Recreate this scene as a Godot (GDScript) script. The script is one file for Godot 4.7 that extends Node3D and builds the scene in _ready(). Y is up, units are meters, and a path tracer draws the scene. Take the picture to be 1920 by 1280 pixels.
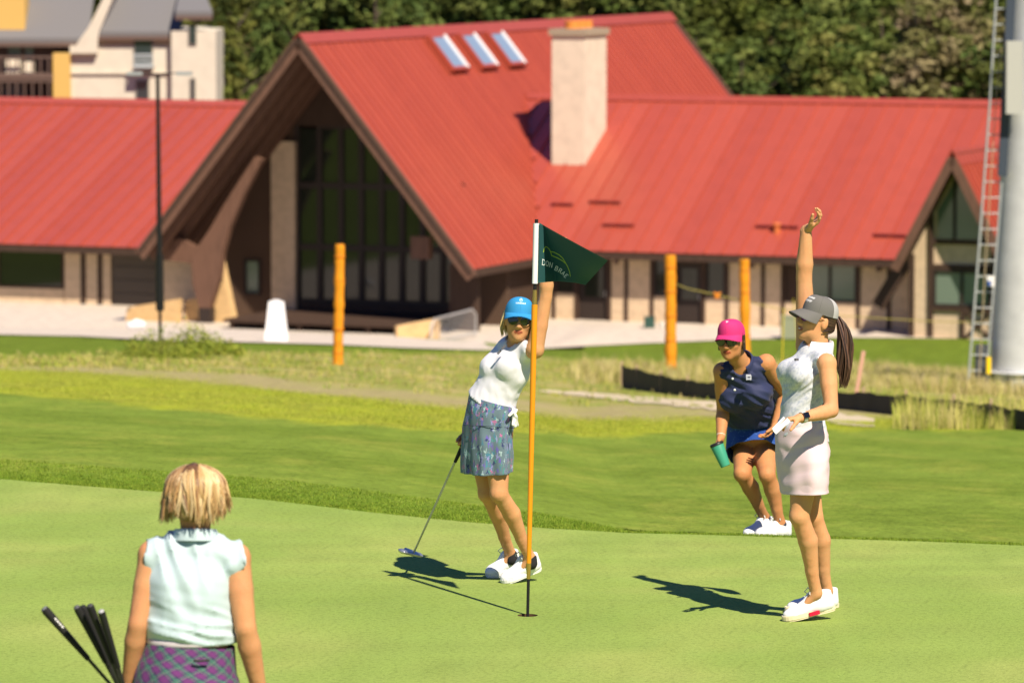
extends Node3D
# A golf green above a red-roofed lodge on a sunny summer day. Units are metres, y is up, the camera looks towards -z.

const LENS := 9000.0          # focal length of the photograph in pixels of its 1920 x 1280 frame
const EYE := Vector3(0.0, 3.71, 0.0)
const DIP := 0.0892075        # camera pitch below the level, radians
var rng := RandomNumberGenerator.new()
var taken := {}
var mats := {}
var noise := FastNoiseLite.new()
var noise_b := FastNoiseLite.new()
var noise_c := FastNoiseLite.new()
var here := 26.0              # distance of the person being built


# ---------------------------------------------------------------- measuring
func spot(px: float, py: float, far: float) -> Vector3:
	# the place that lies FAR metres in front of the camera on the line of sight measured at a point of the photograph
	var dx := (px - 960.0) / LENS
	var dy := -(py - 640.0) / LENS
	var r := Vector3(dx, -sin(DIP) + dy * cos(DIP), -cos(DIP) - dy * sin(DIP))
	return EYE + r * (far / -r.z)

func jt(px: float, py: float, toward := 0.0) -> Vector3:
	return spot(px, py, here - toward)

func lerp_table(t: Array, x: float) -> float:
	if x <= t[0][0]:
		return t[0][1]
	for i in range(1, t.size()):
		if x <= t[i][0]:
			var k: float = (x - t[i - 1][0]) / (t[i][0] - t[i - 1][0])
			return lerpf(t[i - 1][1], t[i][1], k)
	return t[t.size() - 1][1]

const GREEN_EDGE := [[-30.0, 38.0], [-8.0, 33.6], [-3.36, 31.33], [-1.63, 30.27], [-0.9, 29.62], [-0.2, 29.08], [0.25, 28.78], [0.7, 28.58], [1.4, 28.48], [3.01, 28.02], [8.0, 26.0], [30.0, 15.0]]

func green_edge(x: float) -> float:
	return lerp_table(GREEN_EDGE, x) + 0.02 * sin(x * 3.1) 

func ground_height(x: float, far: float) -> float:
	# the land falls from the green to the lodge, is level there, and climbs as a wooded hill behind it
	var e := far - green_edge(x)
	if e < 0.0:
		return -0.005 - 0.35 * smoothstep(0.06, 0.5, -e)
	var dip := lerpf(0.0, 0.055, smoothstep(0.1, 0.9, x)) * smoothstep(0.0, 0.5, e)
	var shelf := 1.15 * (1.0 - smoothstep(-1.4, 1.3, x))
	var past := 0.5 * ((e - shelf) + sqrt((e - shelf) * (e - shelf) + 0.12)) - 0.5 * (sqrt(shelf * shelf + 0.12) - shelf)
	var h := -dip - 0.0816 * past - 0.006 * smoothstep(0.0, 0.2, e)
	h += 0.05 * noise_b.get_noise_2d(x * 2.0, far * 2.0) * smoothstep(3.0, 20.0, e)
	if far > 150.0:
		h = lerpf(h, -12.0, smoothstep(150.0, 176.0, far))
	if far > 222.0:
		h += 0.30 * (far - 222.0) * smoothstep(222.0, 250.0, far)
		h = minf(h, 60.0)
	return h

func on_ground(px: float, py: float) -> Vector3:
	# where the line of sight meets the land
	var lo := 20.0
	var hi := 260.0
	var step := 0.5
	var d := lo
	while d < hi:
		var p := spot(px, py, d)
		var g := ground_height(p.x, d) if d > green_edge(p.x) else 0.0
		if p.y <= g:
			break
		d += step
		step = maxf(0.02, d * 0.002)
	return spot(px, py, d)


# ---------------------------------------------------------------- names, things and parts
func numbered(called: String) -> String:
	if not taken.has(called):
		taken[called] = 0
		return called
	taken[called] += 1
	return "%s_%03d" % [called, taken[called]]

func tag(o: Node3D, label: String, category := "", group := "", kind := "") -> Node3D:
	if label:
		o.set_meta("label", label)
	if category:
		o.set_meta("category", category)
	if group:
		o.set_meta("group", group)
	if kind:
		o.set_meta("kind", kind)
	return o

func thing(called: String, label: String, category: String, where := Vector3.ZERO, group := "") -> Node3D:
	var o := Node3D.new()
	o.name = numbered(called)
	add_child(o)
	o.position = where
	tag(o, label, category, group)
	return o

func part(called: String, mesh: Mesh, m: Material, parent: Node3D, place := Transform3D()) -> MeshInstance3D:
	var o := MeshInstance3D.new()
	o.name = called
	o.mesh = mesh
	o.material_override = m
	parent.add_child(o, true)
	o.transform = place
	return o

func whole(called: String, mesh: Mesh, m: Material, place := Transform3D()) -> MeshInstance3D:
	var o := MeshInstance3D.new()
	o.name = numbered(called)
	o.mesh = mesh
	o.material_override = m
	add_child(o)
	o.transform = place
	return o

# world-space geometry under a thing that stands at its own base
func wpart(called: String, b: Solid, m: Material, parent: Node3D) -> MeshInstance3D:
	return part(called, b.done(global_inv(parent)), m, parent)

func global_inv(o: Node3D) -> Transform3D:
	var t := Transform3D()
	var n: Node = o
	while n != self and n is Node3D:
		t = (n as Node3D).transform * t
		n = n.get_parent()
	return t.affine_inverse()


# ---------------------------------------------------------------- geometry
class Solid:
	var v := PackedVector3Array()
	var n := PackedVector3Array()
	var uv := PackedVector2Array()
	var c := PackedColorArray()
	var ix := PackedInt32Array()
	var tint := Color(1, 1, 1)

	func quad(a: Vector3, b: Vector3, cc: Vector3, d: Vector3, u0 := Vector2(0, 0), u1 := Vector2(1, 1)) -> void:
		# corners run counter-clockwise as seen from outside
		var k := v.size()
		var nn := (b - a).cross(cc - a)
		if nn.length_squared() < 1e-14:
			nn = (cc - a).cross(d - a)
		nn = nn.normalized()
		v.append_array([a, b, cc, d])
		n.append_array([nn, nn, nn, nn])
		uv.append_array([Vector2(u0.x, u1.y), u1, Vector2(u1.x, u0.y), u0])
		c.append_array([tint, tint, tint, tint])
		ix.append_array([k, k + 2, k + 1, k, k + 3, k + 2])

	func tri(a: Vector3, b: Vector3, cc: Vector3) -> void:
		var k := v.size()
		var nn := (b - a).cross(cc - a).normalized()
		v.append_array([a, b, cc])
		n.append_array([nn, nn, nn])
		uv.append_array([Vector2(0, 0), Vector2(1, 0), Vector2(0, 1)])
		c.append_array([tint, tint, tint])
		ix.append_array([k, k + 2, k + 1])

	func box(center: Vector3, size: Vector3, turn := Basis()) -> void:
		var h := size * 0.5
		var p := []
		for i in 8:
			p.append(center + turn * Vector3(h.x if i & 1 else -h.x, h.y if i & 2 else -h.y, h.z if i & 4 else -h.z))
		quad(p[4], p[5], p[7], p[6])
		quad(p[1], p[0], p[2], p[3])
		quad(p[5], p[1], p[3], p[7])
		quad(p[0], p[4], p[6], p[2])
		quad(p[6], p[7], p[3], p[2])
		quad(p[0], p[1], p[5], p[4])

	func beam(a: Vector3, b: Vector3, w: float, h: float, up := Vector3.UP) -> void:
		# a bar with a rectangular section from a to b
		var y := (b - a).normalized()
		var x := y.cross(up).normalized()
		if x.length_squared() < 0.5:
			x = y.cross(Vector3.RIGHT).normalized()
		var z := x.cross(y)
		box((a + b) * 0.5, Vector3(w, (b - a).length(), h), Basis(x, y, z))

	func prism(outline: PackedVector2Array, place: Transform3D, depth: float) -> void:
		# a flat outline (x, y) given depth along +z of PLACE
		var tris := Geometry2D.triangulate_polygon(outline)
		var area := 0.0
		for i in outline.size():
			var q := outline[(i + 1) % outline.size()]
			area += outline[i].x * q.y - q.x * outline[i].y
		var f := area > 0
		for i in range(0, tris.size(), 3):
			var a := outline[tris[i]]
			var b := outline[tris[i + 1]]
			var cc := outline[tris[i + 2]]
			if (b - a).cross(cc - a) < 0:
				var s := b
				b = cc
				cc = s
			tri(place * Vector3(a.x, a.y, depth), place * Vector3(b.x, b.y, depth), place * Vector3(cc.x, cc.y, depth))
			tri(place * Vector3(a.x, a.y, 0), place * Vector3(cc.x, cc.y, 0), place * Vector3(b.x, b.y, 0))
		for i in outline.size():
			var a := outline[i]
			var b := outline[(i + 1) % outline.size()]
			if not f:
				var s := a
				a = b
				b = s
			quad(place * Vector3(a.x, a.y, 0), place * Vector3(b.x, b.y, 0), place * Vector3(b.x, b.y, depth), place * Vector3(a.x, a.y, depth))

	func sheet(rows: Array, closed := false, tints: Array = []) -> void:
		# rows of points as a smooth surface; its outside lies to the left of (along a row) x (to the next row)
		var k := v.size()
		var nr := rows.size()
		var nc: int = rows[0].size()
		for r in nr:
			var row: PackedVector3Array = rows[r]
			for q in nc:
				v.append(row[q])
				n.append(Vector3.ZERO)
				uv.append(Vector2(float(q) / (nc if closed else maxi(1, nc - 1)), float(r) / maxi(1, nr - 1)))
				c.append(tints[r][q] if tints else tint)
		var wrap := nc if closed else nc - 1
		for r in nr - 1:
			for q in wrap:
				var q2 := (q + 1) % nc
				var a := k + r * nc + q
				var b := k + r * nc + q2
				var d := k + (r + 1) * nc + q
				var e := k + (r + 1) * nc + q2
				face(a, b, e)
				face(a, e, d)
		for i in range(k, v.size()):
			n[i] = n[i].normalized() if n[i].length_squared() > 1e-20 else Vector3.UP

	func face(a: int, b: int, cc: int) -> void:
		var nn := (v[b] - v[a]).cross(v[cc] - v[a])
		n[a] += nn
		n[b] += nn
		n[cc] += nn
		ix.append(a)
		ix.append(cc)
		ix.append(b)

	func tube(path: PackedVector3Array, radii: Array, sides := 8, flat := 1.0, up := Vector3(0.13, 0.31, 0.94)) -> void:
		# a round or flattened bar along a path, closed at both ends
		var rows := []
		var side := Vector3.ZERO
		for i in path.size():
			var t := (path[mini(i + 1, path.size() - 1)] - path[maxi(i - 1, 0)]).normalized()
			var x := t.cross(up)
			if side != Vector3.ZERO:
				x = side - t * side.dot(t)
			x = x.normalized()
			side = x
			var z := x.cross(t)
			var r: float = radii[mini(i, radii.size() - 1)]
			var row := PackedVector3Array()
			for q in sides:
				var w := TAU * q / sides
				row.append(path[i] + x * (cos(w) * r) - z * (sin(w) * r * flat))
			rows.append(row)
		sheet(rows, true)
		var first: PackedVector3Array = rows[0]
		var last: PackedVector3Array = rows[rows.size() - 1]
		for q in range(1, sides - 1):
			tri(first[0], first[q + 1], first[q])
			tri(last[0], last[q], last[q + 1])

	func lathe(profile: Array, place := Transform3D(), sides := 20) -> void:
		# profile of [radius, height], bottom first
		var rows := []
		for p in profile:
			var row := PackedVector3Array()
			for q in sides:
				var w := TAU * q / sides
				row.append(place * Vector3(cos(w) * p[0], p[1], -sin(w) * p[0]))
			rows.append(row)
		sheet(rows, true)

	func done(shift := Transform3D()) -> ArrayMesh:
		var a := []
		a.resize(Mesh.ARRAY_MAX)
		if shift != Transform3D():
			var nb := shift.basis.inverse().transposed()
			var v2 := PackedVector3Array()
			var n2 := PackedVector3Array()
			v2.resize(v.size())
			n2.resize(v.size())
			for i in v.size():
				v2[i] = shift * v[i]
				n2[i] = (nb * n[i]).normalized()
			a[Mesh.ARRAY_VERTEX] = v2
			a[Mesh.ARRAY_NORMAL] = n2
		else:
			a[Mesh.ARRAY_VERTEX] = v
			a[Mesh.ARRAY_NORMAL] = n
		a[Mesh.ARRAY_TEX_UV] = uv
		a[Mesh.ARRAY_COLOR] = c
		a[Mesh.ARRAY_INDEX] = ix
		var m := ArrayMesh.new()
		m.add_surface_from_arrays(Mesh.PRIMITIVE_TRIANGLES, a)
		return m


# A soft body: bones with a radius at each end joined by a smooth minimum, trimmed by cuts, meshed as surface nets.
class Soft:
	var ty := PackedInt32Array()
	var pa := PackedVector3Array()
	var ba := PackedVector3Array()
	var il := PackedFloat32Array()
	var xa := PackedVector3Array()
	var za := PackedVector3Array()
	var r0 := PackedFloat32Array()
	var r1 := PackedFloat32Array()
	var s0 := PackedFloat32Array()
	var s1 := PackedFloat32Array()
	var kk := PackedFloat32Array()
	var plane_n := PackedVector3Array()
	var plane_d := PackedFloat32Array()
	var cut_a := PackedVector3Array()
	var cut_b := PackedVector3Array()
	var cut_r := PackedFloat32Array()
	var cut_s := PackedFloat32Array()
	var grow := 0.0
	var folds: Callable
	var fold_size := 0.0
	var lo := Vector3(1e9, 1e9, 1e9)
	var hi := Vector3(-1e9, -1e9, -1e9)

	func _add(t: int, a: Vector3, b: Vector3, x: Vector3, z: Vector3, wa: float, wb: float, da: float, db: float, k: float) -> void:
		ty.append(t)
		pa.append(a)
		ba.append(b - a)
		il.append(1.0 / maxf((b - a).length_squared(), 1e-9))
		xa.append(x)
		za.append(z)
		r0.append(wa)
		r1.append(wb)
		s0.append(da)
		s1.append(db)
		kk.append(k)
		var m := maxf(maxf(wa, wb), maxf(da, db)) * Vector3.ONE
		lo = lo.min(a.min(b) - m)
		hi = hi.max(a.max(b) + m)

	func bone(a: Vector3, b: Vector3, ra: float, rb: float, k := 0.03) -> void:
		_add(0, a, b, Vector3.ZERO, Vector3.ZERO, ra, rb - ra, 0.0, 0.0, k)
		var m := maxf(ra, rb) * Vector3.ONE
		lo = lo.min(a.min(b) - m)
		hi = hi.max(a.max(b) + m)

	func flat(a: Vector3, b: Vector3, side: Vector3, wa: float, da: float, wb: float, db: float, k := 0.04) -> void:
		# an oval bone: half-width along SIDE, half-depth across it
		var y := (b - a).normalized()
		var x := (side - y * side.dot(y)).normalized()
		var z := x.cross(y).normalized()
		_add(1, a, b, x, z, wa, wb - wa, da, db - da, k)
		var m := maxf(wa, wb) * Vector3.ONE
		lo = lo.min(a.min(b) - m)
		hi = hi.max(a.max(b) + m)

	func ball(at: Vector3, turn: Basis, r: Vector3, k := 0.02) -> void:
		_add(2, at, at, turn.x.normalized(), turn.y.normalized(), r.x, r.y, r.z, 0.0, k)

	func keep_below(at: Vector3, normal: Vector3) -> void:
		plane_n.append(normal.normalized())
		plane_d.append(normal.normalized().dot(at))

	func carve(a: Vector3, b: Vector3, ra: float, rb: float) -> void:
		cut_a.append(a)
		cut_b.append(b)
		cut_r.append(ra)
		cut_s.append(rb - ra)

	func one(i: int, p: Vector3) -> float:
		var q := p - pa[i]
		var t := ty[i]
		if t == 0:
			var h := clampf(q.dot(ba[i]) * il[i], 0.0, 1.0)
			return (q - ba[i] * h).length() - (r0[i] + r1[i] * h)
		if t == 1:
			var h := clampf(q.dot(ba[i]) * il[i], 0.0, 1.0)
			q -= ba[i] * h
			var x := q.dot(xa[i])
			var z := q.dot(za[i])
			var y2 := maxf(q.length_squared() - x * x - z * z, 0.0)
			var wx := r0[i] + r1[i] * h
			var wz := s0[i] + s1[i] * h
			var wy := minf(wx, wz)
			var a2 := x * x / (wx * wx)
			var b2 := z * z / (wz * wz)
			var c2 := y2 / (wy * wy)
			var k0 := sqrt(a2 + b2 + c2)
			var k1 := sqrt(a2 / (wx * wx) + b2 / (wz * wz) + c2 / (wy * wy))
			return k0 * (k0 - 1.0) / k1 if k1 > 1e-6 else -wy
		var x := q.dot(xa[i])
		var y := q.dot(za[i])
		var z := q.dot(xa[i].cross(za[i]))
		var rx := r0[i]
		var ry := r1[i]
		var rz := s0[i]
		var e0 := sqrt(x * x / (rx * rx) + y * y / (ry * ry) + z * z / (rz * rz))
		var rx2 := rx * rx
		var ry2 := ry * ry
		var rz2 := rz * rz
		var e1 := sqrt(x * x / (rx2 * rx2) + y * y / (ry2 * ry2) + z * z / (rz2 * rz2))
		return e0 * (e0 - 1.0) / e1 if e1 > 1e-6 else -minf(rx, minf(ry, rz))

	func field(p: Vector3, use: PackedInt32Array) -> float:
		var d := 10.0
		for i in use:
			var e := one(i, p)
			var k := kk[i]
			var h := maxf(k - absf(d - e), 0.0) / k
			d = minf(d, e) - h * h * k * 0.25
		d -= grow
		if fold_size > 0.0 and absf(d) < 0.03:
			d -= folds.call(p)
		for i in plane_n.size():
			d = maxf(d, plane_n[i].dot(p) - plane_d[i])
		for i in cut_a.size():
			var q := p - cut_a[i]
			var bb := cut_b[i] - cut_a[i]
			var h := clampf(q.dot(bb) / maxf(bb.length_squared(), 1e-9), 0.0, 1.0)
			d = maxf(d, cut_r[i] + cut_s[i] * h - (q - bb * h).length())
		return d

	func mesh_into(out: Solid, cell: float, tint, from := Vector3(-1e9, -1e9, -1e9), to := Vector3(1e9, 1e9, 1e9)) -> void:
		var b0 := (lo - Vector3.ONE * (grow + fold_size + cell * 2.0)).max(from)
		var b1 := (hi + Vector3.ONE * (grow + fold_size + cell * 2.0)).min(to)
		var bs := 6
		var nbx := int(ceil((b1.x - b0.x) / (cell * bs)))
		var nby := int(ceil((b1.y - b0.y) / (cell * bs)))
		var nbz := int(ceil((b1.z - b0.z) / (cell * bs)))
		var nx := nbx * bs + 1
		var ny := nby * bs + 1
		var nz := nbz * bs + 1
		var val := PackedFloat32Array()
		val.resize(nx * ny * nz)
		val.fill(99.0)
		var vid := PackedInt32Array()
		vid.resize(nx * ny * nz)
		vid.fill(-1)
		var every := PackedInt32Array()
		for i in ty.size():
			every.append(i)
		var kmax := 0.0
		for k in kk:
			kmax = maxf(kmax, k)
		var reach := cell * bs * 0.87
		var sx := 1
		var sy := nx
		var sz := nx * ny
		var cells := PackedInt32Array()
		var base := out.v.size()
		for bz in nbz:
			for by in nby:
				for bx in nbx:
					var mid := b0 + Vector3(bx + 0.5, by + 0.5, bz + 0.5) * (cell * bs)
					var near := 1e9
					var ds := PackedFloat32Array()
					for i in every:
						var e := one(i, mid)
						ds.append(e)
						near = minf(near, e)
					if near - grow > reach * 1.15 + kmax + fold_size:
						continue
					var use := PackedInt32Array()
					for i in every:
						if ds[i] < near + reach * 2.2 + kmax:
							use.append(i)
					if absf(field(mid, use)) > reach * 1.25 + fold_size:
						continue
					for z in bs + 1:
						for y in bs + 1:
							var row := (bx * bs) + (by * bs + y) * sy + (bz * bs + z) * sz
							for x in bs + 1:
								if val[row + x] == 99.0:
									val[row + x] = field(b0 + Vector3(bx * bs + x, by * bs + y, bz * bs + z) * cell, use)
					for z in bs:
						for y in bs:
							for x in bs:
								cells.append((bx * bs + x) + (by * bs + y) * sy + (bz * bs + z) * sz)
		var off := [0, 1, sy, sy + 1, sz, sz + 1, sz + sy, sz + sy + 1]
		for id in cells:
			var first := val[id] < 0.0
			var mixed := false
			for k in range(1, 8):
				if (val[id + off[k]] < 0.0) != first:
					mixed = true
					break
			if not mixed:
				continue
			var s := Vector3.ZERO
			var cnt := 0
			for k in 8:
				var a := val[id + off[k]]
				for ax in 3:
					var bit := 1 << ax
					if k & bit:
						continue
					var b := val[id + off[k | bit]]
					if (a < 0.0) == (b < 0.0):
						continue
					var t := a / (a - b)
					var p := Vector3(k & 1, (k >> 1) & 1, (k >> 2) & 1)
					p[ax] += t
					s += p
					cnt += 1
			s /= cnt
			var ix := id % nx
			var iy := (id / sy) % ny
			var iz := id / sz
			vid[id] = out.v.size()
			var w := b0 + (Vector3(ix, iy, iz) + s) * cell
			out.v.append(w)
			out.n.append(Vector3.ZERO)
			out.uv.append(Vector2.ZERO)
			out.c.append(out.tint)
		for id in cells:
			if vid[id] < 0:
				continue
			var a := val[id]
			var ixx := id % nx
			var iyy := (id / sy) % ny
			var izz := id / sz
			for ax in 3:
				var st: int = [1, sy, sz][ax]
				var b := val[id + st]
				if (a < 0.0) == (b < 0.0):
					continue
				var u: int = [sy, sz, 1][ax]
				var w: int = [sz, 1, sy][ax]
				var iu: int = [iyy, izz, ixx][ax]
				var iw: int = [izz, ixx, iyy][ax]
				if iu == 0 or iw == 0:
					continue
				var q0 := vid[id]
				var q1 := vid[id - u]
				var q2 := vid[id - u - w]
				var q3 := vid[id - w]
				if q0 < 0 or q1 < 0 or q2 < 0 or q3 < 0:
					continue
				if a < 0.0:
					out.face(q0, q1, q2)
					out.face(q0, q2, q3)
				else:
					out.face(q0, q2, q1)
					out.face(q0, q3, q2)
		for i in range(base, out.v.size()):
			out.n[i] = out.n[i].normalized() if out.n[i].length_squared() > 1e-20 else Vector3.UP
			if tint != null:
				var g: Array = tint.call(out.v[i], out.n[i])
				out.c[i] = g[0]
				if g.size() > 1:
					out.uv[i] = g[1]


# ---------------------------------------------------------------- materials
func lin(r: float, g: float, b: float) -> Color:
	return Color(r, g, b).linear_to_srgb()

func mat(key: String, base: Color, rough := 0.8, opts := {}) -> StandardMaterial3D:
	if mats.has(key):
		return mats[key]
	var m := StandardMaterial3D.new()
	m.albedo_color = base
	m.roughness = rough
	m.metallic_specular = opts.get("spec", 0.4)
	m.metallic = opts.get("metal", 0.0)
	if opts.has("vc"):
		m.vertex_color_use_as_albedo = true
	if opts.has("tex"):
		m.albedo_texture = opts.tex
	if opts.has("normal"):
		m.normal_enabled = true
		m.normal_texture = opts.normal
		m.normal_scale = opts.get("bump", 1.0)
	if opts.has("tri"):
		m.uv1_triplanar = true
		m.uv1_world_triplanar = opts.get("world", true)
		m.uv1_scale = opts.tri
	if opts.has("coat"):
		m.clearcoat_enabled = true
		m.clearcoat = opts.coat
		m.clearcoat_roughness = 0.15
	if opts.has("sheen"):
		m.rim_enabled = true
		m.rim = opts.sheen
	if opts.has("sss"):
		m.subsurf_scatter_enabled = true
		m.subsurf_scatter_strength = opts.sss
	if opts.has("back"):
		m.backlight_enabled = true
		m.backlight = opts.back
	mats[key] = m
	return m

func mottle(size: int, freq: float, low: float, high: float, salt: int, octaves := 4, stretch := 1.0, tint := Color(1, 1, 1)) -> ImageTexture:
	# a seamless grey mottle between two tones, as grain for materials
	var f := FastNoiseLite.new()
	f.seed = salt
	f.frequency = freq
	f.fractal_octaves = octaves
	var im := f.get_seamless_image(size, size)
	im.convert(Image.FORMAT_RGB8)
	var out := Image.create(size, size, false, Image.FORMAT_RGB8)
	for y in size:
		for x in size:
			var g: float = lerpf(low, high, im.get_pixel(x, int(fmod(y * stretch, size))).r)
			out.set_pixel(x, y, Color(g * tint.r, g * tint.g, g * tint.b).linear_to_srgb())
	return ImageTexture.create_from_image(out)

func bumps(size: int, freq: float, strength: float, salt: int, octaves := 4) -> ImageTexture:
	var f := FastNoiseLite.new()
	f.seed = salt
	f.frequency = freq
	f.fractal_octaves = octaves
	var im := f.get_seamless_image(size, size)
	im.convert(Image.FORMAT_RGBA8)
	im.bump_map_to_normal_map(strength)
	return ImageTexture.create_from_image(im)


# ---------------------------------------------------------------- the land
const ROUGH_NEAR := [[-400.0, 730.0], [0.0, 738.0], [180.0, 752.0], [350.0, 772.0], [480.0, 782.0], [620.0, 796.0], [760.0, 806.0], [1000.0, 812.0], [1300.0, 812.0], [1560.0, 806.0], [1920.0, 806.0], [2400.0, 806.0]]
const ROUGH_FAR := [[-400.0, 690.0], [0.0, 692.0], [120.0, 697.0], [350.0, 714.0], [560.0, 736.0], [760.0, 758.0], [1000.0, 778.0], [1300.0, 786.0], [1600.0, 786.0], [2400.0, 790.0]]
const DIRT_FAR := [[-400.0, 686.0], [80.0, 688.0], [220.0, 690.0], [420.0, 699.0], [560.0, 715.0], [700.0, 728.0], [860.0, 742.0], [1000.0, 752.0], [1200.0, 760.0], [1400.0, 766.0], [2400.0, 770.0]]
const LAWN_NEAR := [[-400.0, 676.0], [0.0, 674.0], [240.0, 668.0], [420.0, 662.0], [600.0, 662.0], [800.0, 664.0], [1000.0, 668.0], [1160.0, 676.0], [1300.0, 682.0], [1560.0, 690.0], [1920.0, 706.0], [2400.0, 706.0]]
const LINES_FAR := [30.0, 40.0, 50.0, 60.0, 80.0, 100.0, 130.0, 160.0, 178.0]

func picture_point(p: Vector3) -> Vector2:
	var q := p - EYE
	var depth := q.y * -sin(DIP) - q.z * cos(DIP)
	return Vector2(960.0 + LENS * q.x / depth, 640.0 - LENS * (q.y * cos(DIP) - q.z * sin(DIP)) / depth)

var lines := {}   # where one kind of ground turns into the next: distance by bearing

func measure_line(called: String, t: Array) -> void:
	var out := []
	for e in t:
		var p := on_ground(e[0], e[1])
		out.append([p.x / -p.z, -p.z])
	lines[called] = out

func zone_color(x: float, far: float) -> Color:
	# base colours of the kinds of turf and soil, with patches of each kind's own
	var bear := x / far
	var w := noise.get_noise_2d(x * 14.0, far * 3.0)
	var w2 := noise_b.get_noise_2d(x * 40.0, far * 22.0)
	var ragged := 1.0 + 0.02 * w + 0.014 * w2
	var fair := Color(0.188, 0.268, 0.040)
	var rough := Color(0.295, 0.325, 0.045)
	var dirt := Color(0.38, 0.33, 0.155)
	var weeds := Color(0.30, 0.305, 0.075)
	var lawn := Color(0.143, 0.203, 0.026)
	var d1: float = lerp_table(lines.rough_near, bear)
	var d2: float = lerp_table(lines.rough_far, bear)
	var d3: float = lerp_table(lines.dirt_far, bear)
	var d4: float = lerp_table(lines.lawn_near, bear)
	var f := far * ragged
	# mown stripes run slantwise over the fairway
	var stripe := sin((x * 0.55 + far * 0.83) * 1.15 + 0.6 * w)
	fair = fair.lerp(Color(0.13, 0.195, 0.024), smoothstep(-0.4, 0.6, stripe) * 0.42)
	fair = fair.lerp(Color(0.235, 0.265, 0.047), clampf(w * 0.8 + w2 * 0.5, 0.0, 0.6))
	rough = rough.lerp(Color(0.31, 0.36, 0.03), clampf(0.35 + w + w2 * 0.6, 0.0, 1.0))
	dirt = dirt.lerp(Color(0.32, 0.31, 0.10), clampf(0.2 + w * 1.2 + w2 * 0.8, 0.0, 1.0))
	weeds = weeds.lerp(Color(0.42, 0.35, 0.15), clampf(0.25 + w * 1.1 - w2 * 0.7, 0.0, 0.8))
	weeds = weeds.lerp(Color(0.20, 0.27, 0.045), clampf(w2 * 1.6, 0.0, 0.7))
	var c := fair
	c = c.lerp(rough, smoothstep(d1 - 0.7, d1 + 0.7, f))
	c = c.lerp(dirt, smoothstep(d2 - 0.8, d2 + 0.8, f))
	c = c.lerp(weeds, smoothstep(d3 - 1.2, d3 + 1.2, f))
	c = c.lerp(lawn, smoothstep(d4 - 2.5, d4 + 2.5, f))
	var e := far - green_edge(x)
	c = c.lerp(Color(0.15, 0.235, 0.028), 1.0 - smoothstep(0.35, 1.2, e + 0.5 * w + 0.3 * w2))
	if far > 205.0:
		c = c.lerp(Color(0.16, 0.13, 0.065), smoothstep(205.0, 225.0, far))  # leaf litter of the wood
	var w3 := noise.get_noise_2d(x * 90.0, far * 40.0)
	var g := 1.0 + 0.16 * w2 + 0.08 * w + 0.09 * w3
	return Color(c.r * g, c.g * g, c.b * g)

func build_ground() -> void:
	measure_line("rough_near", ROUGH_NEAR)
	measure_line("rough_far", ROUGH_FAR)
	measure_line("dirt_far", DIRT_FAR)
	measure_line("lawn_near", LAWN_NEAR)
	var fars := PackedFloat32Array([-60.0, -20.0, 0.0, 10.0, 18.0, 22.0])
	var d := 24.0
	while d < 250.0:
		fars.append(d)
		d += clampf(d * d * 0.000105, 0.055, 1.2) if d > 27.0 else 0.4
	while d < 1600.0:
		fars.append(d)
		d *= 1.12
	var bears := PackedFloat32Array()
	for i in [-3.0, -1.4, -0.7, -0.4, -0.25, -0.18]:
		bears.append(i)
	for i in 221:
		bears.append(-0.135 + 0.27 * i / 220.0)
	for i in [0.18, 0.25, 0.4, 0.7, 1.4, 3.0]:
		bears.append(i)
	var rows := []
	var tints := []
	for far in fars:
		var row := PackedVector3Array()
		var tr := PackedColorArray()
		for bear in bears:
			var x := bear * maxf(far, 24.0)
			row.append(Vector3(x, ground_height(x, far), -far))
			tr.append(zone_color(x, maxf(far, 24.0)))
		rows.append(row)
		tints.append(tr)
	var b := Solid.new()
	b.sheet(rows, false, tints)
	var m := mat("turf", Color.WHITE, 0.95, {"vc": true, "tex": mottle(512, 0.03, 0.45, 1.50, 11, 6), "tri": Vector3(0.7, 0.7, 0.7), "spec": 0.15, "normal": bumps(512, 0.06, 6.0, 12), "bump": 0.8})
	var o := whole("ground", b.done(), m)
	tag(o, "grassy slope falling from the green towards the lodge", "", "", "structure")
	build_green()

const HOLE := Vector3(0.083, 0.0, -25.2)

func green_color(x: float, far: float) -> Color:
	var w := noise.get_noise_2d(x * 9.0, far * 5.0)
	var w2 := noise_b.get_noise_2d(x * 60.0 + 31.0, far * 30.0)
	var w3 := noise_b.get_noise_2d(x * 14.0 - 77.0, far * 26.0)
	var c := Color(0.258, 0.350, 0.082)
	c = c.lerp(Color(0.315, 0.372, 0.10), clampf(w * 1.1 + w3 * 0.5, 0.0, 0.8))
	c = c.lerp(Color(0.22, 0.315, 0.068), clampf(-w * 1.2 + w2 * 0.5, 0.0, 0.8))
	var w4 := noise_b.get_noise_2d(x * 7.0 + far * 2.0, far * 55.0)
	var g := 1.0 + 0.10 * w2 + 0.07 * w4
	return Color(c.r * g, c.g * g, c.b * g)

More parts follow.
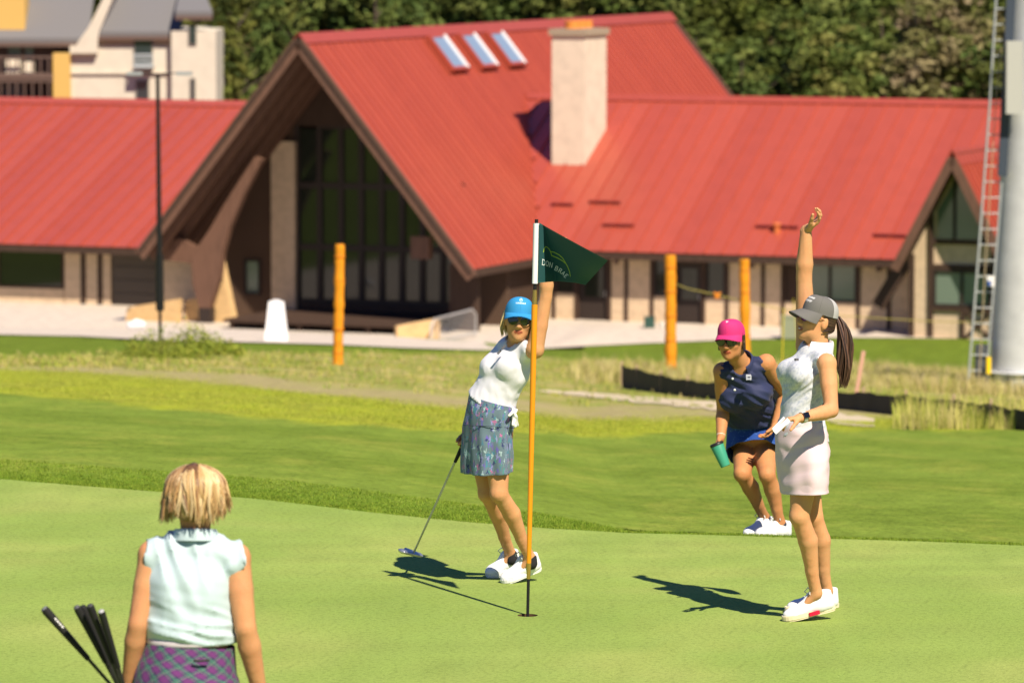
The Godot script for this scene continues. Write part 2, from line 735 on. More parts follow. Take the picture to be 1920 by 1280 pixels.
func build_green() -> void:
	var m := mat("green", Color.WHITE, 0.9, {"vc": true, "tex": mottle(512, 0.05, 0.70, 1.26, 21, 6), "tri": Vector3(0.9, 0.9, 0.9), "spec": 0.18, "normal": bumps(512, 0.12, 6.0, 22, 3), "bump": 0.3})
	var b := Solid.new()
	var rows := []
	var tints := []
	var xs := PackedFloat32Array()
	for i in 141:
		xs.append(-8.0 + 16.0 * i / 140.0)
	var inner := PackedFloat32Array()
	for i in 120:
		inner.append(float(i) / 119.0)
	# near part in front of the hole's row, the row itself with a gap, and the far part up to the curved edge
	var h := 0.16
	for band in 3:
		rows.clear()
		tints.clear()
		var steps: int = [56, 1, 34][band]
		for i in steps + 1:
			var row := PackedVector3Array()
			var tr := PackedColorArray()
			for x in xs:
				var e := green_edge(x)
				var z0: float = [8.0, -HOLE.z - h, -HOLE.z + h][band]
				var z1: float = [-HOLE.z - h, -HOLE.z + h, e][band]
				var far := lerpf(z0, z1, float(i) / steps)
				row.append(Vector3(x, 0.0, -far))
				tr.append(green_color(x, far))
			rows.append(row)
			tints.append(tr)
		if band == 1:
			# leave out the square round the hole
			var left := []
			var right := []
			var lt := []
			var rt := []
			for i in 2:
				var a := PackedVector3Array()
				var at := PackedColorArray()
				var c := PackedVector3Array()
				var ct := PackedColorArray()
				var z: float = rows[i][0].z
				for x in xs:
					if x < HOLE.x - h - 0.02:
						a.append(Vector3(x, 0, z))
						at.append(green_color(x, -z))
					if x > HOLE.x + h + 0.02:
						c.append(Vector3(x, 0, z))
						ct.append(green_color(x, -z))
				a.append(Vector3(HOLE.x - h, 0, z))
				at.append(green_color(HOLE.x - h, -z))
				c.insert(0, Vector3(HOLE.x + h, 0, z))
				ct.insert(0, green_color(HOLE.x + h, -z))
				left.append(a)
				right.append(c)
				lt.append(at)
				rt.append(ct)
			b.sheet(left, false, lt)
			b.sheet(right, false, rt)
			var ring := []
			var ring_t := []
			for k in 4:
				var row := PackedVector3Array()
				var tr := PackedColorArray()
				for q in 32:
					var w := TAU * q / 32.0 + PI / 4.0
					var dir := Vector2(cos(w), sin(w))
					var sq := h / maxf(absf(dir.x), absf(dir.y))
					var rr := lerpf(sq, 0.054, k / 3.0)
					var p := HOLE + Vector3(dir.x * rr, 0, dir.y * rr)
					row.append(p)
					tr.append(green_color(p.x, -p.z))
				rows.append(row)
				ring.append(row)
				ring_t.append(tr)
			for k in ring.size():
				ring[k].reverse()
				ring_t[k].reverse()
			b.sheet(ring, true, ring_t)
		else:
			b.sheet(rows, false, tints)
	# the turf's cut edge
	var top := PackedVector3Array()
	var low := PackedVector3Array()
	for x in xs:
		top.append(Vector3(x, 0, -green_edge(x)))
		low.append(Vector3(x, -0.4, -green_edge(x) + 0.002))
	b.tint = Color(0.2, 0.26, 0.05)
	b.sheet([top, low])
	var o := whole("putting_green", b.done(), m)
	tag(o, "smooth light green putting surface with the hole and pin", "", "", "structure")
	# the cup sunk in the hole: a bare soil rim over a white liner
	var cup := thing("hole_cup", "golf hole cup sunk in the green at the foot of the pin", "hole", HOLE)
	var soil := Solid.new()
	soil.lathe([[0.0538, -0.03], [0.0538, -0.001]], Transform3D(), 32)
	part("soil_rim", soil.done(), mat("soil", lin(0.09, 0.05, 0.025), 1.0), cup)
	var liner := Solid.new()
	liner.lathe([[0.0, -0.18], [0.0525, -0.18], [0.0525, -0.025], [0.0535, -0.025]], Transform3D(), 32)
	part("liner", liner.done(), mat("liner", lin(0.6, 0.6, 0.58), 0.5), cup)

func blade_tuft(count: int, height: float, spread: float, width: float, lean: float, salt: int) -> ArrayMesh:
	rng.seed = salt
	var b := Solid.new()
	for i in count:
		var a := rng.randf() * TAU
		var r := spread * sqrt(rng.randf())
		var foot := Vector3(cos(a) * r, -0.01, sin(a) * r)
		var turn := rng.randf() * TAU
		var out := Vector3(cos(turn), 0, sin(turn))
		var side := Vector3(-out.z, 0, out.x) * width * 0.5
		var h := height * rng.randf_range(0.55, 1.1)
		var bend := lean * rng.randf_range(0.2, 1.0) * h
		var mid := foot + Vector3(0, h * 0.6, 0) + out * bend * 0.35
		var tip := foot + Vector3(0, h, 0) + out * bend
		var g := rng.randf_range(0.75, 1.2)
		b.tint = Color(g, g, g)
		b.quad(foot - side, foot + side, mid + side * 0.8, mid - side * 0.8)
		b.tri(mid - side * 0.8, mid + side * 0.8, tip)
	return b.done()

func scatter(called: String, label: String, category: String, mesh: Mesh, spots: Array, tones: Array, m: Material, size_low: float, size_high: float, salt: int) -> void:
	# uncountable growth: one object of many copies
	rng.seed = salt
	var mm := MultiMesh.new()
	mm.transform_format = MultiMesh.TRANSFORM_3D
	mm.use_colors = true
	mm.mesh = mesh
	mm.instance_count = spots.size()
	for i in spots.size():
		var s := rng.randf_range(size_low, size_high)
		mm.set_instance_transform(i, Transform3D(Basis(Vector3.UP, rng.randf() * TAU).scaled(Vector3(s, s * rng.randf_range(0.8, 1.2), s)), spots[i]))
		var t: Color = tones[rng.randi() % tones.size()]
		mm.set_instance_color(i, t * rng.randf_range(0.8, 1.15))
	var o := MultiMeshInstance3D.new()
	o.name = numbered(called)
	o.multimesh = mm
	o.material_override = m
	add_child(o)
	tag(o, label, category, "", "stuff")

func land(x: float, far: float) -> Vector3:
	return Vector3(x, ground_height(x, far), -far)

func build_grasses() -> void:
	var gm := mat("blades", Color.WHITE, 0.8, {"vc": true, "spec": 0.2, "back": Color(0.35, 0.4, 0.1)})
	rng.seed = 5
	# the collar of longer turf along the edge of the green
	var at := []
	for i in 21000:
		var x := rng.randf_range(-4.6, 4.4)
		var e := pow(rng.randf(), 1.7) * lerpf(1.25, 0.85, smoothstep(0.0, 1.5, x)) + 0.004
		at.append(land(x, green_edge(x) + e))
	scatter("collar_grass", "band of longer dark turf along the far edge of the green", "grass", blade_tuft(9, 0.024, 0.035, 0.0035, 0.7, 3), at, [Color(0.14, 0.24, 0.022), Color(0.19, 0.285, 0.03), Color(0.23, 0.30, 0.038)], gm, 0.75, 1.2, 6)
	# the yellow-green rough beyond the fairway
	at = []
	rng.seed = 7
	for i in 12000:
		var px := rng.randf_range(-60.0, 1990.0)
		var near: float = lerp_table(lines.rough_near, (px - 960.0) / LENS)
		var far: float = lerp_table(lines.rough_far, (px - 960.0) / LENS)
		var d := lerpf(near, far, rng.randf()) + rng.randf_range(-0.3, 2.0)
		at.append(land((px - 960.0) / LENS * d, d))
	scatter("rough_grass", "yellow-green rough grass beyond the mown fairway", "grass", blade_tuft(10, 0.035, 0.16, 0.007, 1.6, 8), at, [Color(0.31, 0.345, 0.045), Color(0.36, 0.37, 0.05), Color(0.25, 0.315, 0.035)], gm, 0.5, 1.0, 9)
	# sparse weeds on the bare strip and beyond
	at = []
	rng.seed = 10
	for i in 6500:
		var px := rng.randf_range(-60.0, 1990.0)
		var near: float = lerp_table(lines.dirt_far, (px - 960.0) / LENS)
		var far: float = lerp_table(lines.lawn_near, (px - 960.0) / LENS)
		var d := lerpf(near, far, pow(rng.randf(), 0.7)) + rng.randf_range(-4.0, 5.0)
		if noise.get_noise_2d(px * 0.6, d * 6.0) + rng.randf_range(-0.3, 0.3) > -0.05:
			at.append(land((px - 960.0) / LENS * d, d))
	scatter("weeds", "sparse weeds and thin grass on the bare strip by the posts", "weeds", blade_tuft(8, 0.10, 0.16, 0.014, 1.2, 11), at, [Color(0.26, 0.34, 0.05), Color(0.40, 0.40, 0.08), Color(0.50, 0.42, 0.17)], gm, 0.5, 1.25, 12)
	# pale seeding grass in front of the far lawn on the tower's side
	at = []
	rng.seed = 13
	for i in 6500:
		var px := rng.randf_range(1080.0, 1990.0)
		var p := on_ground_fast(px, rng.randf_range(690.0, 722.0) + smoothstep(1500.0, 1920.0, px) * 22.0)
		if noise.get_noise_2d(px * 0.9, p.z * 4.0) > 0.12 - 0.6 * smoothstep(1450.0, 1640.0, px):
			at.append(p)
	scatter("dry_grass", "tall pale seeding grass behind the black fence near the tower", "grass", blade_tuft(9, 0.30, 0.16, 0.010, 0.5, 14), at, [Color(0.60, 0.49, 0.22), Color(0.50, 0.45, 0.15), Color(0.38, 0.40, 0.09), Color(0.66, 0.55, 0.30)], gm, 0.55, 1.2, 15)
	# the taller weeds in front of the black fence at the tower
	at = []
	rng.seed = 16
	for i in 900:
		var px := rng.randf_range(1690.0, 1990.0)
		var p := on_ground_fast(px, rng.randf_range(786.0, 806.0))
		at.append(p)
	scatter("fence_weeds", "tall thin weeds growing in front of the black fence", "weeds", blade_tuft(7, 0.34, 0.15, 0.008, 0.4, 17), at, [Color(0.50, 0.47, 0.12), Color(0.34, 0.40, 0.06), Color(0.56, 0.48, 0.2)], gm, 0.4, 1.25, 18)

func on_ground_fast(px: float, py: float) -> Vector3:
	var lo := 40.0
	var hi := 170.0
	for i in 22:
		var mid := (lo + hi) * 0.5
		var p := spot(px, py, mid)
		if p.y > ground_height(p.x, mid):
			lo = mid
		else:
			hi = mid
	var q := spot(px, py, hi)
	return Vector3(q.x, ground_height(q.x, hi), -hi)


# ---------------------------------------------------------------- trees
func crown_round(salt: int, rx: float, ry: float, clumps: int, leaves: int, tones: Array) -> ArrayMesh:
	# leaf clumps spread through an uneven crown with gaps between them
	rng.seed = salt
	var b := Solid.new()
	var lumps := []
	for i in 7:
		lumps.append([Vector3(rng.randf_range(-0.55, 0.55) * rx, rng.randf_range(-0.6, 0.65) * ry, rng.randf_range(-0.55, 0.55) * rx), rng.randf_range(0.45, 0.7)])
	for i in clumps:
		var l: Array = lumps[i % 7]
		var dir := Vector3(rng.randfn(), rng.randfn(), rng.randfn()).normalized()
		var reach: float = l[1] * pow(rng.randf(), 0.4)
		var mid: Vector3 = l[0] + Vector3(dir.x * rx, dir.y * ry * 0.8, dir.z * rx) * reach
		var tone: Color = tones[rng.randi() % tones.size()]
		var size := rng.randf_range(0.35, 0.75)
		for k in leaves:
			var d2 := Vector3(rng.randfn(), rng.randfn() * 0.7, rng.randfn()) * 0.5 * size
			leaf(b, mid + d2, rng.randf_range(0.13, 0.27), tone * rng.randf_range(0.8, 1.18))
	return b.done()

func leaf(b: Solid, p: Vector3, s: float, tone: Color) -> void:
	var x := Vector3(rng.randfn(), rng.randfn() * 0.6, rng.randfn()).normalized()
	var y := x.cross(Vector3(rng.randfn(), rng.randfn(), rng.randfn())).normalized()
	b.tint = tone
	b.quad(p - x * s, p + y * s * 0.5, p + x * s, p - y * s * 0.5)

func crown_conifer(salt: int, high: float, wide: float, tones: Array) -> ArrayMesh:
	# whorls of drooping boughs, each hung with sprays of needles
	rng.seed = salt
	var b := Solid.new()
	var y := 0.6
	while y < high:
		var k := 1.0 - y / high
		var n := 5 + int(k * 5.0)
		for i in n:
			var w := TAU * (i + rng.randf()) / n
			var out := Vector3(cos(w), 0, sin(w))
			var long := wide * (0.12 + 0.88 * k) * rng.randf_range(0.6, 1.1)
			var tone: Color = tones[rng.randi() % tones.size()]
			var steps := 3 + int(long * 4.0)
			for s in steps:
				var t := (s + 0.5) / steps
				var p := Vector3(0, y, 0) + out * long * t + Vector3(0, 0.25 * t - 0.75 * t * t, 0) * long * 0.7
				for q in 4:
					var side := Vector3(-out.z, 0, out.x) * rng.randf_range(-0.45, 0.45) * (1.0 - 0.4 * t)
					var c := p + side + Vector3(0, rng.randf_range(-0.22, 0.03), 0)
					var dir := (out * 0.6 + side * 1.2 + Vector3(0, -0.55, 0)).normalized()
					var across := dir.cross(Vector3(rng.randfn(), rng.randfn(), rng.randfn())).normalized()
					var size := rng.randf_range(0.16, 0.3)
					b.tint = tone * rng.randf_range(0.6, 1.3)
					b.quad(c - dir * size, c + across * size * 0.32, c + dir * size, c - across * size * 0.32)
		y += 0.34 + 0.12 * rng.randf()
	return b.done()

func trunk_mesh(high: float, r: float, salt: int) -> ArrayMesh:
	rng.seed = salt
	var b := Solid.new()
	var path := PackedVector3Array()
	var radii := []
	for i in 9:
		var t := i / 8.0
		path.append(Vector3(0.2 * sin(t * 3.0 + salt), high * t - 0.3, 0.15 * cos(t * 2.3 + salt)))
		radii.append(lerpf(r, r * 0.18, t))
	b.tube(path, radii, 8)
	for i in 7:
		var t := 0.3 + 0.08 * i
		var foot := path[int(t * 8.0)]
		var w := rng.randf() * TAU
		var out := Vector3(cos(w), 0.7, sin(w)) * high * 0.2
		b.tube(PackedVector3Array([foot, foot + out * 0.5 + Vector3(0, 0.1, 0), foot + out]), [r * 0.32, r * 0.2, r * 0.06], 5)
	return b.done()

func build_trees() -> void:
	var leafm := mat("leaves", Color.WHITE, 0.7, {"vc": true, "spec": 0.25, "back": Color(0.3, 0.35, 0.1)})
	var bark := mat("bark", lin(0.10, 0.075, 0.055), 0.95, {"tex": mottle(256, 0.05, 0.5, 1.3, 31), "tri": Vector3(0.6, 0.2, 0.6), "world": false})
	var g1 := [Color(0.105, 0.14, 0.034), Color(0.085, 0.122, 0.03), Color(0.135, 0.16, 0.042), Color(0.065, 0.10, 0.026)]
	var g2 := [Color(0.16, 0.185, 0.047), Color(0.13, 0.165, 0.04), Color(0.20, 0.20, 0.057), Color(0.10, 0.14, 0.034)]
	var dry := [Color(0.24, 0.20, 0.10), Color(0.20, 0.19, 0.075), Color(0.28, 0.22, 0.13), Color(0.15, 0.16, 0.05)]
	var dark := [Color(0.062, 0.082, 0.018), Color(0.045, 0.062, 0.016), Color(0.095, 0.11, 0.022), Color(0.12, 0.125, 0.03)]
	var crowns := [
		crown_round(41, 3.1, 5.2, 150, 58, g1), crown_round(42, 2.7, 5.4, 150, 58, g2), crown_round(43, 3.3, 5.0, 150, 58, g1),
		crown_round(44, 2.6, 4.8, 140, 58, dry), crown_conifer(45, 13.0, 2.9, dark), crown_conifer(46, 14.5, 3.3, g1),
	]
	var trunks := [trunk_mesh(10.5, 0.22, 1), trunk_mesh(10.5, 0.2, 2), trunk_mesh(10.0, 0.25, 3), trunk_mesh(9.5, 0.18, 4), trunk_mesh(12.8, 0.24, 5), trunk_mesh(14.0, 0.26, 6)]
	var kinds := ["broadleaf_tree", "broadleaf_tree", "broadleaf_tree", "broadleaf_tree", "conifer_tree", "conifer_tree"]
	# bearing in the photograph, distance, kind, size, and what tells the tree apart
	var list := [
		[425, 232, 4, 0.92, "dark conifer with drooping boughs right beside the cream apartment wall"],
		[505, 236, 5, 0.85, "conifer just outside the peak of the big gable"],
		[600, 240, 5, 0.95, "yellowish conifer rising straight above the peak of the big gable"],
		[700, 238, 0, 1.0, "dense green tree above the roof ridge, between gable peak and skylights"],
		[800, 244, 1, 1.0, "light green tree above the leftmost of the three skylights"],
		[900, 239, 0, 1.05, "green tree above the roof ridge over the middle skylight"],
		[985, 246, 1, 1.0, "sunny yellow-green tree just before the chimney top"],
		[1090, 242, 1, 1.05, "light green tree directly behind the chimney pot"],
		[1190, 247, 2, 1.1, "green tree above the ridge between chimney and far roof end"],
		[1300, 230, 2, 0.95, "dark green tree beside the sloping far end of the high roof"],
		[1385, 226, 0, 0.85, "low green tree at the foot of the high roof's sloping end"],
		[1470, 231, 2, 1.0, "green tree behind the lower roof ridge, above the waving hand"],
		[1560, 227, 1, 0.9, "yellow-green tree behind the lower ridge, right of the waving hand"],
		[1650, 232, 2, 1.0, "broad green tree behind the lower ridge, before the dry tree"],
		[1745, 227, 3, 1.0, "dry pinkish-brown tree behind the lower ridge close to the tower"],
		[1825, 231, 3, 1.05, "half-dry tree with buff leaves right behind the tower ladder"],
		[1905, 226, 0, 1.05, "green tree partly hidden by the grey tower"],
		[1345, 256, 1, 1.2, "tall green tree of the back row over the far roof end"],
		[1440, 258, 2, 1.2, "tall dark tree of the back row above the waving hand"],
		[1530, 254, 0, 1.15, "tall tree of the back row, second from the waving hand towards the tower"],
		[1620, 258, 1, 1.2, "tall light tree of the back row, midway between hand and tower"],
		[1710, 255, 2, 1.15, "tall dark tree of the back row above the dry tree"],
		[1800, 258, 0, 1.2, "tall tree of the back row beside the top of the ladder"],
		[1895, 256, 2, 1.2, "tall tree of the back row behind the tower top"],
		[1250, 268, 0, 1.35, "tall tree of the back row over the high roof ridge's end"],
		[1130, 272, 2, 1.35, "tall tree of the back row behind the light tree at the chimney"],
		[1010, 270, 0, 1.3, "tall tree of the back row at the near side of the chimney"],
		[880, 270, 2, 1.3, "tall tree of the back row above the skylights"],
		[760, 268, 0, 1.3, "tall tree of the back row between gable peak and skylights"],
		[650, 266, 2, 1.3, "tall tree of the back row right of the gable peak"],
		[545, 262, 4, 1.25, "tall dark conifer of the back row over the gable peak"],
		[450, 260, 5, 1.2, "tall conifer of the back row between apartments and gable peak"],
		[375, 262, 0, 1.2, "tree behind the apartment roof corner"],
	]
	for i in list.size():
		var a: Array = list[i]
		var k: int = a[2]
		var x: float = (a[0] - 960.0) / LENS * a[1]
		var foot := land(x, a[1])
		var o := thing(kinds[k], a[4], "tree", foot, "trees on the wooded hill behind the lodge")
		o.rotation.y = i * 1.7
		o.scale = Vector3.ONE * a[3]
		part("trunk", trunks[k], bark, o)
		part("crown", crowns[k], leafm, o, Transform3D(Basis(), Vector3(0, [6.6, 6.4, 6.4, 6.2, 0.0, 0.0][k], 0)))
	# bushes that close the gaps under the trees
	var low := []
	rng.seed = 79
	for i in 240:
		var d := rng.randf_range(226.0, 266.0)
		low.append(land(rng.randf_range(-0.15, 0.15) * d, d) + Vector3(0, 1.2, 0))
	scatter("undergrowth", "leafy undergrowth between the trees on the hill", "undergrowth", crown_round(49, 3.0, 3.4, 40, 40, [Color(1, 1, 1), Color(0.75, 0.75, 0.75), Color(1.25, 1.2, 1)]), low, [Color(0.10, 0.12, 0.024), Color(0.075, 0.10, 0.02), Color(0.14, 0.15, 0.035)], leafm, 0.6, 1.3, 80)
	# the wood farther up the hill reads as one mass
	var at := []
	rng.seed = 77
	for i in 420:
		var d := rng.randf_range(262.0, 400.0)
		var x := rng.randf_range(-0.16, 0.16) * d
		at.append(land(x, d) + Vector3(0, 6.0, 0))
	scatter("forest", "far wood covering the hill behind the first trees", "forest", crown_round(48, 3.4, 5.6, 60, 40, [Color(1, 1, 1), Color(0.8, 0.8, 0.8), Color(1.2, 1.15, 1)]), at, [Color(0.09, 0.11, 0.022), Color(0.06, 0.085, 0.02), Color(0.13, 0.14, 0.03)], leafm, 1.0, 1.5, 78)


# ---------------------------------------------------------------- the lodge
const LODGE_TURN := -0.3836633
const LODGE_AT := Vector3(-7.986, -12.0, -180.0)
const RIDGE := 11.14
const STEEP := 1.224

func at_lodge(s: float, y: float, t: float) -> Vector3:
	# s along the wings, y up, t into the building
	return Vector3(s, y, -t)

func panel_mesh(wide: float, long: float) -> ArrayMesh:
	# one metal roofing sheet: a flat pan with an upstanding seam along its edge; x across, y out, z down the slope
	var b := Solid.new()
	b.box(Vector3(wide * 0.5, 0.0, long * 0.5), Vector3(wide - 0.004, 0.03, long))
	b.box(Vector3(0.02, 0.050, long * 0.5), Vector3(0.036, 0.07, long - 0.004))
	return b.done()

func slope_place(top: Vector3, across: Vector3, down: Vector3) -> Transform3D:
	var x := across.normalized()
	var z := down.normalized()
	var y := z.cross(x).normalized()
	return Transform3D(Basis(x, y, z), top)

func lodge_box(b: Solid, s0: float, s1: float, y0: float, y1: float, t0: float, t1: float) -> void:
	b.box(Vector3((s0 + s1) * 0.5, (y0 + y1) * 0.5, -(t0 + t1) * 0.5), Vector3(absf(s1 - s0), absf(y1 - y0), absf(t1 - t0)))

func lodge_part(called: String, m: Material, parent: Node3D, s0: float, s1: float, y0: float, y1: float, t0: float, t1: float) -> MeshInstance3D:
	var b := Solid.new()
	lodge_box(b, s0, s1, y0, y1, t0, t1)
	return part(called, b.done(), m, parent)

func lodge_window(parent: Node3D, s0: float, s1: float, y0: float, y1: float, t: float, posts: int, frame: Material, glass: Material, called := "window") -> void:
	# a frame of bars round one pane to each bay
	var f := Solid.new()
	var w := 0.09
	lodge_box(f, s0, s1, y1 - w, y1, t - 0.06, t + 0.08)
	lodge_box(f, s0, s1, y0, y0 + w, t - 0.06, t + 0.08)
	lodge_box(f, s0, s0 + w, y0 + w, y1 - w, t - 0.06, t + 0.08)
	lodge_box(f, s1 - w, s1, y0 + w, y1 - w, t - 0.06, t + 0.08)
	var o := part(called, f.done(), frame, parent)
	for i in range(1, posts):
		var s := lerpf(s0, s1, float(i) / posts)
		lodge_part("mullion", frame, o, s - 0.05, s + 0.05, y0 + w, y1 - w, t - 0.05, t + 0.07)
	for i in posts:
		var a := lerpf(s0, s1, float(i) / posts) + w
		var c := lerpf(s0, s1, float(i + 1) / posts) - w
		lodge_part("pane", glass, o, a - 0.045, c + 0.045, y0 + w, y1 - w, t + 0.01, t + 0.03)

func build_lodge() -> void:
	var lodge := thing("lodge", "long tan and brown lodge with red metal roofs and a big open gable", "building", LODGE_AT)
	lodge.rotation.y = LODGE_TURN
	var scuff := mottle(512, 0.02, 0.90, 1.08, 51, 6)
	var reds := []
	for k in 3:
		reds.append(mat("roof_red_%d" % k, [lin(0.365, 0.068, 0.040), lin(0.350, 0.064, 0.038), lin(0.378, 0.072, 0.042)][k], 0.36, {"tex": scuff, "tri": Vector3(0.12, 0.12, 0.12), "spec": 0.5}))
	var ridge_m: Material = reds[1]
	var brown := mat("brown_wood", lin(0.06, 0.034, 0.023), 0.75, {"tex": mottle(256, 0.03, 0.75, 1.2, 52), "tri": Vector3(0.5, 0.1, 0.5), "world": false})
	var lightwood := mat("beam_wood", lin(0.15, 0.078, 0.052), 0.7, {"tex": mottle(256, 0.03, 0.75, 1.2, 53), "tri": Vector3(0.5, 0.1, 0.5), "world": false})
	var dark := brown
	var frame := mat("dark_frame", lin(0.035, 0.024, 0.02), 0.6)
	var tan := mat("stucco", lin(0.66, 0.50, 0.34), 0.9, {"tex": mottle(512, 0.02, 0.76, 1.14, 54), "tri": Vector3(0.25, 0.25, 0.25)})
	var tan2 := mat("stucco_orange", lin(0.66, 0.44, 0.21), 0.9, {"tex": mottle(512, 0.02, 0.76, 1.14, 55), "tri": Vector3(0.25, 0.25, 0.25)})
	var cream := mat("chimney_plaster", lin(0.72, 0.62, 0.49), 0.9, {"tex": mottle(512, 0.012, 0.78, 1.12, 56, 5), "tri": Vector3(0.2, 0.2, 0.2)})
	var glass := mat("lodge_glass", lin(0.02, 0.025, 0.018), 0.06, {"spec": 0.55})
	var glass2 := mat("blind_glass", lin(0.16, 0.21, 0.17), 0.12, {"spec": 0.6})
	var dim := brown

	# --- the high hall: its roof falls both ways from a ridge that runs into the picture
	var long := 40.5
	var slope := sqrt(1.0 + STEEP * STEEP) * 7.0
	var roof := lodge_part("hall_roof", dark, lodge, -0.05, 0.05, RIDGE - 0.75, RIDGE - 0.2, 0.3, long - 0.3)
	for side in [-1, 1]:
		var deck := Solid.new()
		var k := STEEP
		var reach := 7.0 if side > 0 else 6.64
		slope = sqrt(1.0 + STEEP * STEEP) * reach
		var place := slope_place(at_lodge(0, RIDGE - 0.06, 0), Vector3(0, 0, -1), Vector3(side, -k, 0))
		if side < 0:
			place = slope_place(at_lodge(0, RIDGE - 0.06, long), Vector3(0, 0, 1), Vector3(side, -k, 0))
		deck.box(place * Vector3(long * 0.5, -0.11, slope * 0.5 - 0.02), Vector3(long - 0.1, 0.17, slope - 0.06), place.basis)
		part("roof_deck", deck.done(), dark, roof)
		var pm := panel_mesh(0.6, slope)
		var n := int(long / 0.6)
		for i in n:
			var p := place
			p.origin = place * Vector3(i * 0.6, 0.0, 0.0)
			part("roof_panel", pm, reds[(i * 7 + i / 3) % 3], roof, p)
		# the boards that finish the slanting edges, two deep as on the real gable
		for e in 2:
			var t: float = -0.06 if e == 0 else long + 0.01
			var fb := Solid.new()
			var a := at_lodge(0, RIDGE - 0.30, t)
			var c := at_lodge(side * reach, RIDGE - 0.30 - reach * k, t)
			fb.beam(a, c + Vector3(side * 0.03, -0.036, 0), 0.46, 0.09, Vector3(0, 0, 1))
			part("bargeboard", fb.done(), lightwood, roof)
			var f2 := Solid.new()
			f2.beam(a + Vector3(0, 0.13, 0.062), c + Vector3(side * 0.03, 0.094, 0.062), 0.16, 0.05, Vector3(0, 0, 1))
			part("drip_edge", f2.done(), brown, roof)
	var rc := Solid.new()
	for side in [-1, 1]:
		var place := slope_place(at_lodge(0, RIDGE + 0.035, 0), Vector3(0, 0, -1), Vector3(side, -STEEP, 0))
		if side < 0:
			place = slope_place(at_lodge(0, RIDGE + 0.035, long), Vector3(0, 0, 1), Vector3(side, -STEEP, 0))
		rc.box(place * Vector3(long * 0.5, 0.015, 0.24), Vector3(long + 0.1, 0.03, 0.48), place.basis)
	part("ridge_cap", rc.done(), ridge_m, roof)
	# eave boards
	for side in [-1, 1]:
		lodge_part("eave_board", brown, roof, side * (6.97 if side > 0 else 6.61), side * (7.06 if side > 0 else 6.70), RIDGE - (7.0 if side > 0 else 6.64) * STEEP - 0.34, RIDGE - (7.0 if side > 0 else 6.64) * STEEP - 0.06, 0.0, long)
	# skylights: red curbs with a tilted pane each
	for i in 3:
		var t: float = [11.2, 14.3, 17.3][i]
		var place := slope_place(at_lodge(0.36, RIDGE - 0.36 * STEEP + 0.03, t), Vector3(0, 0, -1), Vector3(1, -STEEP, 0))
		var fr := Solid.new()
		var w := 1.75
		var h := 1.75
		fr.box(place * Vector3(0.07, 0.12, h * 0.5), Vector3(0.14, 0.24, h), place.basis)
		fr.box(place * Vector3(w - 0.07, 0.12, h * 0.5), Vector3(0.14, 0.24, h), place.basis)
		fr.box(place * Vector3(w * 0.5, 0.12, 0.07), Vector3(w - 0.28, 0.236, 0.14), place.basis)
		fr.box(place * Vector3(w * 0.5, 0.12, h - 0.07), Vector3(w - 0.28, 0.236, 0.14), place.basis)
		var o := part("skylight", fr.done(), reds[0], roof)
		var g := Solid.new()
		g.box(place * Vector3(w * 0.5, 0.2, h * 0.5), Vector3(w - 0.28, 0.03, h - 0.28), place.basis)
		part("skylight_pane", g.done(), mat("skylight_glass", lin(0.22, 0.30, 0.42), 0.08, {"spec": 0.9}), roof)
		var bar := Solid.new()
		bar.box(place * Vector3(w - 0.26, 0.24, h * 0.5), Vector3(0.22, 0.05, h - 0.1), place.basis)
		part("skylight_rail", bar.done(), mat("white_metal", lin(0.75, 0.75, 0.75), 0.4), roof)
	# rafters under the open front of the gable
	for side in [-1, 1]:
		for i in 4:
			var t: float = [0.7, 2.0, 3.3, 4.2][i]
			var b := Solid.new()
			var y0 := RIDGE - 0.62
			b.beam(at_lodge(0, y0, t), at_lodge(side * 6.5, y0 - 6.5 * STEEP, t), 0.34, 0.24, Vector3(0, 0, 1))
			part("rafter", b.done(), lightwood, roof)
	# the curved strut that carries the front rafters
	for side in [-1]:
		var pts := PackedVector2Array()
		for q in [[-2.2, 6.35], [-3.0, 4.95], [-3.62, 3.65], [-3.9, 2.7], [-4.02, 1.8], [-4.43, 0.62], [-4.88, 0.62], [-5.16, 1.5], [-5.2, 2.3], [-4.95, 2.95], [-4.45, 3.6], [-3.6, 4.9], [-2.5, 6.45]]:
			pts.append(Vector2(q[0] * -side, q[1]))
		var b := Solid.new()
		b.prism(pts, Transform3D(Basis(), at_lodge(0, 0, 1.75)), 0.36)
		part("strut", b.done(), lightwood, lodge)
		var bk := Solid.new()
		bk.prism(PackedVector2Array([Vector2(-6.62, 2.42), Vector2(-5.0, 2.3), Vector2(-4.9, 2.9), Vector2(-5.7, 3.28), Vector2(-6.45, 3.02)]), Transform3D(Basis(), at_lodge(0, 0, 1.70)), 0.26)
		part("bracket", bk.done(), lightwood, lodge)
		var s := Solid.new()
		lodge_box(s, -side * -4.9, -side * -4.4, 0.05, 0.62, 1.4, 1.8)
		part("strut_shoe", s.done(), frame, lodge)
	# the recessed front: side walls, pilaster, and the tall glazing
	var front := 4.6
	var y_in := RIDGE - 0.5
	for side in [-1, 1]:
		var wl := PackedVector2Array()
		var s_in := 2.2 if side < 0 else 4.95
		for q in [[side * s_in, 0.0], [side * 6.55, 0.0], [side * 6.55, y_in - 6.55 * STEEP], [side * s_in, y_in - s_in * STEEP]]:
			wl.append(Vector2(q[0], q[1]))
		var b := Solid.new()
		b.prism(wl, Transform3D(Basis(), at_lodge(0, 0, front + 0.25)), 0.25)
		part("gable_wall", b.done(), mat("brown_wall", lin(0.085, 0.05, 0.032), 0.85), lodge)
	lodge_part("pilaster", tan, lodge, -3.2, -2.2, 0.0, 6.9, front - 0.25, front - 0.002)
	lodge_window(lodge, -4.45, -3.75, 0.9, 2.3, front - 0.02, 1, frame, glass2)
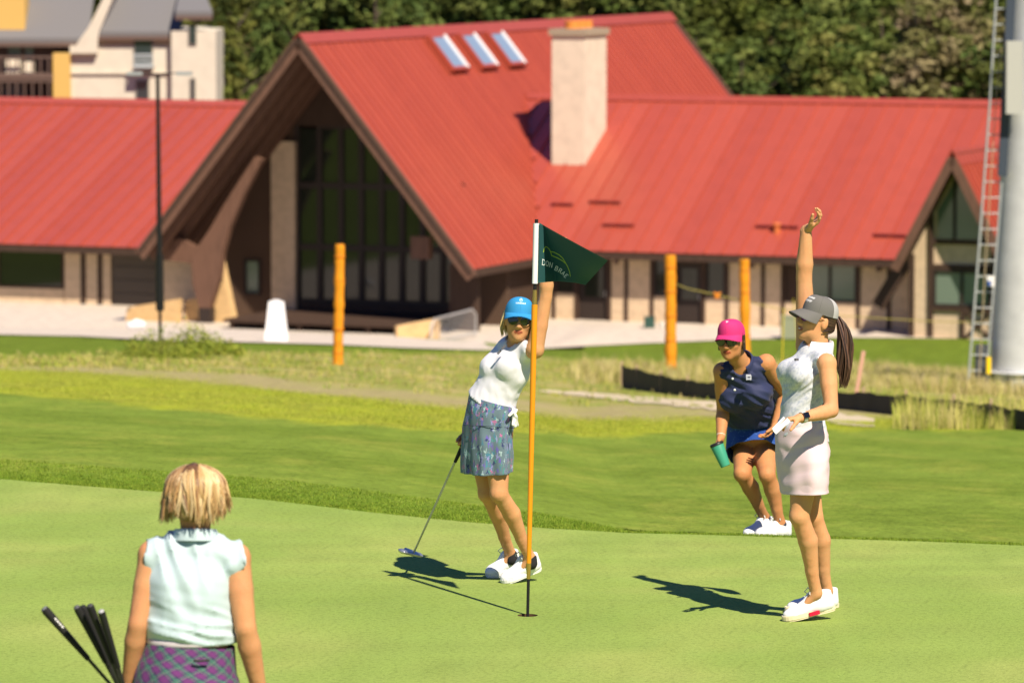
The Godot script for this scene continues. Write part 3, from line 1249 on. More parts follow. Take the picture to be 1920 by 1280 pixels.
	# glazing bays between dark posts; each bay has a pane below and above the cross rail
	var bays := [-2.2, -1.25, -0.35, 0.5, 1.35, 2.2, 3.05, 3.9, 4.95]
	var glz := lodge_part("glazed_front", frame, lodge, -2.2, 4.95, 0.62, 0.84, front - 0.02, front + 0.22)
	for i in bays.size():
		var s: float = bays[i]
		var top := minf(y_in - absf(s) * STEEP, 7.5)
		lodge_part("mullion", frame, glz, s - 0.11, s + 0.11, 0.84, top, front - 0.03, front + 0.2)
	for r in [[2.72, -2.2, 4.95], [5.1, -2.2, 4.2], [7.4, -2.1, 2.4]]:
		for i in bays.size() - 1:
			if bays[i] >= r[1] - 0.01 and bays[i] + 0.5 < r[2]:
				lodge_part("cross_rail", frame, glz, bays[i] + 0.11, bays[i + 1] - 0.11, r[0], r[0] + 0.24, front - 0.02, front + 0.18)
	for i in bays.size() - 1:
		var a: float = bays[i] + 0.11
		var c: float = bays[i + 1] - 0.11
		for band in [[0.84, 2.72], [2.96, 5.1], [5.34, 7.4]]:
			var ya: float = minf(band[1], y_in - absf(a) * STEEP)
			var yc: float = minf(band[1], y_in - absf(c) * STEEP)
			if maxf(ya, yc) < band[0] + 0.2:
				continue
			var pts := PackedVector2Array([Vector2(a, band[0]), Vector2(c, band[0]), Vector2(c, maxf(yc, band[0] + 0.01)), Vector2(a, maxf(ya, band[0] + 0.01))])
			var b := Solid.new()
			b.prism(pts, Transform3D(Basis(), at_lodge(0, 0, front + 0.1)), 0.03)
			part("pane", b.done(), glass, glz)
	var apex := Solid.new()
	var half_top := (y_in - 7.5) / STEEP
	apex.prism(PackedVector2Array([Vector2(-half_top, 7.5), Vector2(half_top, 7.5), Vector2(0, y_in)]), Transform3D(Basis(), at_lodge(0, 0, front + 0.22)), 0.25)
	part("gable_wall", apex.done(), brown, lodge)
	lodge_part("sill_wall", brown, lodge, -2.2, 4.95, 0.0, 0.62, front, front + 0.24)
	lodge_part("interior_wall", dim, lodge, -6.4, 6.4, 0.0, 3.0, front + 5.0, front + 5.2)
	# the low deck in front of the glazing with its shaded gap
	lodge_part("deck", brown, lodge, -2.9, 4.4, 0.30, 0.42, -0.6, front - 0.3)
	for i in 6:
		lodge_part("deck_leg", dark, lodge, -2.7 + 1.4 * i, -2.5 + 1.4 * i, 0.0, 0.30, -0.5, -0.3)
	lodge_part("deck_skirt", dark, lodge, -2.8, 4.3, 0.0, 0.22, 0.2, 0.3)
	# side walls of the hall
	lodge_part("hall_wall", tan, lodge, -6.5, -6.3, 0.0, 2.8, front + 0.26, long - 0.5)
	lodge_part("hall_wall", brown, lodge, 6.3, 6.5, 0.0, 2.8, front + 0.26, long - 0.5)
	var back := Solid.new()
	back.prism(PackedVector2Array([Vector2(-6.5, 0), Vector2(6.5, 0), Vector2(6.5, RIDGE - 0.4 - 6.5 * STEEP), Vector2(0, RIDGE - 0.4), Vector2(-6.5, RIDGE - 0.4 - 6.5 * STEEP)]), Transform3D(Basis(), at_lodge(0, 0, long - 0.2)), 0.2)
	part("hall_wall", back.done(), tan, lodge)
	# the sunlit sloping buttress and the low garden wall beside the strut
	var bt := Solid.new()
	bt.prism(PackedVector2Array([Vector2(-5.75, -0.1), Vector2(-3.66, -0.1), Vector2(-4.28, 2.6), Vector2(-4.55, 2.6), Vector2(-4.9, 1.0), Vector2(-5.75, 0.85)]), Transform3D(Basis(), at_lodge(0, 0, 2.4)), 0.5)
	part("buttress", bt.done(), tan2, lodge)
	var gw := Solid.new()
	gw.prism(PackedVector2Array([Vector2(-8.0, -0.1), Vector2(-5.70, -0.1), Vector2(-5.70, 0.95), Vector2(-7.9, 0.55)]), Transform3D(Basis(), at_lodge(0, 0, 1.6)), 0.3)
	part("garden_wall", gw.done(), tan2, lodge)
	# dark porch between the hall and the wing
	lodge_part("porch_wall", brown, lodge, 6.51, 8.1, 0.0, 2.75, 9.2, 9.4)
	lodge_part("porch_post", brown, lodge, 5.3, 6.45, 0.0, 2.55, 1.9, 2.15)
	lodge_part("porch_block", lightwood, lodge, 4.0, 4.75, 2.75, 3.6, 1.25, 1.6)

	# --- the wing beyond the chimney
	var eave_t := 7.3
	var eave_y := 2.78
	var pitch := 0.56
	var w2 := 9.9
	var wing_end := 27.5
	var wroof := lodge_part("wing_roof", dark, lodge, 6.9, wing_end - 0.1, eave_y - 0.30, eave_y - 0.05, eave_t + 0.02, eave_t + 0.08)
	var run := sqrt(1.0 + pitch * pitch)
	var wp := slope_place(at_lodge(0, eave_y + pitch * w2, eave_t + w2), Vector3(1, 0, 0), Vector3(0, -pitch, 1))
	var full := panel_mesh(0.7, w2 * run)
	var s := 1.6
	var k := 0
	while s < wing_end - 0.3:
		# the sheets near the hall are cut short at the valley
		var meet := (RIDGE - STEEP * (s + 0.35) - eave_y) / pitch
		var p := wp
		p.origin = wp * Vector3(s, 0, 0)
		if meet < 0.3:
			part("roof_panel", full, reds[(k * 5 + k / 2) % 3], wroof, p)
		elif meet < w2 - 0.3:
			part("roof_panel", panel_mesh(0.7, (w2 - meet + 0.35) * run), reds[k % 3], wroof, p)
		s += 0.7
		k += 1
	var deck2 := Solid.new()
	deck2.box(wp * Vector3((6.9 + wing_end) * 0.5, -0.12, w2 * run * 0.5), Vector3(wing_end - 6.9, 0.16, w2 * run - 0.2), wp.basis)
	part("roof_deck", deck2.done(), dark, wroof)
	var back_deck := Solid.new()
	var bp := slope_place(at_lodge(0, eave_y + pitch * w2, eave_t + w2), Vector3(-1, 0, 0), Vector3(0, -pitch, -1))
	back_deck.box(bp * Vector3(-(3.0 + wing_end) * 0.5, -0.03, w2 * run * 0.5), Vector3(wing_end - 3.0, 0.2, w2 * run), bp.basis)
	part("roof_slope", back_deck.done(), reds[0], wroof)
	var wr := Solid.new()
	wr.box(wp * Vector3((2.4 + wing_end) * 0.5, 0.05, 0.2), Vector3(wing_end - 2.4, 0.05, 0.46), wp.basis)
	part("ridge_cap", wr.done(), reds[1], wroof)
	# snow guards and vents lying on the sheets
	for q in [[9.2, 1.5, 1.3], [8.1, 2.9, 1.3], [15.6, 1.65, 1.7], [20.2, 1.3, 1.3], [6.4, 2.7, 0.9]]:
		var g := Solid.new()
		g.box(wp * Vector3(q[0] + 0.3, 0.12, (w2 - q[1]) * run), Vector3(q[2], 0.10, 0.09), wp.basis)
		part("snow_guard", g.done(), mat("guard", lin(0.30, 0.05, 0.035), 0.5), wroof)
	var vent := Solid.new()
	vent.lathe([[0.13, -0.1], [0.13, 0.22], [0.17, 0.22], [0.17, 0.3], [0.0, 0.32]], Transform3D(Basis(), wp * Vector3(15.95, 0.05, (w2 - 1.45) * run)), 10)
	part("roof_vent", vent.done(), mat("orange_vent", lin(0.6, 0.16, 0.05), 0.6), wroof)
	# front wall of the wing, bay by bay
	var wt := 8.2
	var bays2 := [
		[6.55, 7.05, "tan"], [7.05, 8.0, "wall_low"], [8.0, 9.35, "door"], [9.35, 10.05, "tan"], [10.05, 11.1, "tan"], [11.1, 12.0, "wall_low"], [12.0, 13.2, "door"], [13.2, 14.15, "window"],
		[14.15, 14.9, "tan"], [14.9, 15.6, "tan"], [15.6, 16.4, "tan"], [16.4, 17.1, "dark"], [17.1, 19.4, "wide"], [19.4, 20.6, "tan"], [20.6, 22.0, "tan"], [22.0, 27.0, "tan"],
	]
	for q in bays2:
		var a: float = q[0]
		var c: float = q[1]
		var kind: String = q[2]
		if kind == "tan":
			lodge_part("wall_panel", tan, lodge, a + 0.07, c - 0.07, 0.0, 2.75, wt, wt + 0.2)
		elif kind == "wall_low" or kind == "window":
			lodge_part("wall_panel", tan, lodge, a + 0.07, c - 0.07, 0.0, 1.05, wt, wt + 0.2)
			lodge_window(lodge, a + 0.07, c - 0.07, 1.05, 2.6, wt + 0.05, 1, frame, glass)
		elif kind == "wide":
			lodge_part("wall_panel", tan, lodge, a + 0.07, c - 0.07, 0.0, 1.02, wt, wt + 0.2)
			lodge_window(lodge, a + 0.07, c - 0.07, 1.02, 2.5, wt + 0.05, 2, frame, glass2)
		elif kind == "dark":
			lodge_part("wall_panel", brown, lodge, a + 0.07, c - 0.07, 1.0, 2.75, wt + 0.02, wt + 0.2)
			lodge_part("wall_panel", tan, lodge, a + 0.07, c - 0.07, 0.0, 1.0, wt, wt + 0.2)
		else:
			var leafd := lodge_part("door", frame, lodge, a + 0.07, c - 0.07, 0.02, 2.35, wt + 0.1, wt + 0.18)
			lodge_part("door_pane", glass, leafd, a + 0.3, c - 0.3, 0.95, 2.15, wt + 0.08, wt + 0.12)
			lodge_part("door_handle", mat("steel", lin(0.5, 0.5, 0.5), 0.35, {"metal": 0.9}), leafd, c - 0.22, c - 0.19, 0.95, 1.2, wt + 0.04, wt + 0.1)
			lodge_part("transom", brown, lodge, a + 0.07, c - 0.07, 2.35, 2.75, wt + 0.05, wt + 0.2)
		lodge_part("wall_post", brown, lodge, a - 0.07, a + 0.07, 0.0, 2.75, wt - 0.06, wt + 0.16)
	lodge_part("wing_back_wall", tan, lodge, 6.5, 27.0, 0.0, 2.8, 26.0, 26.2)
	lodge_part("wing_end_wall", tan, lodge, 27.0, 27.2, 0.0, 2.8, wt, 26.2)
	# outdoor lamps under the eave
	for q in [9.7, 15.2, 20.25, 6.8]:
		var lp := Solid.new()
		lp.lathe([[0.05, 0.0], [0.12, 0.05], [0.12, 0.2], [0.05, 0.26], [0.0, 0.26]], Transform3D(Basis(), at_lodge(q, 2.25, wt - 0.2)), 10)
		lodge_box(lp, q - 0.03, q + 0.03, 2.4, 2.46, wt - 0.2, wt - 0.02)
		part("wall_lamp", lp.done(), mat("wall_lamp", lin(0.14, 0.09, 0.075), 0.5), lodge)

	# --- the small gable at the end of the wing
	var gs := 24.0
	var gt := 5.0
	var gy := 6.98
	var gk := 1.9
	var half := 2.15
	var dorm := lodge_part("gable_roof", dark, lodge, gs - 0.05, gs + 0.05, gy - 0.6, gy - 0.2, gt + 0.2, 14.0)
	for side in [-1, 1]:
		var len2 := sqrt(1.0 + gk * gk) * half
		var place := slope_place(at_lodge(gs, gy, gt), Vector3(0, 0, -1), Vector3(side, -gk, 0))
		if side < 0:
			place = slope_place(at_lodge(gs, gy, gt + 9.6), Vector3(0, 0, 1), Vector3(side, -gk, 0))
		var pm := panel_mesh(0.48, len2)
		for i in 20:
			var p := place
			p.origin = place * Vector3(i * 0.48, 0, 0)
			part("roof_panel", pm, reds[(i * 7) % 3], dorm, p)
		var dk := Solid.new()
		dk.box(place * Vector3(4.8, -0.1, len2 * 0.5), Vector3(9.5, 0.14, len2 - 0.05), place.basis)
		part("roof_deck", dk.done(), dark, dorm)
		var fb := Solid.new()
		fb.beam(at_lodge(gs, gy - 0.28, gt - 0.05), at_lodge(gs + side * (half + 0.02), gy - 0.28 - gk * (half + 0.02), gt - 0.05), 0.34, 0.09, Vector3(0, 0, 1))
		part("bargeboard", fb.done(), lightwood, dorm)
	var gc := Solid.new()
	for side in [-1, 1]:
		var place := slope_place(at_lodge(gs, gy + 0.04, gt), Vector3(0, 0, -1), Vector3(side, -gk, 0))
		if side < 0:
			place = slope_place(at_lodge(gs, gy + 0.04, gt + 9.6), Vector3(0, 0, 1), Vector3(side, -gk, 0))
		gc.box(place * Vector3(4.8, 0.02, 0.3), Vector3(9.7, 0.03, 0.6), place.basis)
	part("ridge_cap", gc.done(), ridge_m, dorm)
	var gwt := 6.0
	var gwall := Solid.new()
	var gi := gy - 0.25
	gwall.prism(PackedVector2Array([Vector2(gs - 1.95, 0), Vector2(gs + 1.95, 0), Vector2(gs + 1.95, gi - 1.95 * gk), Vector2(gs, gi), Vector2(gs - 1.95, gi - 1.95 * gk)]), Transform3D(Basis(), at_lodge(0, 0, gwt + 0.3)), 0.2)
	var gwo := part("gable_wall", gwall.done(), tan, lodge)
	for q in [[gs - 1.95, gs - 1.75, 0.0, 3.1], [gs - 1.2, gs - 1.02, 0.0, 4.6], [gs + 0.05, gs + 0.2, 0.0, 1.15], [gs + 1.2, gs + 1.38, 0.0, 4.2]]:
		lodge_part("timber", brown, gwo, q[0], q[1], q[2], q[3], gwt, gwt + 0.1)
	for q in [[1.02, 1.18], [2.55, 2.75], [3.5, 3.68]]:
		lodge_part("timber", brown, gwo, gs - 1.02, gs + 1.2, q[0], q[1], gwt + 0.01, gwt + 0.1)
	for q in [[0.0, 1.0], [1.0, 0.0]]:
		var xb := Solid.new()
		xb.beam(at_lodge(gs + 0.22, q[0] + 0.04, gwt + 0.04), at_lodge(gs + 1.18, q[1] + 0.04, gwt + 0.05 + 0.02 * q[0]), 0.12, 0.07, Vector3(0, 0, 1))
		part("brace", xb.done(), brown, gwo)
	lodge_window(lodge, gs - 1.0, gs + 1.18, 1.2, 2.54, gwt + 0.06, 2, frame, glass2)
	var tp := Solid.new()
	tp.prism(PackedVector2Array([Vector2(gs - 0.85, 3.7), Vector2(gs + 0.95, 3.7), Vector2(gs + 0.95, 4.6), Vector2(gs + 0.02, 6.2), Vector2(gs - 0.85, 4.75)]), Transform3D(Basis(), at_lodge(0, 0, gwt + 0.06)), 0.03)
	part("gable_pane", tp.done(), glass2, lodge)
	for q in [-0.2, 0.98]:
		lodge_part("gable_mullion", frame, lodge, gs + q - 0.06, gs + q + 0.06, 3.7, 5.9 if q < 0 else 4.7, gwt - 0.01, gwt + 0.08)
	lodge_part("gable_side_wall", tan, lodge, gs - 1.95, gs - 1.8, 0.0, 3.0, gwt + 0.31, wt)
	# the slanting knee brace between wing and gable
	var kb := Solid.new()
	kb.beam(at_lodge(20.75, 1.1, 6.4), at_lodge(22.6, 4.1, 6.4), 0.5, 0.2, Vector3(0, 0, 1))
	part("knee_brace", kb.done(), brown, lodge)

	# --- chimney
	var ch := Solid.new()
	lodge_box(ch, 5.22, 6.62, 3.4, 10.85, 12.6, 15.0)
	var cho := part("chimney", ch.done(), cream, lodge)
	lodge_part("chimney_cap", mat("cap_stone", lin(0.36, 0.29, 0.21), 0.95, {"tex": scuff, "tri": Vector3(0.6, 0.6, 0.6)}), cho, 5.12, 6.72, 10.86, 11.12, 12.5, 15.1)
	var pot := Solid.new()
	for q in [13.1, 13.8, 14.5]:
		pot.lathe([[0.32, 0.0], [0.28, 0.2], [0.31, 0.24], [0.31, 0.3], [0.0, 0.3]], Transform3D(Basis(), at_lodge(5.9, 11.125, q)), 12)
	part("chimney_pot", pot.done(), mat("terracotta", lin(0.62, 0.22, 0.04), 0.8), cho)

	# --- the wing on the lamp post's side
	var lw := 13.0
	var ly := 2.46
	var lt := 6.5
	var lk := (7.72 - ly) / lw
	var lrun := sqrt(1.0 + lk * lk)
	var lroof := lodge_part("side_wing_roof", dark, lodge, -34.0, -6.6, ly - 0.3, ly - 0.05, lt + 0.02, lt + 0.08)
	var lp2 := slope_place(at_lodge(0, ly + lk * lw, lt + lw), Vector3(1, 0, 0), Vector3(0, -lk, 1))
	var lpm := panel_mesh(0.7, lw * lrun)
	k = 0
	s = -33.6
	while s < -5.0:
		var p := lp2
		p.origin = lp2 * Vector3(s, 0, 0)
		part("roof_panel", lpm, reds[(k * 5 + k / 2) % 3], lroof, p)
		s += 0.7
		k += 1
	var ldk := Solid.new()
	ldk.box(lp2 * Vector3(-20.0, -0.11, lw * lrun * 0.5), Vector3(27.0, 0.16, lw * lrun - 0.2), lp2.basis)
	part("roof_deck", ldk.done(), dark, lroof)
	var lbp := slope_place(at_lodge(0, ly + lk * lw, lt + lw), Vector3(-1, 0, 0), Vector3(0, -lk, -1))
	var lbk := Solid.new()
	lbk.box(lbp * Vector3(20.0, -0.03, lw * lrun * 0.5), Vector3(27.0, 0.2, lw * lrun), lbp.basis)
	part("roof_slope", lbk.done(), reds[1], lroof)
	var lr := Solid.new()
	lr.box(lp2 * Vector3(-19.8, 0.05, 0.28), Vector3(28.2, 0.05, 0.6), lp2.basis)
	part("ridge_cap", lr.done(), reds[2], lroof)
	var lwt := 7.6
	lodge_part("wall_panel", tan, lodge, -33.0, -16.9, 0.0, 2.4, lwt, lwt + 0.2)
	lodge_part("wall_panel", tan, lodge, -16.9, -13.9, 0.0, 0.62, lwt, lwt + 0.2)
	lodge_window(lodge, -16.9, -13.9, 0.62, 2.35, lwt + 0.05, 1, brown, glass)
	lodge_part("wall_panel", tan, lodge, -13.85, -13.1, 0.0, 2.4, lwt, lwt + 0.2)
	lodge_part("wall_post", brown, lodge, -13.1, -12.9, 0.0, 2.4, lwt - 0.06, lwt + 0.16)
	lodge_part("wall_panel", tan, lodge, -12.9, -12.35, 0.0, 2.4, lwt, lwt + 0.2)
	lodge_part("wall_post", brown, lodge, -12.35, -12.15, 0.0, 2.4, lwt - 0.06, lwt + 0.16)
	lodge_part("wall_panel", tan, lodge, -12.15, -11.8, 0.0, 2.4, lwt, lwt + 0.2)
	var gd := lodge_part("garage_door", mat("grey_brown_door", lin(0.10, 0.082, 0.066), 0.8), lodge, -11.8, -9.6, 0.0, 2.2, lwt + 0.1, lwt + 0.2)
	for i in 4:
		lodge_part("door_panel", mat("grey_brown_door", lin(0.1, 0.1, 0.1)), gd, -11.75, -9.65, 0.04 + 0.54 * i, 0.52 + 0.54 * i, lwt + 0.07, lwt + 0.11)
	lodge_part("wall_panel", tan, lodge, -9.6, -6.5, 0.0, 2.4, lwt + 0.02, lwt + 0.2)
	lodge_part("wing_back_wall", tan, lodge, -33.0, -6.5, 0.0, 2.5, 30.0, 30.2)
	lodge_part("wing_end_wall", tan, lodge, -33.2, -33.0, 0.0, 2.5, lwt, 30.2)

	# --- paved court in front of the lodge
	var pave := Solid.new()
	var rows := []
	var edge := []
	for q in [[-300, 630], [0, 629], [150, 632], [300, 640], [440, 643], [520, 645], [640, 648], [760, 654], [900, 658], [1000, 656], [1100, 650], [1200, 645], [1400, 638], [1600, 634], [1800, 636], [2200, 636]]:
		var p := on_ground(q[0], q[1])
		edge.append(p)
	for step in 16:
		var t := step / 15.0
		var row := PackedVector3Array()
		for p in edge:
			var far := lerpf(-p.z, 200.0, pow(t, 1.6))
			var x: float = p.x * far / -p.z
			row.append(Vector3(x, ground_height(x, far) + 0.03 + 0.02 * t, -far))
		rows.append(row)
	pave.sheet(rows)
	var po := whole("paved_court", pave.done(), mat("concrete", lin(0.60, 0.52, 0.43), 0.9, {"tex": mottle(512, 0.02, 0.78, 1.12, 57, 5), "tri": Vector3(0.15, 0.15, 0.15)}))
	tag(po, "pale concrete court in front of the lodge", "", "", "structure")


# ---------------------------------------------------------------- things round the lodge
func facing_box(b: Solid, x0: float, y0: float, x1: float, y1: float, far: float, deep: float) -> void:
	# a block whose front spans a measured rectangle at a distance
	var a := spot(x0, y1, far)
	var c := spot(x1, y0, far)
	b.box(Vector3((a.x + c.x) * 0.5, (a.y + c.y) * 0.5, -far - deep * 0.5), Vector3(c.x - a.x, c.y - a.y, deep))

func facing_part(called: String, m: Material, parent: Node3D, x0: float, y0: float, x1: float, y1: float, far: float, deep: float) -> MeshInstance3D:
	var b := Solid.new()
	facing_box(b, x0, y0, x1, y1, far, deep)
	return wpart(called, b, m, parent)

func build_apartments() -> void:
	var far := 226.0
	var foot := spot(200, 330, far)
	var o := thing("apartment_building", "cream apartment block with grey shingle roofs behind the left red roof", "building", Vector3(foot.x, -11.5, -far))
	var cream := mat("cream_wall", lin(0.64, 0.58, 0.48), 0.9, {"tex": mottle(256, 0.02, 0.9, 1.06, 61), "tri": Vector3(0.2, 0.2, 0.2)})
	var ochre := mat("ochre_wall", lin(0.62, 0.40, 0.12), 0.9)
	var brown := mat("mauve_wood", lin(0.13, 0.085, 0.07), 0.85)
	var shingle := mat("shingle", lin(0.165, 0.16, 0.165), 0.9, {"tex": mottle(256, 0.05, 0.85, 1.12, 62), "tri": Vector3(0.8, 0.8, 0.8)})
	var glass := mat("flat_glass", lin(0.03, 0.04, 0.045), 0.1, {"spec": 0.6})
	# the wall planes
	facing_part("wall", cream, o, 132, 86, 342, 330, far, 9.0)
	facing_part("end_wall", cream, o, 322, 58, 404, 330, far - 0.5, 9.0)
	facing_part("wall", brown, o, -140, 76, 131, 330, far + 1.6, 7.5)
	facing_part("pier", ochre, o, 100, 100, 131, 330, far - 0.2, 1.7)
	# stepped parapet that climbs between the two roofs
	var pts := PackedVector2Array()
	for q in [[132, 100], [150, 72], [165, 52], [206, -30], [222, -30], [184, 62], [182, 84], [182, 100]]:
		var p := spot(q[0], q[1], far - 0.4)
		pts.append(Vector2(p.x, p.y))
	var pw := Solid.new()
	pw.prism(pts, Transform3D(Basis(), Vector3(0, 0, -far - 6.0)), 6.4)
	wpart("parapet_wall", pw, cream, o)
	# roofs: sloping slabs with a dark eave board
	for r in [[183, 338, 68, -30, "near"], [-140, 165, 80, -30, "far"], [328, 398, 30, -30, "end"]]:
		var b := Solid.new()
		var d0 := far - 0.2 if r[4] != "end" else far - 0.75
		if r[4] == "far":
			d0 = far + 0.6
		var a := spot(r[0], r[2], d0)
		var c := spot(r[1], r[2], d0)
		var rise := spot(r[0], r[3], d0 + 4.5)
		var h := rise.y - a.y
		var lift := Vector3(0, 0.22, 0)
		var bk := Vector3(0, h, -4.5)
		var br := bk
		if r[4] == "end":
			br = bk + Vector3(-0.9, 0, 0)
		b.quad(a + lift, c + lift, c + br + lift, a + bk + lift)
		b.quad(c, a, a + bk, c + br)
		b.quad(a, c, c + lift, a + lift)
		b.quad(c, c + br, c + br + lift, c + lift)
		b.quad(a + bk, a, a + lift, a + bk + lift)
		b.quad(c + br, a + bk, a + bk + lift, c + br + lift)
		var ro := wpart("roof", b, shingle, o)
		var eb := Solid.new()
		eb.beam(a + Vector3(0, -0.08, 0.06), c + Vector3(0, -0.08, 0.06), 0.1, 0.2, Vector3(0, 1, 0))
		wpart("eave_board", eb, brown, ro)
	# chimney box of ochre boards on the far roof
	var cb := Solid.new()
	facing_box(cb, -30, -60, 45, 56, far + 1.2, 2.0)
	wpart("chimney", cb, ochre, o)
	# the storey band and the recess under the near eave
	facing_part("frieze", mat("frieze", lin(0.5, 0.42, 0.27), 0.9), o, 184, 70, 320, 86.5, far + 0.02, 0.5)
	facing_part("ledge", mat("ledge", lin(0.55, 0.5, 0.42), 0.9), o, 132, 136, 322, 139, far - 0.12, 0.12)
	# windows and balconies
	for q in [[252, 74, 284, 128], [256, 152, 277, 195], [355, 50, 366, 82], [358, 148, 364, 190]]:
		var f: float = far - 0.5 if q[0] > 322 else far
		var w := facing_part("window", mat("flat_frame", lin(0.25, 0.23, 0.2), 0.7), o, q[0] - 2, q[1] - 2, q[2] + 2, q[3] + 2, f - 0.08, 0.1)
		facing_part("pane", glass, w, q[0], q[1], q[2], q[3], f - 0.1, 0.05)
	var bal := facing_part("balcony", mat("rail_steel", lin(0.45, 0.5, 0.52), 0.4), o, 249, 122, 286, 127, far - 0.9, 0.9)
	for i in 10:
		facing_part("baluster", mat("rail_steel", lin(0.4, 0.4, 0.4)), bal, 249.5 + 4.0 * i, 104, 250.7 + 4.0 * i, 122, far - 0.88, 0.05)
	facing_part("handrail", mat("rail_steel", lin(0.4, 0.4, 0.4)), bal, 249, 101, 286, 104, far - 0.9, 0.07)
	for row in [[138, 148, 105], [188, 200, 150]]:
		facing_part("balcony_slab", brown, o, -140, row[0], 100, row[1], far - 0.2, 1.9)
		facing_part("balcony_rail", brown, o, -140, row[2], 100, row[2] + 4, far - 0.2, 0.1)
		for i in 16:
			facing_part("balcony_post", brown, o, -136 + 15 * i, row[2] + 4, -133.5 + 15 * i, row[0], far - 0.18, 0.06)
	for q in [[14, 84, 38, 136], [46, 84, 62, 136], [6, 156, 40, 186]]:
		var w := facing_part("window", brown, o, q[0] - 2, q[1] - 2, q[2] + 2, q[3], far + 1.5, 0.1)
		facing_part("pane", mat("grey_pane", lin(0.16, 0.19, 0.19), 0.1), w, q[0], q[1], q[2], q[3] - 2, far + 1.46, 0.05)
	facing_part("balcony_chair", mat("pale_cushion", lin(0.7, 0.62, 0.5), 0.9), o, 10, 112, 36, 138, far + 0.3, 0.5)
	facing_part("balcony_chair", mat("pale_cushion", lin(0.7, 0.62, 0.5)), o, 42, 116, 62, 138, far + 0.5, 0.5)

func upright(b: Solid, foot: Vector3, high: float, r0: float, r1: float, wobble: float, salt: int, sides := 12) -> void:
	rng.seed = salt
	var path := PackedVector3Array()
	var radii := []
	var n := 22
	for i in n + 1:
		var t := float(i) / n
		path.append(foot + Vector3(rng.randfn() * wobble * 0.4, high * t, rng.randfn() * wobble * 0.4))
		radii.append(lerpf(r0, r1, t) + rng.randfn() * wobble)
	b.tube(path, radii, sides)

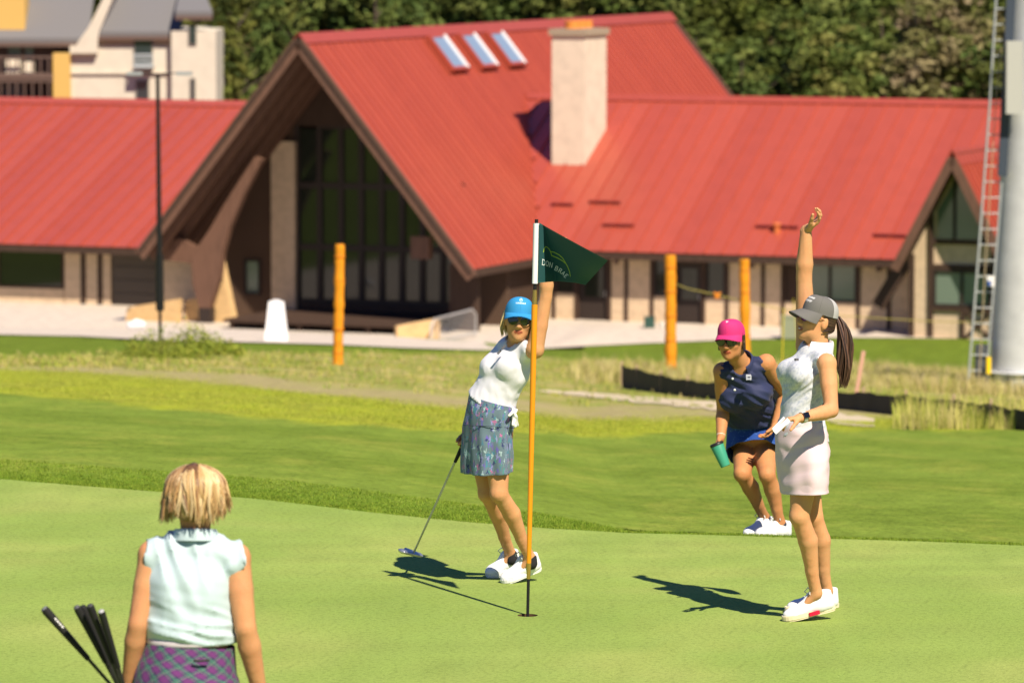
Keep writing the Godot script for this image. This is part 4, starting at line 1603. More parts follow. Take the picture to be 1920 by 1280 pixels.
func build_yard() -> void:
	# three posts wrapped in orange padding
	var wrap := mat("orange_pad", lin(0.80, 0.30, 0.012), 0.6, {"tex": mottle(256, 0.03, 0.62, 1.22, 71, 5), "tri": Vector3(3.0, 0.6, 3.0), "world": false})
	var strap := mat("pad_strap", lin(0.62, 0.2, 0.01), 0.6)
	var posts := [[633, 684, 458, 637, 9.5, "orange padded post standing alone in front of the big gable"], [1258, 706, 478, 1257, 10.5, "orange padded post nearest the black fence end"], [1398, 690, 486, 1396, 9.5, "orange padded post partly hidden by the pink-capped person"]]
	for i in 3:
		var q: Array = posts[i]
		var foot := on_ground(q[0], q[1])
		var far := -foot.z
		var top := spot(q[3], q[2], far)
		var o := thing("padded_post", q[5], "post", foot, "orange padded posts on the slope")
		var b := Solid.new()
		var r: float = q[4] * far / LENS
		upright(b, Vector3.ZERO, top.y - foot.y, r * 1.02, r, 0.006, 80 + i, 14)
		var p := part("padding", b.done(), wrap, o)
		p.rotation.z = -atan2(top.x - foot.x, top.y - foot.y)
		for k in 5:
			var y := (top.y - foot.y) * (0.1 + 0.2 * k)
			var s := Solid.new()
			s.lathe([[r * 1.0, y - 0.03], [r * 1.08, y - 0.02], [r * 1.08, y + 0.02], [r * 1.0, y + 0.03]], Transform3D(), 14)
			var st := part("strap", s.done(), strap, o)
			st.rotation.z = p.rotation.z
	# slack tape strung past the posts with a bow tied in it
	var far2 := -on_ground(1398, 690).z
	var tape := Solid.new()
	var path := PackedVector3Array()
	for q in [[1262, 531], [1290, 541], [1345, 553], [1400, 566], [1460, 578], [1530, 588], [1640, 596], [1760, 603], [1840, 604]]:
		path.append(spot(q[0], q[1], far2 + (q[0] - 1400) * -0.004))
	tape.tube(path, [0.012], 4, 2.2, Vector3(0, 0, 1))
	var to := whole("boundary_tape", tape.done(), mat("tape", lin(0.40, 0.34, 0.09), 0.6))
	tag(to, "faded yellow tape strung from the orange post past the person in the grey cap", "tape")
	var bow := Solid.new()
	for q in [[-1, 0.06], [1, 0.06], [-0.6, -0.09], [0.6, -0.09]]:
		var c := spot(1345, 553, far2 + 0.2)
		bow.tube(PackedVector3Array([c, c + Vector3(q[0] * 0.05, q[1] * 0.6, 0.01), c + Vector3(q[0] * 0.085, q[1], 0.0)]), [0.02, 0.035, 0.02], 6)
	tag(whole("tape_bow", bow.done(), mat("bow", lin(0.75, 0.25, 0.02), 0.7)), "small orange bow tied to the faded yellow tape", "bow")
	# thin yellow guy ropes
	for q in [[1470, 580, 1466, 690, "thin yellow rope slanting down behind the pink-capped person"], [1488, 560, 1500, 660, "thin yellow rope just behind the grey-capped person's face"]]:
		var f := on_ground_fast(q[2], q[3] + 20.0)
		var r := Solid.new()
		r.tube(PackedVector3Array([spot(q[0], q[1], -f.z), f]), [0.014], 5)
		tag(whole("guy_rope", r.done(), mat("rope", lin(0.62, 0.5, 0.03), 0.7)), q[4], "rope", "yellow guy ropes")
	# black silt fence that snakes along the slope, cloth between stakes
	var line := []
	for q in [[1166, 726, 684], [1195, 731, 690], [1240, 737, 702], [1290, 744, 711], [1345, 750, 716], [1400, 754, 720], [1480, 758, 726], [1560, 766, 732], [1620, 772, 734], [1700, 780, 740], [1790, 792, 748], [1860, 802, 757], [1930, 808, 768], [2050, 812, 774]]:
		var p := on_ground_fast(q[0], q[1])
		var tp := spot(q[0], q[2], -p.z)
		line.append([p, tp.y - p.y])
	var fence := thing("silt_fence", "low black fabric silt fence winding along the slope", "fence", line[0][0])
	var cloth := Solid.new()
	for face in 2:
		var top := PackedVector3Array()
		var mid := PackedVector3Array()
		var low := PackedVector3Array()
		for i in line.size() - 1:
			for k in 6:
				var t := k / 6.0
				var p: Vector3 = line[i][0].lerp(line[i + 1][0], t)
				var h: float = lerpf(line[i][1], line[i + 1][1], t)
				var z := 0.02 * sin(i * 5.0 + t * 9.0) - 0.012 * face
				top.append(p + Vector3(0, h - 0.03 * sin(t * PI) + 0.012 * sin(i * 3.7 + t * 17.0), z))
				mid.append(p + Vector3(0.0, h * 0.5, z * 2.0 + 0.04 * sin(t * 12.0 + i)))
				low.append(p + Vector3(0, -0.05, z))
		if face == 0:
			cloth.sheet([low, mid, top])
		else:
			cloth.sheet([top, mid, low])
	wpart("cloth", cloth, mat("silt_cloth", lin(0.035, 0.032, 0.03), 0.75, {"tex": mottle(256, 0.03, 0.6, 1.8, 72), "tri": Vector3(0.7, 0.7, 0.7)}), fence)
	for i in line.size():
		var s := Solid.new()
		var p: Vector3 = line[i][0]
		s.box(p + Vector3(0, line[i][1] * 0.5 + 0.03, -0.07), Vector3(0.035, line[i][1] + 0.06, 0.03))
		wpart("stake", s, mat("stake_wood", lin(0.42, 0.3, 0.2), 0.9), fence)
	# survey stake standing behind the fence
	var sp := on_ground_fast(1600, 768)
	var st := Solid.new()
	st.beam(Vector3(0, -0.05, 0), spot(1620, 658, -sp.z) - sp, 0.055, 0.03, Vector3(0, 0, 1))
	tag(whole("survey_stake", st.done(), mat("pink_stake", lin(0.58, 0.33, 0.24), 0.85), Transform3D(Basis(), sp)), "leaning pinkish wooden stake at the black fence, beside the ponytail", "stake")
	var rs := Solid.new()
	rs.box(spot(1586, 752, -sp.z - 0.2), Vector3(0.05, 0.16, 0.02))
	tag(whole("fence_marker", rs.done(), mat("red_marker", lin(0.7, 0.09, 0.03), 0.7)), "small red marker on the black fence beside the ponytail", "marker")
	# pale gravel spill at the fence's foot
	var gv := Solid.new()
	var r0 := PackedVector3Array()
	var r1 := PackedVector3Array()
	rng.seed = 91
	for i in 40:
		var t := i / 39.0
		var px := lerpf(1010.0, 1640.0, t)
		var mid := lerpf(734.0, 790.0, pow(t, 1.15)) 
		var wide := 3.0 + 8.0 * sin(t * PI) + 9.0 * smoothstep(0.7, 0.95, t)
		var a := on_ground_fast(px, mid + wide * rng.randf_range(0.5, 1.0))
		var c := on_ground_fast(px, mid - wide * rng.randf_range(0.2, 0.6))
		r0.append(a + Vector3(0, 0.012, 0))
		r1.append(c + Vector3(0, 0.02, 0))
	gv.sheet([r0, r1])
	tag(whole("gravel_strip", gv.done(), mat("gravel", lin(0.62, 0.52, 0.36), 0.95, {"tex": mottle(256, 0.12, 0.6, 1.15, 73), "tri": Vector3(1.2, 1.2, 1.2)})), "pale gravel strip along the foot of the black fence", "", "", "structure")
	# low bushes by the lamp post
	rng.seed = 95
	for q in [[345, 670, 1.0, "rounded yellow-green weedy bush at the foot of the black lamp post"], [290, 676, 0.6, "smaller weedy bush just left of the lamp post"]]:
		var p := on_ground_fast(q[0], q[1])
		var o := thing("bush", q[3], "bush", p, "weedy bushes on the slope")
		var b := Solid.new()
		for i in 3200:
			var w := rng.randf() * TAU
			var rr := sqrt(rng.randf()) * 0.62
			var foot := Vector3(cos(w) * rr * 1.3, 0, sin(w) * rr)
			var h := 0.42 * (1.0 - rr * 0.9) * rng.randf_range(0.2, 1.3) * (1.0 + 0.5 * sin(w * 3.0 + q[0]))
			leaf(b, foot + Vector3(0, h, 0), 0.028, [Color(0.24, 0.29, 0.035), Color(0.19, 0.26, 0.035), Color(0.32, 0.33, 0.05)][i % 3] * rng.randf_range(0.75, 1.2))
		part("foliage", b.done(), mats.leaves, o, Transform3D(Basis().scaled(Vector3(1.35, 0.95, 1.3) * q[2]), Vector3.ZERO))
		var stm := Solid.new()
		for i in 24:
			var w := rng.randf() * TAU
			var rr := sqrt(rng.randf()) * 0.5
			stm.tube(PackedVector3Array([Vector3(cos(w) * rr * 0.6, -0.03, sin(w) * rr * 0.5), Vector3(cos(w) * rr, 0.4, sin(w) * rr * 0.8)]), [0.008, 0.004], 4)
		part("stems", stm.done(), mat("stem", lin(0.2, 0.22, 0.05), 0.9), o)
	build_street_things()

func build_street_things() -> void:
	var black := mat("black_paint", lin(0.012, 0.012, 0.013), 0.45)
	# lamp post
	var f := on_ground(300, 641)
	var far := -f.z
	var o := thing("lamp_post", "tall thin black lamp post with a cross arm in front of the left wing", "lamp post", f)
	var m := far / LENS
	var top := spot(295, 141, far)
	var lean := (top - f).normalized()
	var seg := func(a: float, b: float, r0: float, r1: float, called: String) -> void:
		var s := Solid.new()
		var h := (top - f)
		s.tube(PackedVector3Array([h * a, h * b]), [r0, r1], 10)
		part(called, s.done(), black, o)
	seg.call(0.0, 0.118, 3.2 * m, 3.2 * m, "stub")
	seg.call(0.118, 0.33, 8.0 * m, 7.5 * m, "base_sleeve")
	seg.call(0.33, 1.0, 5.2 * m, 3.6 * m, "pole")
	var arm := Solid.new()
	arm.tube(PackedVector3Array([spot(252, 137, far) - f, top - f + Vector3(0, 0.03, 0), spot(345, 136, far) - f]), [1.2 * m], 6)
	part("cross_arm", arm.done(), black, o)
	for q in [252.0, 345.0]:
		var lm := Solid.new()
		lm.box(spot(q, 137, far) - f + Vector3(0, -0.01, 0), Vector3(0.36, 0.08, 0.2))
		part("lamp_head", lm.done(), mat("lamp_grey", lin(0.3, 0.32, 0.33), 0.5), o)
	# white folding board
	var bf := on_ground(518, 641)
	bf.y += 0.03
	var bd := thing("folding_board", "white A-shaped folding sign board on the court before the gable", "sign", bf)
	m = -bf.z / LENS
	for side in [-1, 1]:
		var s := Solid.new()
		var pts := PackedVector2Array([Vector2(-22 * m, 0), Vector2(22 * m, 0), Vector2(14 * m, 76 * m), Vector2(-14 * m, 76 * m)])
		var tilt := Basis(Vector3.RIGHT, -0.2 * side)
		s.prism(pts, Transform3D(tilt, Vector3(0, 0, side * 0.3)), 0.03)
		var p := part("board", s.done(), mat("white_board", lin(0.78, 0.78, 0.8), 0.5), bd)
	var hd := Solid.new()
	hd.box(Vector3(0, 76 * m, 0.012), Vector3(14 * m, 0.05, 0.1))
	part("handle", hd.done(), mat("white_board", lin(0.7, 0.7, 0.7)), bd)
	# steel crowd barrier
	var c0 := on_ground(806, 645)
	c0.y += 0.03
	c0 = spot(808, 634, 172.0)
	var c1 := spot(892, 612, 177.0)
	c0.y = -11.95
	c1.y = -11.95
	var br := thing("crowd_barrier", "grey steel crowd barrier at the edge of the ramp", "barrier", c0)
	var steel := mat("galvanised", lin(0.5, 0.5, 0.5), 0.45, {"metal": 0.3})
	var along := c1 - c0
	var hi := Vector3(0, 1.05, 0)
	var fr := Solid.new()
	fr.tube(PackedVector3Array([Vector3.ZERO, hi * 0.8, hi + along * 0.08, hi + along * 0.92, along + hi * 0.8, along]), [0.035], 7)
	fr.tube(PackedVector3Array([hi * 0.15, along + hi * 0.15]), [0.03], 6)
	part("frame", fr.done(), steel, br)
	for i in 15:
		var t := (i + 1) / 16.0
		var s := Solid.new()
		s.tube(PackedVector3Array([along * t + hi * 0.15, along * t + hi * 0.98]), [0.013], 5)
		part("bar", s.done(), steel, br)
	# low tan planter wall and the steps wall beside it
	var pw := Solid.new()
	pw.prism(PackedVector2Array([Vector2(0, 0), Vector2(1.62, 0), Vector2(1.62, 0.88), Vector2(0, 0.62)]), Transform3D(Basis(Vector3.UP, 0.25), Vector3.ZERO), 0.3)
	var pp := spot(740, 640, 173.0)
	tag(whole("planter_wall", pw.done(), mats.stucco_orange, Transform3D(Basis(), Vector3(pp.x, pp.y - 0.05, pp.z))), "low sunlit tan wall next to the steel barrier", "wall")
	# green equipment box, white bucket, grey cabinet by the wing
	var items := [[1208, 586, 1228, 607, "equipment_box", "dark green box standing against the wing wall", "box", lin(0.03, 0.075, 0.06)], [1236, 598, 1246, 609, "bucket", "small white bucket beside the dark green box", "bucket", lin(0.7, 0.68, 0.62)], [1465, 571, 1497, 614, "utility_cabinet", "grey-green utility cabinet behind the face of the grey-capped person", "cabinet", lin(0.27, 0.29, 0.20)]]
	for q in items:
		var d := 181.0 if q[0] < 1400 else 176.5
		var a := spot((q[0] + q[2]) * 0.5, q[3], d)
		a.y = -11.96
		var w: float = (q[2] - q[0]) * d / LENS
		var h: float = (q[3] - q[1]) * d / LENS
		var it := thing(q[4], q[5], q[6], a)
		var s := Solid.new()
		if q[4] == "bucket":
			s.lathe([[0.0, 0.0], [w * 0.42, 0.0], [w * 0.5, h], [w * 0.46, h], [w * 0.4, 0.03], [0.0, 0.03]], Transform3D(), 16)
		else:
			s.box(Vector3(0, h * 0.46, 0), Vector3(w, h * 0.92, w * 0.8))
		part("body", s.done(), mat(q[4], q[7], 0.6), it)
		var l := Solid.new()
		if q[4] == "bucket":
			l.tube(PackedVector3Array([Vector3(-w * 0.5, h * 0.95, 0), Vector3(-w * 0.3, h * 0.6, w * 0.4), Vector3(w * 0.3, h * 0.6, w * 0.4), Vector3(w * 0.5, h * 0.95, 0)]), [0.008], 5)
			part("handle", l.done(), steel, it)
		else:
			l.box(Vector3(0, h * 0.96, 0), Vector3(w * 1.06, h * 0.08, w * 0.86))
			part("lid", l.done(), mat(q[4], q[7]), it)
	# the grey lift tower at the edge of the picture
	var tf := on_ground_fast(1920, 738)
	far = -tf.z
	m = far / LENS
	var tw := thing("lift_tower", "grey steel lift tower with a side ladder beside the lodge", "tower", tf)
	var grey := mat("tower_grey", lin(0.60, 0.62, 0.635), 0.5, {"tex": mottle(512, 0.012, 0.82, 1.08, 74, 5), "tri": Vector3(0.35, 0.35, 0.35)})
	var high := spot(1960, -260, far).y - tf.y
	var shaft := Solid.new()
	var base_y := spot(1930, 692, far).y - tf.y
	var tilt := Transform3D(Basis(Vector3(0, 0, 1), -0.035), Vector3(0.02, 0, 0))
	shaft.lathe([[68 * m, base_y], [67 * m, base_y + 0.05], [60 * m, high], [0.0, high]], tilt, 40)
	part("shaft", shaft.done(), grey, tw)
	var ped := Solid.new()
	ped.lathe([[70 * m, -0.3], [70 * m, base_y - 0.05], [76 * m, base_y - 0.05], [76 * m, base_y], [60 * m, base_y]], Transform3D(), 40)
	part("pedestal", ped.done(), grey, tw)
	for i in 12:
		var w := TAU * i / 12.0
		var s := Solid.new()
		s.box(Vector3(cos(w) * 73 * m, base_y * 0.5, sin(w) * 73 * m), Vector3(0.02, base_y, 0.06), Basis(Vector3.UP, -w))
		part("rib", s.done(), mat("tower_dark", lin(0.08, 0.09, 0.1), 0.6), tw)
	var cond := Solid.new()
	cond.beam(spot(1880, 330, far - 0.5) - tf, spot(1908, -240, far - 0.5) - tf, 0.17, 0.12, Vector3(0, 0, 1))
	part("cable_duct", cond.done(), mat("duct_blue", lin(0.045, 0.06, 0.085), 0.5), tw)
	var jb := Solid.new()
	jb.box(spot(1902, 145, far - 0.8) - tf, Vector3(30 * m, 135 * m, 0.25))
	part("junction_box", jb.done(), mat("box_grey", lin(0.42, 0.43, 0.40), 0.5), tw)
	# ladder: two rails and a rung every 30 pixels of the photograph
	var ladder := Solid.new()
	var ll := PackedVector3Array([spot(1816, 722, far - 0.45) - tf, spot(1836, 470, far - 0.45) - tf, spot(1857, 190, far - 0.45) - tf, spot(1872, -60, far - 0.45) - tf])
	var rl := PackedVector3Array([spot(1851, 700, far - 0.45) - tf, spot(1869, 470, far - 0.45) - tf, spot(1891, 190, far - 0.45) - tf, spot(1905, -60, far - 0.45) - tf])
	ladder.tube(ll, [0.024], 6)
	ladder.tube(rl, [0.02], 6)
	var lad := part("ladder", ladder.done(), mat("ladder_steel", lin(0.42, 0.45, 0.46), 0.4, {"metal": 0.2}), tw)
	for i in 26:
		var y := 695.0 - 29.5 * i
		var k := (722.0 - y) / 782.0
		var s := Solid.new()
		var a := spot(lerpf(1816, 1874, k) , y, far - 0.45) - tf
		var c := spot(lerpf(1851, 1907, k), y, far - 0.45) - tf
		s.tube(PackedVector3Array([a, c]), [0.014], 5)
		part("rung", s.done(), mats.ladder_steel, lad)
	var rope := Solid.new()
	rope.tube(PackedVector3Array([spot(1836, 720, far - 0.5) - tf, spot(1850, 470, far - 0.5) - tf, spot(1868, 190, far - 0.5) - tf, spot(1878, 90, far - 0.5) - tf]), [0.009], 5)
	part("safety_rope", rope.done(), mat("rope_tan", lin(0.5, 0.4, 0.25), 0.8), tw)
	var yt := Solid.new()
	yt.box(spot(1855, 685, far - 0.6) - tf, Vector3(8 * m, 32 * m, 0.03))
	part("warning_tag", yt.done(), mat("yellow_tag", lin(0.85, 0.6, 0.01), 0.5), tw)
	var sg := Solid.new()
	sg.box(spot(1859, 527, far - 0.55) - tf, Vector3(14 * m, 20 * m, 0.015))
	var sgo := part("notice_plate", sg.done(), mat("plate_white", lin(0.75, 0.75, 0.75), 0.5), tw)
	var s2 := Solid.new()
	s2.box(spot(1856, 531, far - 0.565) - tf, Vector3(7 * m, 9 * m, 0.012))
	part("plate_mark", s2.done(), mat("plate_blue", lin(0.03, 0.08, 0.3), 0.5), sgo)
	var mb := Solid.new()
	mb.box(spot(1842, 676, far - 0.3) - tf, Vector3(26 * m, 60 * m, 0.2))
	part("ladder_bracket", mb.done(), mat("tower_dark", lin(0.1, 0.1, 0.1)), tw)
	# white sack lying by the garden wall
	var wsp := spot(254, 617, 176.0)
	var sack := Soft.new()
	sack.flat(wsp + Vector3(-0.2, 0.12, 0), wsp + Vector3(0.2, 0.16, 0), Vector3(0, 0, 1), 0.2, 0.14, 0.22, 0.17, 0.05)
	sack.ball(wsp + Vector3(0.02, 0.28, 0), Basis(), Vector3(0.14, 0.1, 0.12), 0.06)
	var so := Solid.new()
	sack.mesh_into(so, 0.05, null)
	tag(whole("sack", so.done(Transform3D(Basis(), -wsp)), mat("white_board", lin(0.7, 0.7, 0.7)), Transform3D(Basis(), wsp)), "small white sack on the court beside the tan garden wall", "sack")


# ---------------------------------------------------------------- people
func skin_tint(base: Color, salt: float) -> Callable:
	return func(p: Vector3, _n: Vector3) -> Array:
		var w := noise_b.get_noise_3d(p.x * 90.0 + salt, p.y * 90.0, p.z * 90.0)
		var w2 := noise.get_noise_3d(p.x * 160.0 + salt, p.y * 160.0, p.z * 160.0)
		var g := 1.0 + 0.10 * w + 0.08 * w2
		return [Color(base.r * (1.0 + 0.04 * w), base.g * g * (1.0 - 0.06 * w), base.b * g * (1.0 - 0.10 * w))]

func plain_tint(base: Color) -> Callable:
	return func(_p: Vector3, _n: Vector3) -> Array:
		return [base]

func side_basis(left: Vector3, up: Vector3) -> Basis:
	var y := up.normalized()
	var x := (left - y * left.dot(y)).normalized()
	return Basis(x, y, x.cross(y))

func head_frame(at: Vector3, forward: Vector3, up: Vector3, size := 1.0) -> Transform3D:
	var z := forward.normalized()
	var y := (up - z * up.dot(z)).normalized()
	return Transform3D(Basis(y.cross(z), y, z) * size, at)

func torso_bones(s: Soft, j: Dictionary, inside := 1.0) -> void:
	var w: float = j.get("wide", 1.0) * inside
	var d: float = j.get("deep", 1.0) * inside
	var hs: Vector3 = j.side_h
	var ss: Vector3 = j.side_s
	var up: Vector3 = (j.neck - j.pelvis).normalized()
	var fh := hs.cross(Vector3.UP).normalized()
	var fs := ss.cross(up).normalized()
	s.flat(j.pelvis - Vector3(0, 0.03, 0), j.pelvis.lerp(j.waist, 0.5), hs, 0.160 * w, 0.108 * d, 0.142 * w, 0.102 * d, 0.02)
	s.flat(j.pelvis.lerp(j.waist, 0.5), j.waist, hs.lerp(ss, 0.4), 0.140 * w, 0.102 * d, 0.118 * w, 0.092 * d, 0.02)
	s.flat(j.waist, j.chest, ss, 0.118 * w, 0.092 * d, 0.134 * w, 0.102 * d, 0.02)
	s.flat(j.chest, j.chest.lerp(j.neck, 0.68), ss, 0.134 * w, 0.102 * d, 0.112 * w, 0.072 * d, 0.02)
	for q in [1.0, -1.0]:
		var sh: Vector3 = j.sl if q > 0 else j.sr
		s.bone(j.neck - up * 0.035, sh, 0.050, 0.044, 0.025)
		var bust: float = j.get("bust", 1.0)
		var bc: Vector3 = j.chest + fs * (0.070 * d) + ss * (0.066 * q * w) + up * 0.01
		s.ball(bc, side_basis(ss, up), Vector3(0.062, 0.062, 0.056) * bust * inside, 0.035)
		s.ball(j.pelvis - fh * (0.040 * d) + hs * (0.062 * q) - Vector3(0, 0.02, 0), Basis(), Vector3(0.078, 0.085, 0.078) * w, 0.03)

func arm_bones(s: Soft, sh: Vector3, el: Vector3, wr: Vector3, k: float, hand_end := true) -> void:
	s.ball(sh, Basis(), Vector3(0.050, 0.052, 0.050) * k, 0.02)
	s.bone(sh, sh.lerp(el, 0.45), 0.048 * k, 0.044 * k, 0.008)
	s.bone(sh.lerp(el, 0.45), el, 0.044 * k, 0.036 * k, 0.008)
	var a := el.lerp(wr, 0.28)
	s.bone(el, a, 0.036 * k, 0.039 * k, 0.008)
	s.bone(a, wr, 0.039 * k, 0.0255 * k, 0.008)

func leg_bones(s: Soft, hp: Vector3, kn: Vector3, an: Vector3, toe: Vector3, back: Vector3, k: float) -> void:
	s.bone(hp, hp.lerp(kn, 0.5), 0.085 * k, 0.072 * k, 0.012)
	s.bone(hp.lerp(kn, 0.5), kn, 0.072 * k, 0.053 * k, 0.010)
	s.ball(kn - back * 0.012, Basis(), Vector3(0.047, 0.052, 0.047) * k, 0.015)
	var c := kn.lerp(an, 0.32) + back * 0.018
	s.bone(kn, c, 0.049 * k, 0.053 * k, 0.012)
	s.bone(c, kn.lerp(an, 0.72) + back * 0.004, 0.053 * k, 0.036 * k, 0.012)
	s.bone(kn.lerp(an, 0.7), an, 0.036 * k, 0.033 * k, 0.008)
	s.bone(an, an.lerp(toe, 0.5) - Vector3(0, 0.012, 0), 0.032, 0.016, 0.015)

func head_bones(s: Soft, h: Transform3D, neck: Vector3, lips: bool) -> void:
	var b := h.basis.orthonormalized()
	var k := h.basis.x.length()
	var at := func(x: float, y: float, z: float) -> Vector3: return h * Vector3(x, y, z)
	s.ball(at.call(0, 0.028, -0.012), b, Vector3(0.073, 0.084, 0.093) * k, 0.02)
	s.ball(at.call(0, -0.03, 0.020), b, Vector3(0.060, 0.078, 0.066) * k, 0.03)
	s.ball(at.call(0, -0.072, 0.028), b, Vector3(0.047, 0.036, 0.05) * k, 0.03)
	s.ball(at.call(0, -0.098, 0.062), b, Vector3(0.018, 0.015, 0.016) * k, 0.03)
	s.bone(at.call(0, -0.05, -0.02), neck, 0.052 * k, 0.056, 0.035)
	for q in [-1.0, 1.0]:
		s.ball(at.call(0.036 * q, -0.024, 0.058), b, Vector3(0.023, 0.02, 0.022) * k, 0.025)
		s.ball(at.call(0.0735 * q, -0.008, -0.012), b, Vector3(0.009, 0.031, 0.019) * k, 0.008)
		s.ball(at.call(0.0115 * q, -0.036, 0.089), b, Vector3(0.0095, 0.008, 0.010) * k, 0.008)
		# shallow eye sockets
		s.ball(at.call(0.031 * q, 0.006, 0.071), b, Vector3(0.015, 0.012, 0.013) * k, 0.006)
	s.bone(at.call(-0.034, 0.030, 0.074), at.call(0.034, 0.030, 0.074), 0.011 * k, 0.011 * k, 0.02)
	s.bone(at.call(0, 0.014, 0.081), at.call(0, -0.030, 0.101), 0.0075 * k, 0.0115 * k, 0.014)
	if lips:
		s.ball(at.call(0, -0.0585, 0.081), b, Vector3(0.023, 0.0055, 0.011) * k, 0.006)
		s.ball(at.call(0, -0.0685, 0.079), b, Vector3(0.019, 0.0065, 0.011) * k, 0.006)

func face_tint(base: Color, h: Transform3D, salt: float, brows: Color) -> Callable:
	var inv := h.affine_inverse()
	var skin := skin_tint(base, salt)
	return func(p: Vector3, n: Vector3) -> Array:
		var q := inv * p
		var c: Color = skin.call(p, n)[0]
		if q.z > 0.05:
			var lip := pow(q.x / 0.026, 2.0) + pow((q.y + 0.063) / 0.0125, 2.0)
			if lip < 1.0:
				c = Color(base.r * 0.72, base.g * 0.42, base.b * 0.50)
			if absf(q.y + 0.0635) < 0.0022 and absf(q.x) < 0.021:
				c = Color(base.r * 0.25, base.g * 0.12, base.b * 0.14)
			var brow := pow((absf(q.x) - 0.033) / 0.021, 2.0) + pow((q.y - 0.033 + 4.0 * pow(absf(q.x) - 0.03, 2.0)) / 0.0045, 2.0)
			if brow < 1.0:
				c = c.lerp(brows, 0.8)
		return [c]

func hand_bones(s: Soft, wrist: Vector3, dir: Vector3, palm: Vector3, thumb: Vector3, curls: Array, size := 1.0, spread := 0.06, thumb_in := 0.3) -> Vector3:
	var y := dir.normalized()
	var z := (palm - y * palm.dot(y)).normalized()
	var x := y.cross(z)
	if x.dot(thumb) < 0.0:
		x = -x
	s.bone(wrist - y * 0.010, wrist + y * 0.01, 0.0255 * size, 0.0245 * size, 0.015)
	s.flat(wrist + y * 0.005 * size, wrist + y * 0.084 * size, x, 0.026 * size, 0.017 * size, 0.039 * size, 0.0125 * size, 0.015)
	s.bone(wrist + (y * 0.02 + x * 0.016 + z * 0.008) * size, wrist + (y * 0.055 + x * 0.028 + z * 0.008) * size, 0.015 * size, 0.012 * size, 0.012)
	var tip := Vector3.ZERO
	for f in 4:
		var off: float = [0.0295, 0.0100, -0.0095, -0.0280][f] * size
		var long: float = [0.072, 0.080, 0.074, 0.058][f] * size
		var r: float = [0.0088, 0.0090, 0.0086, 0.0076][f] * size
		var p := wrist + y * (0.084 - 0.006 * absf(f - 1.0)) * size + x * off
		var bend: float = curls[f]
		var d := (y + x * spread * (1.5 - f)).normalized()
		for k in 3:
			d = d.rotated(y.cross(z).normalized() if true else x, bend * [0.55, 0.9, 0.7][k])
			var q: Vector3 = p + d * long * [0.46, 0.31, 0.25][k]
			s.bone(p, q, r * (1.0 - 0.10 * k), r * (0.92 - 0.10 * k), 0.006)
			p = q
		if f == 1:
			tip = p
	var tp := wrist + (y * 0.03 + x * 0.026 + z * 0.006) * size
	var td := (y * 0.72 + x * (0.72 - thumb_in) + z * thumb_in).normalized()
	for k in 3:
		var q: Vector3 = tp + td * [0.034, 0.030, 0.025][k] * size
		s.bone(tp, q, [0.0135, 0.0108, 0.0095][k] * size, [0.0108, 0.0095, 0.0082][k] * size, 0.008)
		tp = q
		td = (td + y * 0.25 + z * thumb_in * 0.5).normalized()
	return tip

func person(label: String, foot: Vector3) -> Node3D:
	return thing("person", label, "person", foot, "golfers on and beside the green")

func build_body(o: Node3D, j: Dictionary, tone: Color, salt: float, hands: Array) -> void:
	var out := Solid.new()
	var s := Soft.new()
	torso_bones(s, j, 0.93)
	var lk: float = j.get("limb", 1.0)
	arm_bones(s, j.sl, j.el, j.wl, j.get("arm_l", 1.0))
	arm_bones(s, j.sr, j.er, j.wr, j.get("arm_r", 1.0))
	leg_bones(s, j.hl, j.kl, j.al, j.tl, j.back, lk)
	leg_bones(s, j.hr, j.kr, j.ar, j.tr, j.back, lk)
	var h: Transform3D = j.head
	s.bone(j.neck, h * Vector3(0, -0.05, -0.02), 0.056, 0.05, 0.03)
	s.mesh_into(out, 0.0125, skin_tint(tone, salt))
	var f := Soft.new()
	head_bones(f, h, j.neck, true)
	f.mesh_into(out, 0.0052, face_tint(tone, h, salt, j.get("brow", Color(0.1, 0.06, 0.03))))
	for a in hands:
		var g := Soft.new()
		hand_bones(g, a[0], a[1], a[2], a[3], a[4], a[5] if a.size() > 5 else 0.95, a[6] if a.size() > 6 else 0.06, a[7] if a.size() > 7 else 0.3)
		g.mesh_into(out, 0.0046, skin_tint(tone, salt + 3.0))
	wpart("body", out, mat("skin", Color.WHITE, 0.58, {"vc": true, "spec": 0.30, "sss": 0.06, "normal": bumps(256, 0.05, 4.0, 86), "bump": 0.12, "tri": Vector3(4, 4, 4)}), o)

func cloth_folds(size: float, freq: Vector3, salt: float) -> Callable:
	# creases: sharp ridges of noise stretched along the pull of the cloth
	return func(p: Vector3) -> float:
		var a := noise_c.get_noise_3d(p.x * freq.x + salt, p.y * freq.y, p.z * freq.z)
		var b := noise_b.get_noise_3d(p.x * freq.x * 1.7, p.y * freq.y * 1.7 + salt, p.z * freq.z * 1.7)
		return size * (1.0 - 2.6 * absf(a)) * 0.6 + size * 0.5 * b

